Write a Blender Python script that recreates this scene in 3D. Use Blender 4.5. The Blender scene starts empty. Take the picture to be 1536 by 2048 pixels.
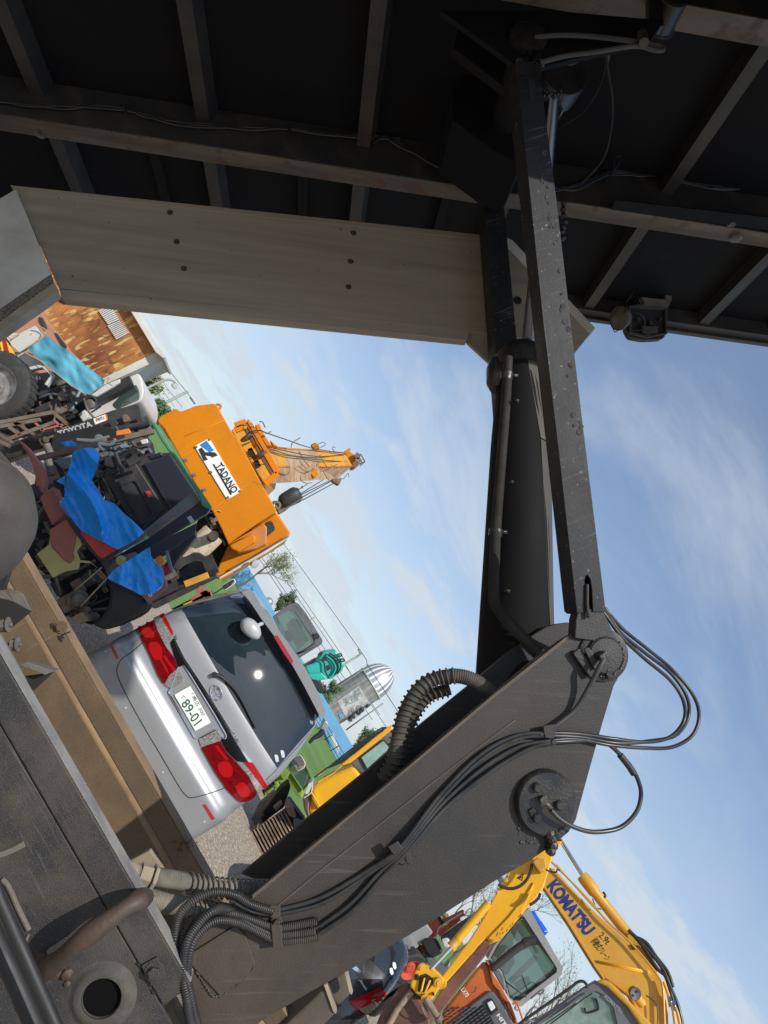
import bpy, bmesh, math, random
from mathutils import Vector, Matrix
from mathutils.bvhtree import BVHTree
R = math.radians
random.seed(7)
sc = bpy.context.scene
COL = sc.collection

# ---------------------------------------------------------------- camera
F_PX = 1420.0
PITCH = R(11.5)
ROLL = R(60)
CAM_H = 2.13
_c, _s = math.cos(PITCH), math.sin(PITCH)
_R0 = Vector((1, 0, 0)); _U0 = Vector((0, -_s, _c)); CF = Vector((0, _c, _s))
CX = math.cos(ROLL) * _R0 + math.sin(ROLL) * _U0
CY = math.sin(ROLL) * _R0 - math.cos(ROLL) * _U0          # image-down
C0 = Vector((0, 0, CAM_H))
cam = bpy.data.cameras.new("camera"); camo = bpy.data.objects.new("camera", cam); COL.objects.link(camo)
cam.sensor_fit = 'VERTICAL'; cam.sensor_height = 36.0; cam.lens = F_PX / 2048 * 36
cam.clip_start = 0.05; cam.clip_end = 3000
m = Matrix((CX, -CY, -CF)).transposed().to_4x4(); m.translation = C0
camo.matrix_world = m
sc.camera = camo

# ---------------------------------------------------------------- sun, sky, exposure
SUN = Vector((0.12, -0.66, 0.72)).normalized()
el = math.asin(SUN.z); az = math.atan2(SUN.x, SUN.y)
sl = bpy.data.lights.new("sun", 'SUN'); so = bpy.data.objects.new("sun", sl); COL.objects.link(so)
sl.energy = 4.2; sl.angle = R(0.53); sl.color = (1.0, 0.95, 0.87)
so.rotation_euler = SUN.to_track_quat('Z', 'Y').to_euler(); so.location = (3, -6, 20)
W = bpy.data.worlds.new("World"); sc.world = W; W.use_nodes = True
nt = W.node_tree; N_ = nt.nodes; L_ = nt.links; N_.clear()
out = N_.new('ShaderNodeOutputWorld'); bg = N_.new('ShaderNodeBackground'); L_.new(bg.outputs[0], out.inputs[0])
sky = N_.new('ShaderNodeTexSky'); sky.sky_type = 'NISHITA'; sky.sun_disc = False
sky.sun_elevation = el; sky.sun_rotation = az; sky.air_density = 1.0; sky.dust_density = 0.7; sky.ozone_density = 2.2
bg.inputs[1].default_value = 0.145
tc = N_.new('ShaderNodeTexCoord')
sep = N_.new('ShaderNodeSeparateXYZ'); L_.new(tc.outputs['Generated'], sep.inputs[0])
def mth(op, a, b=None, c=None, tree=None):
    t = tree or nt
    n = t.nodes.new('ShaderNodeMath'); n.operation = op
    for i, v in enumerate((a, b, c)):
        if v is None: continue
        if isinstance(v, (int, float)): n.inputs[i].default_value = v
        else: t.links.new(v, n.inputs[i])
    return n.outputs[0]
zc = mth('MAXIMUM', sep.outputs[2], 0.0)
den = mth('ADD', zc, 0.16)
cx_ = mth('DIVIDE', sep.outputs[0], den); cy_ = mth('DIVIDE', sep.outputs[1], den)
comb = N_.new('ShaderNodeCombineXYZ'); L_.new(cx_, comb.inputs[0]); L_.new(cy_, comb.inputs[1])
mp = N_.new('ShaderNodeMapping'); L_.new(comb.outputs[0], mp.inputs[0]); mp.inputs['Rotation'].default_value = (0, 0, R(12)); mp.inputs['Scale'].default_value = (0.62, 1.05, 1)
n1 = N_.new('ShaderNodeTexNoise'); L_.new(mp.outputs[0], n1.inputs['Vector']); n1.inputs['Scale'].default_value = 0.95; n1.inputs['Detail'].default_value = 10; n1.inputs['Roughness'].default_value = 0.60; n1.inputs['Distortion'].default_value = 0.9
r1 = N_.new('ShaderNodeMapRange'); L_.new(n1.outputs['Fac'], r1.inputs[0]); r1.inputs[1].default_value = 0.47; r1.inputs[2].default_value = 0.70; r1.interpolation_type = 'SMOOTHSTEP'
n2 = N_.new('ShaderNodeTexNoise'); L_.new(comb.outputs[0], n2.inputs['Vector']); n2.inputs['Scale'].default_value = 2.0; n2.inputs['Detail'].default_value = 7; n2.inputs['Roughness'].default_value = 0.6
r2 = N_.new('ShaderNodeMapRange'); L_.new(n2.outputs['Fac'], r2.inputs[0]); r2.inputs[1].default_value = 0.50; r2.inputs[2].default_value = 0.62; r2.inputs[4].default_value = 0.85
hz = N_.new('ShaderNodeMapRange'); L_.new(zc, hz.inputs[0]); hz.inputs[1].default_value = 0.0; hz.inputs[2].default_value = 0.42; hz.inputs[3].default_value = 1.0; hz.inputs[4].default_value = 0.0
low = mth('MULTIPLY', r2.outputs[0], hz.outputs[0])
cf = mth('MAXIMUM', mth('MULTIPLY', r1.outputs[0], 0.50), low)
veil = mth('MULTIPLY_ADD', hz.outputs[0], 0.58, 0.18)
cf2 = mth('MINIMUM', mth('ADD', cf, veil), 0.92)
hs = N_.new('ShaderNodeHueSaturation'); hs.inputs['Saturation'].default_value = 1.12; hs.inputs['Value'].default_value = 1.08; L_.new(sky.outputs[0], hs.inputs['Color'])
mx = N_.new('ShaderNodeMix'); mx.data_type = 'RGBA'; L_.new(cf2, mx.inputs[0]); L_.new(hs.outputs[0], mx.inputs[6]); mx.inputs[7].default_value = (4.45, 4.95, 5.5, 1)
L_.new(mx.outputs[2], bg.inputs[0])
sc.view_settings.view_transform = 'Standard'; sc.view_settings.look = 'None'; sc.view_settings.gamma = 1
sc.view_settings.exposure = 0.0; sc.view_settings.use_curve_mapping = False

# ---------------------------------------------------------------- projection helpers
def ray(x, y): return (x - 768) / F_PX * CX + (y - 1024) / F_PX * CY + CF
def P(x, y, Y):
    r = ray(x, y); return C0 + r * (Y / r.y)
def G(x, y, z=0.0):
    r = ray(x, y); return C0 + r * ((z - CAM_H) / r.z)
def Zm(x0, y0, s): return lambda a, b: (x0 + a / s, y0 + b / s)
ZA=Zm(0,560,3.072); ZB=Zm(0,850,3.072); ZC=Zm(280,780,3.072); ZD=Zm(180,1150,2.954); ZE=Zm(450,1150,3.84)
ZF=Zm(0,1350,2.934); ZG=Zm(400,1650,3.072); ZH=Zm(800,1600,2.56); ZI=Zm(0,0,2); ZJ=Zm(768,0,2); ZK=Zm(860,0,3.84)
ZL=Zm(900,400,3.072); ZM=Zm(900,900,3.072); ZN=Zm(750,1300,2.194); ZO=Zm(300,1650,3.413); ZP=Zm(0,350,5.12)
ZQ=Zm(600,1780,5.12); ZR=Zm(860,1720,5.12); ZS=Zm(1080,1780,4.8); ZT=Zm(480,1420,5.12); ZU=Zm(0,1100,5.908)
ZV=Zm(440,1130,7.68); ZW=Zm(0,590,6.4); ZX=Zm(470,830,5.486); ZY=Zm(330,1330,10.97); ZZ=Zm(0,850,6.827); Z1=Zm(0,1700,3.657); Z2=Zm(1180,560,7.68)
def zz(f, *pts): return [f(*p) for p in pts]

class Pl:
    """a real plane in the scene: origin, two axes; N faces the camera side"""
    def __init__(s, O, A, B):
        s.O = Vector(O); s.A = Vector(A).normalized(); s.B = Vector(B); s.B = (s.B - s.A * s.B.dot(s.A)).normalized()
        s.N = s.A.cross(s.B)
    def q(s, x, y, off=0.0):
        r = ray(x, y); O = s.O + s.N * off
        return C0 + r * ((O - C0).dot(s.N) / r.dot(s.N))
    def w(s, a, b, c=0.0): return s.O + s.A * a + s.B * b + s.N * c
    def loc(s, p): d = p - s.O; return d.dot(s.A), d.dot(s.B), d.dot(s.N)
def VP(Y, yaw=0, x=0.0):
    a = R(yaw); return Pl((x, Y, 0), (math.cos(a), math.sin(a), 0), (0, 0, 1))

def FPl(x, y, Y):
    """upright plane through a point, square to the line of sight: for machines that stand turned towards the viewer"""
    o = P(x, y, Y); a = -math.atan2(o.x, o.y); return Pl(o, (math.cos(a), math.sin(a), 0), (0, 0, 1))
# ---------------------------------------------------------------- materials
MATS = {}
def mat(name, col, rough=.6, metal=0.0, col2=None, lo=.4, hi=.62, scale=3.0, bump=.0, bscale=70.0, speck=None, sth=.66, sscale=120.0,
        coat=0.0, sstretch=(1, 1, 1), stretch=(1, 1, 1), rvar=.12, spec=.5, bdist=.004, var=.12, roty=None):
    if name in MATS: return MATS[name]
    m = bpy.data.materials.new(name); m.use_nodes = True; t = m.node_tree; n = t.nodes; l = t.links
    b = n['Principled BSDF']; b.inputs['Metallic'].default_value = metal; b.inputs['Specular IOR Level'].default_value = spec
    if coat: b.inputs['Coat Weight'].default_value = coat; b.inputs['Coat Roughness'].default_value = .04
    if speck and 'chips' in name: pass
    tcn = n.new('ShaderNodeTexCoord'); mp = n.new('ShaderNodeMapping'); mp.inputs['Scale'].default_value = stretch
    if roty is not None:
        m0 = n.new('ShaderNodeMapping'); m0.inputs['Rotation'].default_value = (0, roty, 0); l.new(tcn.outputs['Object'], m0.inputs[0]); l.new(m0.outputs[0], mp.inputs[0])
    else: l.new(tcn.outputs['Object'], mp.inputs[0])
    nz = n.new('ShaderNodeTexNoise'); nz.inputs['Scale'].default_value = scale; nz.inputs['Detail'].default_value = 8; nz.inputs['Roughness'].default_value = .62
    l.new(mp.outputs[0], nz.inputs['Vector'])
    c2 = col2 or tuple(c * .72 for c in col)
    mr = n.new('ShaderNodeMapRange'); mr.inputs[1].default_value = lo; mr.inputs[2].default_value = hi; l.new(nz.outputs['Fac'], mr.inputs[0])
    mx = n.new('ShaderNodeMix'); mx.data_type = 'RGBA'; l.new(mr.outputs[0], mx.inputs[0])
    mx.inputs[6].default_value = (*col, 1); mx.inputs[7].default_value = (*c2, 1)
    if not col2: mr.inputs[4].default_value = min(1, var * 5)
    co = mx.outputs[2]
    fn = n.new('ShaderNodeTexNoise'); fn.inputs['Scale'].default_value = bscale; fn.inputs['Detail'].default_value = 5
    l.new(tcn.outputs['Object'], fn.inputs['Vector'])
    if speck:
        sn = n.new('ShaderNodeTexNoise'); sn.inputs['Scale'].default_value = sscale; sn.inputs['Detail'].default_value = 3; sm_ = n.new('ShaderNodeMapping'); sm_.inputs['Scale'].default_value = sstretch; l.new(tcn.outputs['Object'], sm_.inputs[0]); l.new(sm_.outputs[0], sn.inputs['Vector'])
        sr = n.new('ShaderNodeMapRange'); sr.inputs[1].default_value = sth; sr.inputs[2].default_value = sth + .07; l.new(sn.outputs['Fac'], sr.inputs[0])
        m2 = n.new('ShaderNodeMix'); m2.data_type = 'RGBA'; l.new(sr.outputs[0], m2.inputs[0]); l.new(co, m2.inputs[6]); m2.inputs[7].default_value = (*speck, 1); co = m2.outputs[2]
    l.new(co, b.inputs['Base Color'])
    ra = n.new('ShaderNodeMapRange'); ra.inputs[1].default_value = .3; ra.inputs[2].default_value = .7
    ra.inputs[3].default_value = max(.02, rough - rvar); ra.inputs[4].default_value = min(1, rough + rvar); l.new(nz.outputs['Fac'], ra.inputs[0]); l.new(ra.outputs[0], b.inputs['Roughness'])
    if bump:
        bn = n.new('ShaderNodeBump'); bn.inputs['Strength'].default_value = bump; bn.inputs['Distance'].default_value = bdist; l.new(fn.outputs['Fac'], bn.inputs['Height']); l.new(bn.outputs[0], b.inputs['Normal'])
    MATS[name] = m; return m
def add_wear(m, scratch=(.2, .2, .2), dirt=(.05, .04, .03), roty=0.0, sa=.5, da=.6, ds=1.3, ss=3.0, sth=.60):
    """scratches along one direction and soft-edged grime patches on a painted surface"""
    t = m.node_tree; n = t.nodes; l = t.links; b = n['Principled BSDF']; src = b.inputs['Base Color'].links[0].from_socket
    tcn = n.new('ShaderNodeTexCoord'); m0 = n.new('ShaderNodeMapping'); m0.inputs['Rotation'].default_value = (0, roty, 0); l.new(tcn.outputs['Object'], m0.inputs[0])
    m1 = n.new('ShaderNodeMapping'); m1.inputs['Scale'].default_value = (.7, 14, 14); l.new(m0.outputs[0], m1.inputs[0])
    s1 = n.new('ShaderNodeTexNoise'); s1.inputs['Scale'].default_value = ss * 2; s1.inputs['Detail'].default_value = 5; s1.inputs['Distortion'].default_value = .4; l.new(m1.outputs[0], s1.inputs['Vector'])
    g1 = n.new('ShaderNodeTexNoise'); g1.inputs['Scale'].default_value = ds * 2.2; l.new(tcn.outputs['Object'], g1.inputs['Vector'])
    a = n.new('ShaderNodeMapRange'); a.inputs[1].default_value = sth; a.inputs[2].default_value = sth + .10; a.inputs[4].default_value = sa; l.new(s1.outputs['Fac'], a.inputs[0])
    a2 = n.new('ShaderNodeMapRange'); a2.inputs[1].default_value = .42; a2.inputs[2].default_value = .62; l.new(g1.outputs['Fac'], a2.inputs[0])
    k = mth('MULTIPLY', a.outputs[0], a2.outputs[0], tree=t)
    d = n.new('ShaderNodeTexNoise'); d.inputs['Scale'].default_value = ds; d.inputs['Detail'].default_value = 12; d.inputs['Roughness'].default_value = .72; l.new(m0.outputs[0], d.inputs['Vector'])
    dr = n.new('ShaderNodeMapRange'); dr.inputs[1].default_value = .50; dr.inputs[2].default_value = .66; dr.inputs[4].default_value = da; l.new(d.outputs['Fac'], dr.inputs[0])
    x = n.new('ShaderNodeMix'); x.data_type = 'RGBA'; l.new(dr.outputs[0], x.inputs[0]); l.new(src, x.inputs[6]); x.inputs[7].default_value = (*dirt, 1)
    y = n.new('ShaderNodeMix'); y.data_type = 'RGBA'; l.new(k, y.inputs[0]); l.new(x.outputs[2], y.inputs[6]); y.inputs[7].default_value = (*scratch, 1); l.new(y.outputs[2], b.inputs['Base Color'])
def plain(name, col, rough=.5, metal=0, coat=0, emit=None):
    if name in MATS: return MATS[name]
    m = bpy.data.materials.new(name); m.use_nodes = True; b = m.node_tree.nodes['Principled BSDF']
    b.inputs['Base Color'].default_value = (*col, 1); b.inputs['Roughness'].default_value = rough; b.inputs['Metallic'].default_value = metal
    if coat: b.inputs['Coat Weight'].default_value = coat
    MATS[name] = m; return m
def glass_mat(name, tint, refl=.5, alpha=.7, rough=.02):
    m = bpy.data.materials.new(name); m.use_nodes = True; t = m.node_tree; n = t.nodes; l = t.links; n.clear()
    o = n.new('ShaderNodeOutputMaterial'); tr = n.new('ShaderNodeBsdfTransparent'); tr.inputs[0].default_value = (*tint, 1)
    gl = n.new('ShaderNodeBsdfGlossy'); gl.inputs['Roughness'].default_value = rough
    df = n.new('ShaderNodeBsdfDiffuse'); df.inputs[0].default_value = (.10, .14, .13, 1)
    fr = n.new('ShaderNodeFresnel'); fr.inputs[0].default_value = 1.5
    a = n.new('ShaderNodeMixShader'); a.inputs[0].default_value = 1 - alpha; l.new(tr.outputs[0], a.inputs[1]); l.new(df.outputs[0], a.inputs[2])
    mm = n.new('ShaderNodeMath'); mm.operation = 'MULTIPLY_ADD'; mm.inputs[1].default_value = 1; mm.inputs[2].default_value = refl * .2; l.new(fr.outputs[0], mm.inputs[0])
    b = n.new('ShaderNodeMixShader'); l.new(mm.outputs[0], b.inputs[0]); l.new(a.outputs[0], b.inputs[1]); l.new(gl.outputs[0], b.inputs[2]); l.new(b.outputs[0], o.inputs[0])
    return m

# ---------------------------------------------------------------- mesh builder
ORG = {}
def thing(name, label, cat, loc=(0, 0, 0), group=None):
    o = bpy.data.objects.new(name, None); COL.objects.link(o); o.location = loc; o.empty_display_size = .2
    o['label'] = label; o['category'] = cat
    if group: o['group'] = group
    ORG[o.name] = Vector(loc); return o
def tag(o, label=None, cat=None, group=None, kind=None):
    if label: o['label'] = label
    if cat: o['category'] = cat
    if group: o['group'] = group
    if kind: o['kind'] = kind
    return o
class MB:
    def __init__(s): s.v = []; s.f = []; s.sm = []
    def face(s, pts, smooth=False):
        i = len(s.v); s.v += [Vector(p) for p in pts]; s.f.append(tuple(range(i, i + len(pts)))); s.sm.append(smooth)
    def poly(s, pts, vec):
        """prism: outline pts, extruded by vec"""
        i = len(s.v); n = len(pts); vec = Vector(vec); pts = [Vector(p) for p in pts]
        s.v += pts + [p + vec for p in pts]
        nn = Vector((0, 0, 0))
        for k in range(n): nn += (pts[k] - pts[0]).cross(pts[(k + 1) % n] - pts[0])
        fl = nn.dot(vec) > 0
        a = tuple(range(i, i + n)); b = tuple(range(i + n, i + 2 * n))
        s.f += [a[::-1] if fl else a, b if fl else b[::-1]]; s.sm += [False, False]
        for k in range(n):
            k2 = (k + 1) % n; q = (i + k, i + k2, i + n + k2, i + n + k); s.f.append(q if fl else q[::-1]); s.sm.append(False)
        return s
    def px(s, pl, pts, thick, off=0.0):
        return s.poly([pl.q(x, y, off) for x, y in pts], -pl.N * thick)
    def pY(s, pts, vec):
        return s.poly([P(*p) for p in pts], vec)
    def ring(s, outer, inner, vec):
        n = len(outer); vec = Vector(vec); i = len(s.v)
        s.v += list(outer) + list(inner) + [p + vec for p in outer] + [p + vec for p in inner]
        for k in range(n):
            j = (k + 1) % n
            for q in ((i+k, i+j, i+n+j, i+n+k), (i+2*n+k, i+3*n+k, i+3*n+j, i+2*n+j), (i+k, i+2*n+k, i+2*n+j, i+j), (i+n+k, i+n+j, i+3*n+j, i+3*n+k)):
                s.f.append(q); s.sm.append(False)
        return s
    def box(s, c, hx, hy, hz):
        c, hx, hy, hz = map(Vector, (c, hx, hy, hz))
        s.poly([c - hx - hy - hz, c + hx - hy - hz, c + hx + hy - hz, c - hx + hy - hz], hz * 2); return s
    def bar(s, p0, p1, w, h, side=None):
        p0, p1 = Vector(p0), Vector(p1); d = (p1 - p0).normalized()
        sd = Vector(side) if side else (Vector((0, 1, 0)) if abs(d.y) < .9 else Vector((1, 0, 0)))
        a = (sd - d * sd.dot(d)).normalized() * w / 2; b = d.cross(a).normalized() * h / 2
        s.poly([p0 - a - b, p0 + a - b, p0 + a + b, p0 - a + b], p1 - p0); return s
    def tube(s, pts, r, seg=8, caps=True, closed=False):
        pts = [Vector(p) for p in pts]; n = len(pts); rs = r if isinstance(r, (list, tuple)) else [r] * n
        if n < 2: return s
        d0 = (pts[1] - pts[0]).normalized(); u = d0.orthogonal().normalized(); i0 = len(s.v)
        for k in range(n):
            d = ((pts[min(k+1, n-1)] - pts[max(k-1, 0)])).normalized() if not closed else (pts[(k+1) % n] - pts[k-1]).normalized()
            u = (u - d * u.dot(d)); u = u.normalized() if u.length > 1e-6 else d.orthogonal().normalized(); w = d.cross(u)
            for j in range(seg):
                a = 2 * math.pi * j / seg; s.v.append(pts[k] + (u * math.cos(a) + w * math.sin(a)) * rs[k])
        for k in range(n if closed else n - 1):
            for j in range(seg):
                k2 = (k + 1) % n
                s.f.append((i0+k*seg+j, i0+k*seg+(j+1) % seg, i0+k2*seg+(j+1) % seg, i0+k2*seg+j)); s.sm.append(seg > 5)
        if caps and not closed:
            s.f.append(tuple(i0 + j for j in range(seg))[::-1]); s.sm.append(False)
            s.f.append(tuple(i0 + (n-1)*seg + j for j in range(seg))); s.sm.append(False)
        return s
    def cyl(s, p0, p1, r0, r1=None, seg=20):
        """straight drum with its own flat caps"""
        p0, p1 = Vector(p0), Vector(p1); r1 = r0 if r1 is None else r1
        return s.tube([p0, p1], [r0, r1], seg)
    def lathe(s, p0, axis, prof, seg=24, ref=None):
        """prof = [(t along axis, radius)]"""
        p0 = Vector(p0); ax = Vector(axis).normalized(); u = ax.orthogonal().normalized(); w = ax.cross(u); i0 = len(s.v)
        for t, r in prof:
            for j in range(seg):
                a = 2 * math.pi * j / seg; s.v.append(p0 + ax * t + (u * math.cos(a) + w * math.sin(a)) * max(r, 1e-4))
        for k in range(len(prof) - 1):
            for j in range(seg):
                s.f.append((i0+k*seg+j, i0+k*seg+(j+1) % seg, i0+(k+1)*seg+(j+1) % seg, i0+(k+1)*seg+j)); s.sm.append(True)
        return s
    def each(s, name, m, parent=None, **kw):
        """one object per separate piece"""
        par = list(range(len(s.v)))
        def fd(i):
            while par[i] != i: par[i] = par[par[i]]; i = par[i]
            return i
        for f in s.f:
            for i in f[1:]: par[fd(i)] = fd(f[0])
        gr = {}
        for f, sm in zip(s.f, s.sm): gr.setdefault(fd(f[0]), []).append((f, sm))
        o = None
        for g in gr.values():
            ids = sorted({i for f, _ in g for i in f}); mp_ = {i: k for k, i in enumerate(ids)}; b = MB(); b.v = [s.v[i] for i in ids]
            b.f = [tuple(mp_[i] for i in f) for f, _ in g]; b.sm = [q for _, q in g]; o = b.build(name, m, parent, **kw)
        return o
    def build(s, name, m, parent=None, bevel=0, label=None, cat=None, group=None, kind=None, segs=2, sub=0, smooth=None, autos=True):
        me = bpy.data.meshes.new(name); org = ORG.get(parent.name, Vector((0, 0, 0))) if parent else Vector((0, 0, 0))
        me.from_pydata([tuple(v - org) for v in s.v], [], s.f)
        for p, f in zip(me.polygons, s.sm): p.use_smooth = bool(f) if smooth is None else smooth
        me.materials.append(m)
        bm = bmesh.new(); bm.from_mesh(me); bmesh.ops.remove_doubles(bm, verts=bm.verts, dist=1e-5)
        bmesh.ops.recalc_face_normals(bm, faces=bm.faces)
        if autos:
            for e in bm.edges:
                if len(e.link_faces) == 2 and e.calc_face_angle(0) > R(38): e.smooth = False
        bm.to_mesh(me); bm.free()
        o = bpy.data.objects.new(name, me); COL.objects.link(o)
        if parent: o.parent = parent; ORG[o.name] = org
        else: ORG[o.name] = Vector((0, 0, 0))
        if bevel:
            b = o.modifiers.new('bevel', 'BEVEL'); b.width = bevel; b.segments = segs; b.limit_method = 'ANGLE'; b.angle_limit = R(35)
        if sub:
            b = o.modifiers.new('sub', 'SUBSURF'); b.levels = sub; b.render_levels = sub
        tag(o, label, cat, group, kind); return o
def smooth_path(pts, n=8):
    pts = [Vector(p) for p in pts]; out = []
    for i in range(len(pts) - 1):
        p0 = pts[max(i-1, 0)]; p1 = pts[i]; p2 = pts[i+1]; p3 = pts[min(i+2, len(pts)-1)]
        for k in range(n):
            t = k / n; out.append(.5 * ((2*p1) + (-p0+p2)*t + (2*p0-5*p1+4*p2-p3)*t*t + (-p0+3*p1-3*p2+p3)*t**3))
    out.append(pts[-1]); return out
def resample(pts, step):
    out = [pts[0].copy()]; acc = 0
    for a, b in zip(pts, pts[1:]):
        L = (b - a).length
        while L > 1e-9 and acc + L >= step:
            t = (step - acc) / L; a = a + (b - a) * t; L = (b - a).length; out.append(a.copy()); acc = 0
        acc += L
    return out
def corrugated(mb, pts, r, pitch, amp, seg=12):
    q = resample(pts, pitch / 3); rs = [r + (amp if k % 3 == 0 else -amp * .5) for k in range(len(q))]
    return mb.tube(q, rs, seg)
def helix(mb, pts, r, pitch, wr, seg=5):
    q = resample(pts, pitch / 12); n = len(q); u = (q[1] - q[0]).orthogonal().normalized(); hp = []
    for k in range(n):
        d = (q[min(k+1, n-1)] - q[max(k-1, 0)]).normalized(); u = (u - d * u.dot(d)).normalized(); w = d.cross(u); a = 2 * math.pi * k / 12
        hp.append(q[k] + (u * math.cos(a) + w * math.sin(a)) * r)
    return mb.tube(hp, wr, seg)
def pts_px(pl, pts, off=0.0): return [pl.q(x, y, off) for x, y in pts]
def pts_Y(pts): return [P(*p) for p in pts]
def text_on(pl, s, quad, m, name, parent, depth=.004, off=.003, bold=0.0, label=None, shear=0, outline=False, surf=None):
    """writing laid on a plane; quad = tl,tr,br,bl of its bounding box"""
    cu = bpy.data.curves.new('t', 'FONT'); cu.body = s; cu.offset = bold; cu.resolution_u = 4; cu.shear = shear
    if outline: cu.fill_mode = 'NONE'; cu.bevel_depth = .022; cu.bevel_resolution = 0
    ob = bpy.data.objects.new('t', cu); me = bpy.data.meshes.new_from_object(ob)
    vs = [v.co.copy() for v in me.vertices]
    if not vs: return None
    x0 = min(v.x for v in vs); x1 = max(v.x for v in vs); y0 = min(v.y for v in vs); y1 = max(v.y for v in vs)
    tl, tr, br, bl = [Vector((*q, 0)) for q in quad]
    mb = MB(); 
    def mp_(v):
        a = (v.x - x0) / (x1 - x0); b = (v.y - y0) / (y1 - y0)
        q = (bl * (1 - a) + br * a) * (1 - b) + (tl * (1 - a) + tr * a) * b
        return surf(q.x, q.y, off) if surf else pl.q(q.x, q.y, off)
    w = [mp_(v) for v in vs]; nv = Vector(pl.N) * -depth
    i = len(mb.v); mb.v += w + [p + nv for p in w]; k = len(w)
    for p in me.polygons:
        vv = tuple(p.vertices); mb.f.append(vv); mb.sm.append(False)
        if not outline: mb.f.append(tuple(x + k for x in vv[::-1])); mb.sm.append(False)
    if not outline:
        cnt = {}
        for p in me.polygons:
            vv = tuple(p.vertices)
            for a, b in zip(vv, vv[1:] + vv[:1]): cnt[(a, b)] = 1
        for (a, b) in cnt:
            if (b, a) not in cnt: mb.f.append((a, a + k, b + k, b)); mb.sm.append(False)
    bpy.data.objects.remove(ob); bpy.data.curves.remove(cu); bpy.data.meshes.remove(me)
    return mb.build(name, m, parent, label=label, autos=False)
def drape(surf, poly, m, name, parent, step=14, off=.004, thick=.0, label=None, smooth=True, bevel=0):
    """a panel that follows a curved body: outline subdivided, laid on surf(x, y, off)"""
    bm = bmesh.new(); vs = [bm.verts.new((x, y, 0)) for x, y in poly]; bm.faces.new(vs)
    xs = [p[0] for p in poly]; ys = [p[1] for p in poly]
    for k in range(int((max(xs) - min(xs)) / step)):
        bmesh.ops.bisect_plane(bm, geom=bm.verts[:] + bm.edges[:] + bm.faces[:], plane_co=(min(xs) + step * (k + 1), 0, 0), plane_no=(1, 0, 0))
    for k in range(int((max(ys) - min(ys)) / step)):
        bmesh.ops.bisect_plane(bm, geom=bm.verts[:] + bm.edges[:] + bm.faces[:], plane_co=(0, min(ys) + step * (k + 1), 0), plane_no=(0, 1, 0))
    bm.verts.ensure_lookup_table(); mb = MB()
    for v in bm.verts: mb.v.append(surf(v.co.x, v.co.y, off))
    for f in bm.faces: mb.f.append(tuple(v.index for v in f.verts)); mb.sm.append(smooth)
    if thick:
        k = len(mb.v); mb.v += [surf(v.co.x, v.co.y, off - thick) for v in bm.verts]
        for e in bm.edges:
            if len(e.link_faces) == 1:
                a, b = e.verts[0].index, e.verts[1].index; mb.f.append((a, b, b + k, a + k)); mb.sm.append(False)
    bm.free(); return mb.build(name, m, parent, label=label, bevel=bevel)
def surf_of(obj_or_list, fallback):
    """ray-cast onto the evaluated mesh of a body, so panels lie on it"""
    dg = bpy.context.evaluated_depsgraph_get(); vs = []; fs = []
    for o in obj_or_list:
        e = o.evaluated_get(dg); me = e.to_mesh(); off = ORG[o.name]; k = len(vs)
        vs += [v.co + off for v in me.vertices]; fs += [tuple(i + k for i in p.vertices) for p in me.polygons]; e.to_mesh_clear()
    bv = BVHTree.FromPolygons(vs, fs)
    def f(x, y, off=0.0):
        r = ray(x, y).normalized(); h, n, i, d = bv.ray_cast(C0, r)
        if h is None or abs((h - fallback.q(x, y)).dot(fallback.N)) > 1.2:
            h, n, i, d = bv.find_nearest(fallback.q(x, y))
        if n.dot(r) > 0: n = -n
        return h + n * off
    return f
def poly_circle(pl, c, r, n=24, off=0.0):
    """circle of radius r metres centred at pixel c on plane"""
    o = pl.q(*c, off); return [o + (pl.A * math.cos(2*math.pi*k/n) + pl.B * math.sin(2*math.pi*k/n)) * r for k in range(n)]
def bolt(mb, p, n, r=.012, h=.01, washer=True):
    n = Vector(n).normalized(); p = Vector(p)
    if washer: mb.cyl(p - n * .001, p + n * .003, r * 1.6, seg=16)
    mb.tube([p + n * .003, p + n * (.003 + h)], r, 6)
def rrect(x0, y0, x1, y1, r, n=4):
    o = []
    for cx, cy, a0 in ((x1-r, y1-r, 0), (x0+r, y1-r, 90), (x0+r, y0+r, 180), (x1-r, y0+r, 270)):
        for k in range(n+1): a = R(a0 + 90*k/n); o.append((cx + r*math.cos(a), cy + r*math.sin(a)))
    return o
def round_px(poly, r, n=4):
    """round the corners of a pixel outline"""
    o = []; N = len(poly)
    for i in range(N):
        p = Vector((*poly[i], 0)); a = Vector((*poly[i-1], 0)) - p; b = Vector((*poly[(i+1) % N], 0)) - p
        rr = min(r, a.length * .45, b.length * .45); s = p + a.normalized() * rr; e = p + b.normalized() * rr
        for k in range(n+1):
            t = k / n; q = s * (1-t)**2 + p * 2*t*(1-t) + e * t*t; o.append((q.x, q.y))
    return o
def scale_poly(poly, k):
    cx = sum(p[0] for p in poly) / len(poly); cy = sum(p[1] for p in poly) / len(poly)
    return [(cx + (x-cx)*k, cy + (y-cy)*k) for x, y in poly]
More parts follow.
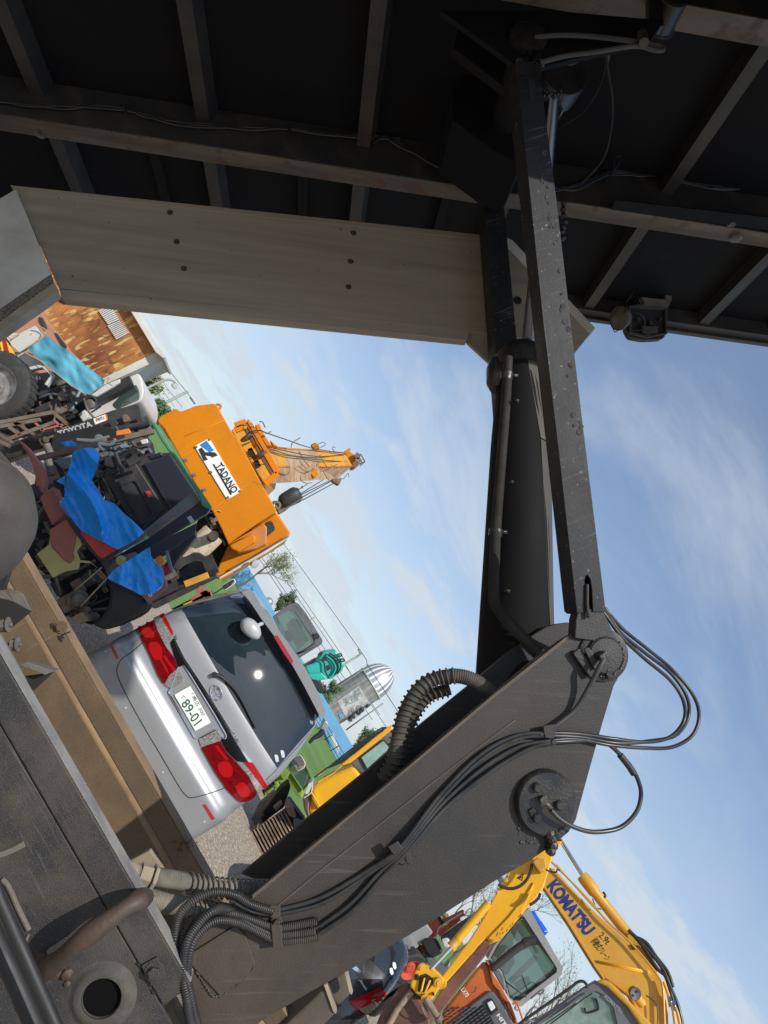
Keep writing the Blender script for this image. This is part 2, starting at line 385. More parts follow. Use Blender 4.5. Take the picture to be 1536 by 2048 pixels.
def inset_px(poly, d):
    """shrink a (roughly convex) outline by d pixels"""
    N = len(poly); cx = sum(p[0] for p in poly) / N; cy = sum(p[1] for p in poly) / N; o = []
    for i in range(N):
        a = Vector(poly[i-1]); p = Vector(poly[i]); b = Vector(poly[(i+1) % N])
        e1 = (p - a); e2 = (b - p)
        if e1.length < 1e-6 or e2.length < 1e-6: o.append(tuple(p)); continue
        e1.normalize(); e2.normalize()
        n1 = Vector((-e1.y, e1.x)); n2 = Vector((-e2.y, e2.x)); C = Vector((cx, cy))
        if n1.dot(C - p) < 0: n1 = -n1
        if n2.dot(C - p) < 0: n2 = -n2
        n = n1 + n2; L = n.length
        n = n1 if L < .2 else n / L; o.append(tuple(p + n * d / max(.4, n.dot(n1))))
    return o
# ---------------------------------------------------------------- ground
m_gravel = mat('gravel', (.42,.35,.27), .95, col2=(.20,.165,.125), lo=.38, hi=.62, scale=20, bump=1.0, bscale=38, bdist=.03, speck=(.58,.52,.44), sth=.56, sscale=22)
m_grass = mat('grass_field', (.13,.23,.045), .9, col2=(.08,.16,.03), lo=.35, hi=.65, scale=.35, bump=.6, bscale=20, stretch=(1,.35,1), bdist=.05)
mb = MB(); mb.face([(-400, -60, 0), (400, -60, 0), (400, 900, 0), (-400, 900, 0)]); mb.build('ground', m_gravel, None, kind='structure')
mb = MB(); mb.face([(-200, 19, .006), (260, 17.5, .006), (300, 880, .006), (-300, 880, .006)]); mb.build('grass_field', m_grass, None, kind='structure')
# ================================================================ materials used by the tipper truck
m_arm = mat('dusty_black_paint', (.018,.0175,.0175), .62, col2=(.044,.036,.028), lo=.40, hi=.70, scale=2.6, bump=.30, bscale=240, speck=(.085,.08,.075), sth=.62, sscale=420)
def add_mud(m, col, z0, z1, amt=.85):
    t = m.node_tree; n = t.nodes; l = t.links; b = n['Principled BSDF']; src = b.inputs['Base Color'].links[0].from_socket
    tcn = n.new('ShaderNodeTexCoord'); sp = n.new('ShaderNodeSeparateXYZ'); l.new(tcn.outputs['Object'], sp.inputs[0])
    nz = n.new('ShaderNodeTexNoise'); nz.inputs['Scale'].default_value = 5; nz.inputs['Detail'].default_value = 9; nz.inputs['Roughness'].default_value = .7; l.new(tcn.outputs['Object'], nz.inputs['Vector'])
    g = n.new('ShaderNodeMapRange'); g.inputs[1].default_value = z1; g.inputs[2].default_value = z0; l.new(sp.outputs[2], g.inputs[0])
    k = mth('MULTIPLY', mth('MULTIPLY', g.outputs[0], mth('MULTIPLY_ADD', nz.outputs['Fac'], 2.2, -.35, tree=t), tree=t), amt, tree=t)
    k2 = mth('MINIMUM', mth('MAXIMUM', k, 0.0, tree=t), 1.0, tree=t)
    mx = n.new('ShaderNodeMix'); mx.data_type = 'RGBA'; l.new(k2, mx.inputs[0]); l.new(src, mx.inputs[6]); mx.inputs[7].default_value = (*col, 1); l.new(mx.outputs[2], b.inputs['Base Color'])
add_wear(m_arm, (.10,.095,.09), (.012,.011,.011), R(55), .55, .75, 1.6, 3.0, .58)
add_mud(m_arm, (.082, .062, .041), 1.50, 2.12)
m_armdust = mat('mud_dusted_paint', (.060,.052,.042), .75, col2=(.13,.10,.07), lo=.35, hi=.7, scale=4, bump=.4, bscale=200)
m_link = mat('pitted_grey_paint', (.014,.0155,.018), .52, spec=.35, col2=(.022,.023,.024), lo=.5, hi=.7, scale=7, bump=.10, bscale=90, speck=(.17,.15,.145), sth=.665, sscale=75)
m_linkside = m_link
m_greasy = mat('greasy_black', (.016,.016,.016), .34, col2=(.034,.030,.027), scale=12, bump=.35, bscale=130, bdist=.005)
m_cyl = mat('cylinder_shade_black', (.007,.007,.008), .75, spec=.15, col2=(.010,.010,.010), scale=2, bump=.15, bscale=200)  # near-black stands in for the shade cast on the cylinder
m_chrome = plain('chrome_rod', (.17,.18,.20), .28, 1.0)
m_memb = mat('cross_member_black', (.030,.029,.029), .55, col2=(.050,.044,.037), lo=.45, hi=.7, scale=4, bump=.3, bscale=120)
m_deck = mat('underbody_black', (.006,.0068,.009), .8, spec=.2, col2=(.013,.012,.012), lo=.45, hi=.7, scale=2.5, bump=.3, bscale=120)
m_sill = mat('sill_worn_black', (.028,.028,.028), .5, col2=(.06,.048,.036), lo=.5, hi=.7, scale=5, bump=.3, bscale=120, stretch=(.5,2,2))
m_rust = mat('sill_rust_scrape', (.13,.105,.078), .65, col2=(.055,.042,.034), lo=.40, hi=.66, scale=7, bump=.4, bscale=90, roty=R(54), stretch=(.16,1,1.6), speck=(.085,.048,.036), sth=.58, sscale=9)
m_board = mat('weathered_board', (.34,.29,.215), .6, col2=(.20,.165,.12), lo=.30, hi=.75, scale=3.2, bump=.15, bscale=120, roty=R(54), stretch=(.10,2.2,4.2), speck=(.035,.03,.03), sth=.71, sscale=55)
m_board2 = mat('sunlit_weathered_panel', (.62,.59,.53), .5, col2=(.42,.38,.31), lo=.35, hi=.65, scale=3.0, bump=.1, bscale=160, stretch=(1,1,1))  # colour raised to stand in for sunlight on the guard panel
m_grit = mat('gritty_lip', (.22,.19,.15), .9, col2=(.09,.08,.065), lo=.42, hi=.58, scale=130, bump=.6, bscale=150)
m_tan = mat('tan_dust', (.165,.108,.055), .92, col2=(.095,.070,.042), lo=.38, hi=.66, scale=2.6, bump=.6, bscale=330, speck=(.07,.052,.034), sth=.56, sscale=420)
m_tanl = mat('tan_dust_pale', (.27,.175,.095), .92, col2=(.19,.13,.075), scale=6, bump=.3, bscale=280)
m_rail = mat('rail_black_dusty', (.020,.020,.022), .7, col2=(.11,.09,.065), lo=.47, hi=.80, scale=3.2, bump=.5, bscale=300, speck=(.085,.08,.07), sth=.57, sscale=520)
m_railtop = mat('rail_top_grey', (.24,.23,.21), .85, col2=(.15,.15,.15), lo=.4, hi=.6, scale=9, bump=.5, bscale=240)  # much lighter grey than the side of the rail
m_cream = mat('cream_dusty_plate', (.34,.28,.20), .85, col2=(.24,.19,.13), scale=5, bump=.3, bscale=200)
m_hosedk = mat('brown_black_hose', (.075,.068,.055), .8, col2=(.045,.04,.034), scale=14, bump=.3, bscale=240)
m_hosedust = mat('dusty_hose', (.20,.18,.14), .85, col2=(.12,.11,.09), scale=14, bump=.3, bscale=240)
m_hose = mat('black_hose', (.030,.031,.034), .5, col2=(.06,.056,.052), scale=10)
m_cable = mat('black_cable', (.018,.019,.021), .38, col2=(.035,.034,.032), scale=10)
m_handle = mat('worn_brown_rod', (.085,.055,.038), .62, metal=.1, col2=(.035,.028,.024), lo=.4, hi=.62, scale=8, bump=.3, bscale=100)
m_fender = mat('dusty_grey_plastic', (.08,.075,.068), .75, col2=(.05,.043,.036), lo=.35, hi=.65, scale=5, bump=.2, bscale=160, speck=(.06,.05,.04), sth=.66, sscale=80)
m_bracket = mat('dusty_bracket', (.15,.135,.115), .75, col2=(.08,.07,.06), scale=7, bump=.4, bscale=140)
m_bolt = mat('dusty_bolt', (.16,.15,.13), .55, metal=.4, col2=(.08,.07,.06), scale=30)
m_lampglass = plain('lamp_lens', (.13,.12,.09), .2)
m_blk = mat('flat_black', (.018,.018,.019), .6, scale=8)

add_wear(m_rail, (.14,.13,.12), (.085,.068,.048), 0, .4, .55, 2.2, 4, .60); add_wear(m_tan, (.30,.21,.12), (.07,.052,.034), R(90), .35, .5, 1.8, 3, .6)
add_wear(m_memb, (.09,.08,.07), (.075,.058,.042), 0, .4, .5, 3); add_wear(m_sill, (.10,.09,.08), (.07,.054,.04), R(54), .4, .5, 3)
add_wear(m_link, (.13,.12,.115), (.012,.012,.013), R(80), .5, .6, 2.4, 4, .58)
TR = thing('tipper_truck', 'black raised tipper truck with dusty frame, lifting arm and tilted bed in the foreground', 'truck', (0, 2.2, 0))

# ---------------------------------------------------------------- bed frame of reference
def cam2w(x, y, z): return (CX * x + CY * y + CF * z)
Tv = cam2w(600 - 768, 1460 - 1024, F_PX).normalized()
dz = -((600 - 768) + .115 * (1460 - 1024)) / F_PX
Dv = cam2w(1, .115, dz).normalized()
_n = Dv.cross(Tv)
DK = Pl(C0 + _n * 2.72, Dv, Tv)
if DK.N.dot(_n) < 0: DK.N = -DK.N
def dT(x, y, off=0): return DK.loc(DK.q(x, y, off))[1]
def dA(x, y, off=0): return DK.loc(DK.q(x, y, off))[0]
def tplane(T): return Pl(DK.O + DK.B * T, DK.A, DK.N)      # upright plane under the bed at that transverse position
T_far = dT(1300, 622); T_s2 = dT(395, 212)
ofs2 = DK.loc(tplane(T_s2).q(400, 293))[2]
w2 = dT(400, 321, ofs2) - T_s2
T_s1 = T_s2 - .98
h2 = -ofs2
A0, A1 = -3.2, 4.2
T_near = T_s1 - .55
def dbox(mb, a0, a1, t0, t1, n0, n1):
    mb.poly([DK.w(a0, t0, n0), DK.w(a1, t0, n0), DK.w(a1, t1, n0), DK.w(a0, t1, n0)], DK.N * (n1 - n0))
print('DECK', T_s1, T_s2, T_far, ofs2, w2)
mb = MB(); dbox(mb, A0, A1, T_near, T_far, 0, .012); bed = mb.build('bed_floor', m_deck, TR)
for k, T in enumerate((T_s1, T_s2)):
    mb = MB(); dbox(mb, A0, A1, T, T + .012, ofs2 + .010, 0); dbox(mb, A0, A1, T + w2 - .012, T + w2, ofs2 + .010, 0)
    s = mb.build('bed_sill', m_sill, TR, bevel=.003)
    mb = MB(); dbox(mb, A0, A1, T - .004, T + w2 + .004, ofs2, ofs2 + .009); mb.build('bottom_flange', m_rust, s, bevel=.002)
# far and near side rails
mb = MB(); dbox(mb, A0, A1, T_far - .06, T_far, -.10, -.001); dbox(mb, A0, A1, T_far - .001, T_far + .035, -.12, .09); mb.build('side_rail', m_sill, TR, bevel=.003)
mb = MB(); dbox(mb, A0, A1, T_near, T_near + .06, -.10, -.001); dbox(mb, A0, A1, T_near - .035, T_near + .001, -.12, .09); mb.build('side_rail', m_sill, TR, bevel=.003)
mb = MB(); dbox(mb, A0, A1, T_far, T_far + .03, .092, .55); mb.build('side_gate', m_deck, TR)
AG = dA(112, 480) + 1.35
mb = MB(); dbox(mb, AG, A1, T_near - .07, T_near - .037, -.85, .30); mb.build('side_gate', m_deck, TR, label='added near gate, out of view, shading the bed underside')  # added unseen, only to shade the guard board, link and bed underside
a_s = [dA(x, y) for x, y in ((75, 176), (400, 212), (718, 250))]
stp = (a_s[2] - a_s[0]) / 2
hc = .085
for k in range(-5, 9):
    a = a_s[0] + k * stp
    if a < A0 or a > A1 - .1: continue
    mb = MB()
    for t0, t1 in ((T_near + .06, T_s1), (T_s1 + w2, T_s2), (T_s2 + w2, T_far - .06)):
        if t1 - t0 < .05: continue
        # folded channel: bottom web, side flange, sloping edge
        mb.poly([DK.w(a, t0, -.001), DK.w(a, t0, -hc), DK.w(a + .062, t0, -hc), DK.w(a + .062, t0, -hc + .006), DK.w(a + .006, t0, -hc + .006), DK.w(a + .006, t0, -.001)], DK.B * (t1 - t0 - .001))
        mb.poly([DK.w(a + .0625, t0, -hc), DK.w(a + .085, t0, -.001), DK.w(a + .079, t0, -.001), DK.w(a + .0625, t0, -hc + .007)], DK.B * (t1 - t0 - .001))
    mb.build('cross_member', m_memb, TR)
for k in (0, 1, 2, 5, 6):
    a = a_s[0] + (k + .62) * stp; mb = MB(); dbox(mb, a, a + .05, T_s2 + w2, T_far - .06, -.045, -.001); mb.build('stiffener', m_deck, TR)
# welds, bolts and plate joints on the sills
mb = MB()
for px, py in ((80, 268), (1090, 398), (1465, 446)):
    p = DK.q(px, py, ofs2); bolt(mb, p, -DK.N, .016, .006)
for px, py in ((1470, 455),):
    p = DK.q(px, py, ofs2 + .05); mb.tube([p, p - DK.N * .07], .03, 6)
mb.each('sill_bolt', m_bolt, TR)
mb = MB(); mb.poly([DK.q(1230, 398, ofs2 - .001), DK.q(1536, 433, ofs2 - .001), DK.q(1620, 470, ofs2 - .001), DK.q(1222, 418, ofs2 - .001)], -DK.N * .006); mb.build('wear_strip', m_deck, TR, bevel=.002)
mb = MB(); mb.lathe(tplane(T_s1 + .03).q(1335, 22), DK.B, [(-.07, .055), (-.07, .03), (-.06, .03), (-.05, .05), (.05, .05), (.06, .06), (.06, .0)], 20)
mb.px(tplane(T_s1 - .01), [(1298, -20), (1328, -20), (1328, 52), (1298, 54)], .03); mb.build('gate_hinge', m_greasy, TR, bevel=.003)

# ---------------------------------------------------------------- guard boards under the bed
T_b = T_s2 + .10
BP = tplane(T_b)
bd = MB(); bd.px(BP, [(30, 379), (1012, 484), (1012, 672), (925, 662), (118, 577)], .028); board = bd.build('guard_board', m_board, TR, bevel=.003, label='tan weathered guard board with screws under the bed')
mb = MB(); mb.px(BP, [(118, 578), (940, 657), (934, 680), (124, 597)], .05, .004); mb.build('bottom_lip', m_board, board, bevel=.002)
mb = MB(); mb.px(BP, [(20, 370), (1010, 474), (1012, 485), (30, 380)], .02, .003); mb.build('top_lip', m_board, board, bevel=.002)
mb = MB()
for a, b in ((340, 425), (353, 484), (368, 537), (707, 466), (701, 523), (697, 574)):
    p = BP.q(a, b, .001); mb.lathe(p, BP.N, [(.0, .013), (.003, .013), (.004, .010), (.0015, .008), (.0015, .0)], 18); mb.tube([p + BP.N * .0015, p + BP.N * .006], .005, 6)
mb.each('screw', mat('screw_brown', (.07,.06,.05), .5, metal=.3, scale=60), board)
# left panel coloured as if lit, turned towards the camera
pa = BP.q(34, 386, .004); pb = BP.q(106, 552, .004)
qa = P(-260, 520, pa.y - .15); 
LP = Pl(pa, (pb - pa), (qa - pa)); 
m2 = MB(); m2.px(LP, [(34, 384), (104, 553), (-160, 735), (-260, 560)], .02); pan = m2.build('guard_panel', m_board2, TR, bevel=.003, label='guard panel in a sunlit-pale colour at the bed corner')
m2 = MB(); m2.px(LP, [(104, 552), (113, 583), (-150, 776), (-160, 733)], .02, .003); m2.build('gritty_lip', m_grit, pan, bevel=.002)
m2 = MB(); m2.px(LP, [(113, 583), (122, 598), (-140, 785), (-150, 776)], .06, .002); m2.build('edge_strip', m_board, pan)
m2 = MB(); p = LP.q(22, 544, .001); nn = LP.N if LP.N.dot(C0 - p) > 0 else -LP.N
m2.lathe(p, nn, [(0, .0165), (.004, .0165), (.004, .011), (.001, .010), (.001, 0)], 18); m2.tube([p, p + nn * .006], .006, 6); m2.build('screw', m_blk, pan)
# right end: diamond shaped end plate
EP = Pl(BP.q(1000, 600, -.02), DK.A, DK.N)
mb = MB(); mb.px(EP, [(1018, 492), (1188, 658), (1068, 808), (934, 684), (926, 655), (975, 600)], .02, 0); ep = mb.build('end_plate', m_board, TR, bevel=.003, label='dark square end plate set on its corner behind the cylinder')
mb = MB(); mb.px(EP, [(1012, 474), (1025, 480), (1191, 656), (1180, 668), (1012, 492)], .05, .006); mb.build('pale_edge', m_board2, ep, bevel=.002)
mb = MB(); p = EP.q(1035, 601, .001); mb.lathe(p, -EP.N if EP.N.dot(C0 - p) < 0 else EP.N, [(0, .02), (.005, .02), (.005, .01), (.001, .009), (.001, 0)], 18); mb.build('screw', m_blk, ep)

# ---------------------------------------------------------------- brackets at the head of the hoist
S1 = tplane(T_s1 - .012); S2 = tplane(T_s2 - .012)
mb = MB(); mb.px(S1, [(880, 20), (905, 38), (1020, 122), (1032, 132), (1070, 137), (1180, 110), (1300, 82), (1330, 40), (1100, 20)], .02)
b1 = mb.build('hoist_bracket', m_deck, TR, bevel=.003)
mb = MB(); p = S1.q(1055, 82, .001); mb.lathe(p, -S1.N if S1.N.dot(C0-p) < 0 else S1.N, [(0, .062), (.02, .062), (.024, .055), (.03, .04), (.03, 0)], 28); mb.px(S1, [(1072, 74), (1084, 74), (1084, 118), (1072, 120)], .01, .02); mb.build('pin', m_greasy, b1)
mb = MB(); mb.px(S2, [(868, 262), (884, 232), (905, 190), (960, 200), (1036, 240), (1050, 300), (1012, 340), (985, 358), (955, 356), (925, 330)], .05)
mb.px(S2, [(925, 120), (1040, 140), (1040, 250), (930, 235)], .12, -.2)
mb.px(tplane((T_s1 + T_s2) / 2 + .1), [(905, 178), (935, 150), (1040, 110), (1120, 130), (1100, 200), (1040, 330), (985, 300), (905, 240)], .3)
mb.px(tplane(T_s1 + .25), [(925, 30), (1120, 90), (1160, 140), (1150, 165), (1090, 195), (1030, 190), (905, 95)], .04)
b2 = mb.build('hoist_bracket', m_deck, TR, bevel=.004)
mb = MB(); pq_ = tplane(T_s1 + .2).q(1128, 128); mb.lathe(pq_, -DK.B, [(0, 0), (0, .05), (.03, .05), (.05, .04), (.05, 0)], 24); mb.build('clevis_pin', m_greasy, b2)
rr = random.Random(31)
for cx0, cy0, n_, sx in ((1060, 124, 26, 26), (985, 345, 22, 22), (1105, 188, 14, 22)):
    mb = MB(); pl_ = tplane(T_s1 - .03) if cx0 != 985 else tplane(T_s2 - .05)
    for _ in range(n_): p = pl_.q(cx0 + rr.uniform(-sx, sx), cy0 + rr.uniform(-4, 5)); r = rr.uniform(.004, .010); mb.lathe(p, (rr.uniform(-.4, .4), -1, rr.uniform(-.4, .4)), [(-r, r * .8), (0, r), (r, r * .5), (r * 1.2, 0)], 7)
    mb.build('dried_grease', m_greasy, b2)
mb = MB()
for q in ((962, 306), (978, 306), (994, 308)): p = S2.q(*q, .001); bolt(mb, p, -S2.N if S2.N.dot(C0-p) < 0 else S2.N, .012, .012)
mb.px(S2, [(952, 300), (1004, 302), (1002, 332), (954, 330)], .01, .012)
mb.build('bolt_plate', m_greasy, b2, bevel=.002)
mb = MB(); pA = S1.q(1055, 90, -.03); pB = S2.q(985, 322, .02); mb.cyl(pA, pB, .05, seg=24); mb.build('cross_shaft', m_deck, TR)

# ---------------------------------------------------------------- lift links
Yt = S1.q(1060, 150, .05).y; Yb = 1.98
def ly(y): return Yb + (Yt - Yb) * max(0, (1225 - y)) / (1225 - 150)
def link_front(L, Rr, ys, thick, Yf):
    pass
mb = MB()
lf = [(1036, 152), (1061, 400), (1087, 650), (1117, 900), (1136, 1070), (1154, 1226)]
rf = [(1081, 154), (1113, 400), (1142, 650), (1172, 900), (1193, 1070), (1212, 1224)]
# the face stops at the slot, which is a real notch
a = [P(x, y, ly(y)) for x, y in lf]; b = [P(x, y, ly(y)) for x, y in rf]
slot = [(1186, 1224), (1184, 1180), (1181, 1160), (1176, 1150), (1171, 1152), (1169, 1162), (1172, 1185), (1175, 1224)]
outl = a + [P(x, y, ly(y)) for x, y in reversed(slot)] + b[::-1]
mb.poly(outl, Vector((0, .007, 0)))
mb.poly([a[0] + Vector((0, .0072, 0)), a[-1] + Vector((0, .0072, 0)), a[-1] + Vector((.007, .0072, 0)), a[0] + Vector((.007, .0072, 0))], Vector((0, .075, 0)))
mb.poly([b[0] + Vector((0, .0072, 0)), b[-1] + Vector((0, .0072, 0)), b[-1] + Vector((-.007, .0072, 0)), b[0] + Vector((-.007, .0072, 0))], Vector((0, .075, 0)))
mb.poly([a[0] + Vector((0, .083, 0)), a[-1] + Vector((0, .083, 0)), b[-1] + Vector((0, .083, 0)), b[0] + Vector((0, .083, 0))], Vector((0, .007, 0)))
l1 = mb.build('lift_link', m_link, TR, bevel=.0015, label='long pitted link bar in front, slotted at both ends')
FP = VP(2.0)
mb = MB(); sl_ = [(1056, 158), (1066, 158), (1069, 166), (1071, 196), (1069, 206), (1063, 206), (1060, 196)]
mb.poly([P(x, y, ly(y) - .002) for x, y in sl_], Vector((0, .0015, 0))); mb.build('slot', m_blk, l1)
mb = MB(); mb.poly([P(x, y, ly(y) + .01) for x, y in [(1033, 122), (1086, 128), (1082, 160), (1036, 158)]], Vector((0, .06, 0)))
mb.build('top_fork', m_greasy, l1, bevel=.004)
mb = MB(); mb.poly([P(x, y, 1.985) for x, y in [(1158, 1218), (1204, 1218), (1226, 1262), (1240, 1290), (1150, 1276), (1152, 1240)]], Vector((0, .05, 0)))
mb.tube([P(1174, 1168, 1.975), P(1174, 1210, 1.975), P(1177, 1236, 1.975)], .006, 8)
mb.build('bottom_fork', m_arm, l1, bevel=.005)
# random pits and blistered paint standing on the face
mb = MB(); rr = random.Random(3)
for k in range(30):
    t = rr.random() ** 1.1; y = 300 + t * 640; t2 = (y - 152) / (1225 - 152)
    cxp = 1036 + (1154 - 1036) * t2 + (52) * (.45 + .32 * rr.random() + .25 * t); p0 = Vector((cxp, y, 0)); n = rr.randint(6, 9); r = rr.uniform(2, 6.5)
    ring = [P(cxp + r * rr.uniform(.6, 1.2) * math.cos(6.28*j/n), y + 1.2 * r * rr.uniform(.6, 1.2) * math.sin(6.28*j/n), ly(y) - .0016) for j in range(n)]
    mb.face(ring)
mb.each('paint_blister', mat('blistered_patch', (.055,.05,.048), .8, col2=(.02,.019,.018), scale=90), l1, autos=False)
# second link
Yt2 = S2.q(985, 350, .03).y
def ly2(y): return 2.62 + (Yt2 - 2.62) * max(0, (1250 - y)) / (1250 - 360)
mb = MB(); a = [P(x, y, ly2(y)) for x, y in ((964, 360), (990, 693), (1033, 1250))]; b = [P(x, y, ly2(y)) for x, y in ((1004, 360), (1033, 693), (1088, 1250))]
mb.poly([a[0], a[1], a[2], b[2], b[1], b[0]], Vector((0, .095, 0)))
l2 = mb.build('lift_link', m_link, TR, bevel=.002, label='shorter looking link bar behind, running down beside the cylinder')
mb = MB(); mb.poly([P(x, y, ly2(y) - .002) for x, y in ((982, 372), (991, 372), (993, 380), (994, 408), (991, 415), (985, 413), (983, 406))], Vector((0, .0015, 0))); mb.build('slot', m_blk, l2)
mb = MB(); mb.poly([P(x, y, ly2(y) + .01) for x, y in ((958, 346), (1008, 346), (1006, 362), (962, 364))], Vector((0, .07, 0))); mb.build('top_fork', m_greasy, l2, bevel=.004)

# ---------------------------------------------------------------- hydraulic cylinder
ctop = S1.q(1118, 170, -.25); cb = P(1022, 1420, 2.34); cm = P(1047, 706, 2.62)
mb = MB()
def tubeW(x0, x1, y, Y):    # centre and radius of a tube whose two silhouette pixels are given
    p = P(x0, y, Y); q = P(x1, y, Y); return (p + q) / 2, (p - q).length / 2
c1, r1_ = tubeW(955, 1102, 1346, 2.34); c2, r2_ = tubeW(984, 1096, 900, 2.56); c3, r3_ = tubeW(998, 1084, 735, 2.68)
dd = (c1 - c2).normalized(); c0 = c1 + dd * .35
mb.tube([c0, c1, c2, c3], [r1_ * 1.02, r1_, r2_, r3_], 48)
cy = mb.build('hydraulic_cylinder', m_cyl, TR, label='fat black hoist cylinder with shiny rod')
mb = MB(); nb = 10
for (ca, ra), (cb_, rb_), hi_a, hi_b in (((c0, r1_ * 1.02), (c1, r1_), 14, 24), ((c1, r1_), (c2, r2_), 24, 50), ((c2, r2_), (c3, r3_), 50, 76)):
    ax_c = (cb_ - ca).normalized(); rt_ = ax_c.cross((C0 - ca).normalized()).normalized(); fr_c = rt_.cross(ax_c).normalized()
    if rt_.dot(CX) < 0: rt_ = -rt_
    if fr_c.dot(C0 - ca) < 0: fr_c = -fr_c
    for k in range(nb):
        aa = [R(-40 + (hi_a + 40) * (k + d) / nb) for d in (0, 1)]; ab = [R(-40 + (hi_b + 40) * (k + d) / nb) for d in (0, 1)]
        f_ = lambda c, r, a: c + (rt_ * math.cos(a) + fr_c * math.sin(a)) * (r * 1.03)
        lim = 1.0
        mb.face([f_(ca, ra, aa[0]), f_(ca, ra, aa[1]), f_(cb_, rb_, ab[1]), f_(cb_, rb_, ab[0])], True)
mb.build('painted_sun_strip', mat('sunlit_cylinder_grey', (.07,.066,.055), .6, col2=(.05,.047,.04), scale=3), cy)  # lighter strip painted as the sunlit band along the cylinder
mb = MB(); u_ = (c3 - c2).normalized(); mb.lathe(c3 - u_ * .03, u_, [(0, r3_), (0, r3_ * 1.16), (.07, r3_ * 1.16), (.075, r3_ * .95), (.11, r3_ * .9), (.11, .03)], 36); mb.build('gland_collar', m_greasy, cy)
mb = MB(); gp = c3 + (CX * -1) * (r3_ * .95) + u_ * -.02; mb.lathe(gp - u_ * .09, u_, [(0, .0), (.0, .035), (.03, .05), (.10, .052), (.14, .04), (.15, 0)], 20); mb.build('port_block', m_greasy, cy)
mb = MB(); rt, rr_ = tubeW(1093, 1115, 234, ctop.y); rb, rr2 = tubeW(1042, 1073, 700, 2.68); mb.tube([rt + (rt - rb).normalized() * .1, rb - (rt - rb).normalized() * .1], [rr_ , rr2], 28); mb.build('chrome_rod', m_chrome, cy)
mb = MB(); p = P(1120, 165, ctop.y - .02); mb.lathe(p - Vector((0, .05, 0)), (0, 1, 0), [(0, 0), (0, .085), (.10, .085), (.10, 0)], 30); mb.poly([P(x, y, ctop.y) for x, y in ((1085, 190), (1150, 160), (1140, 190), (1120, 230), (1092, 240))], Vector((0, .07, 0))); mb.build('rod_eye', m_greasy, cy, bevel=.003)
mb = MB(); mb.poly([P(x, y, ctop.y + .02) for x, y in ((1090, 198), (1144, 172), (1136, 205), (1122, 232), (1108, 200))], Vector((0, .04, 0))); mb.build('rod_end_spacer', m_cream, cy, bevel=.003)
# oil pipe on the cylinder
pipe = smooth_path(pts_Y([(1016, 715, 2.50), (1012, 800, 2.47), (1004, 900, 2.41), (993, 1040, 2.33), (989, 1120, 2.28), (988, 1190, 2.24), (994, 1215, 2.22), (1030, 1258, 2.17), (1078, 1306, 2.12)]), 6)
mb = MB(); mb.tube(pipe, .0185, 16); pp = mb.build('oil_pipe', mat('oily_pipe', (.030,.027,.023), .75, col2=(.018,.017,.016), scale=8, spec=.25), cy)
mb = MB()
for y, Y, x in ((745, 2.49, 1014), (1058, 2.32, 992)): p = P(x, y, Y); q = P(x - 1.5, y + 14, Y); mb.cyl(p, q, .0235, seg=18); mb.tube([P(x + 8, y + 6, Y), P(x + 22, y + 6, Y)], .008, 8)
mb.each('pipe_clamp', m_greasy, cy)
mb = MB()
for x, y, Y in ((1028, 800, 2.44), (1017, 962, 2.38), (1009, 1180, 2.3)): p = P(x, y, Y); mb.tube([p, p + Vector((.012, -.01, .01))], .007, 8)
mb.each('weld_stud', m_greasy, cy)

# ---------------------------------------------------------------- lifting arm: two side plates, web between
ARM = VP(2.0)
armpoly = [(505, 1790), (620, 1694), (760, 1580), (880, 1476), (985, 1390), (1075, 1313), (1130, 1275), (1152, 1262), (1175, 1256), (1200, 1253), (1222, 1262), (1240, 1282), (1250, 1306), (1249, 1330), (1240, 1350), (1228, 1372),
           (1205, 1448), (1178, 1545), (1152, 1640), (1138, 1664), (1115, 1684), (1060, 1722), (1000, 1756), (870, 1840), (740, 1918), (620, 1985), (520, 2045), (430, 2120), (370, 2100), (350, 1990), (352, 1900), (378, 1850), (430, 1842)]
mb = MB(); mb.px(ARM, armpoly, .016); arm = mb.build('lifting_arm', m_arm, TR, bevel=.003, label='heavy dark lifting arm with dusty lower end')
# far side plate at its own distance, same shape
mb = MB(); mb.poly([ARM.q(x, y) + Vector((0, .22, 0)) for x, y in [(478, 1815)] + armpoly[1:25]], Vector((0, .016, 0))); mb.build('far_side_plate', m_arm, arm, bevel=.003)
# top flange strip (bent edge) and inner web
def armw(x, y, d): return ARM.q(x, y) + Vector((0, d, 0))
mb = MB(); mb.poly([ARM.q(x, y, .0015) for x, y in ((505, 1788), (505, 1796), (985, 1397), (1130, 1282), (1130, 1274), (985, 1389), (760, 1579))], Vector((0, -.006, 0))); mb.build('edge_weld', m_armdust, arm)
mb = MB(); wl = [(548, 1818), (640, 1742), (760, 1648), (900, 1538), (1030, 1440)]
mb.tube(smooth_path([ARM.q(x, y, .001) for x, y in wl], 10), .0028, 6); mb.build('weld_seam', m_armdust, arm)
mb = MB()
mb.poly([armw(560, 1990, .017), armw(1060, 1700, .017), armw(1062, 1706, .017), armw(562, 1998, .017)], Vector((0, .20, 0)))
mb.poly([armw(700, 1690, .017), armw(760, 1800, .017), armw(764, 1796, .017), armw(704, 1686, .017)], Vector((0, .20, 0)))
mb.build('inner_web', m_arm, arm)
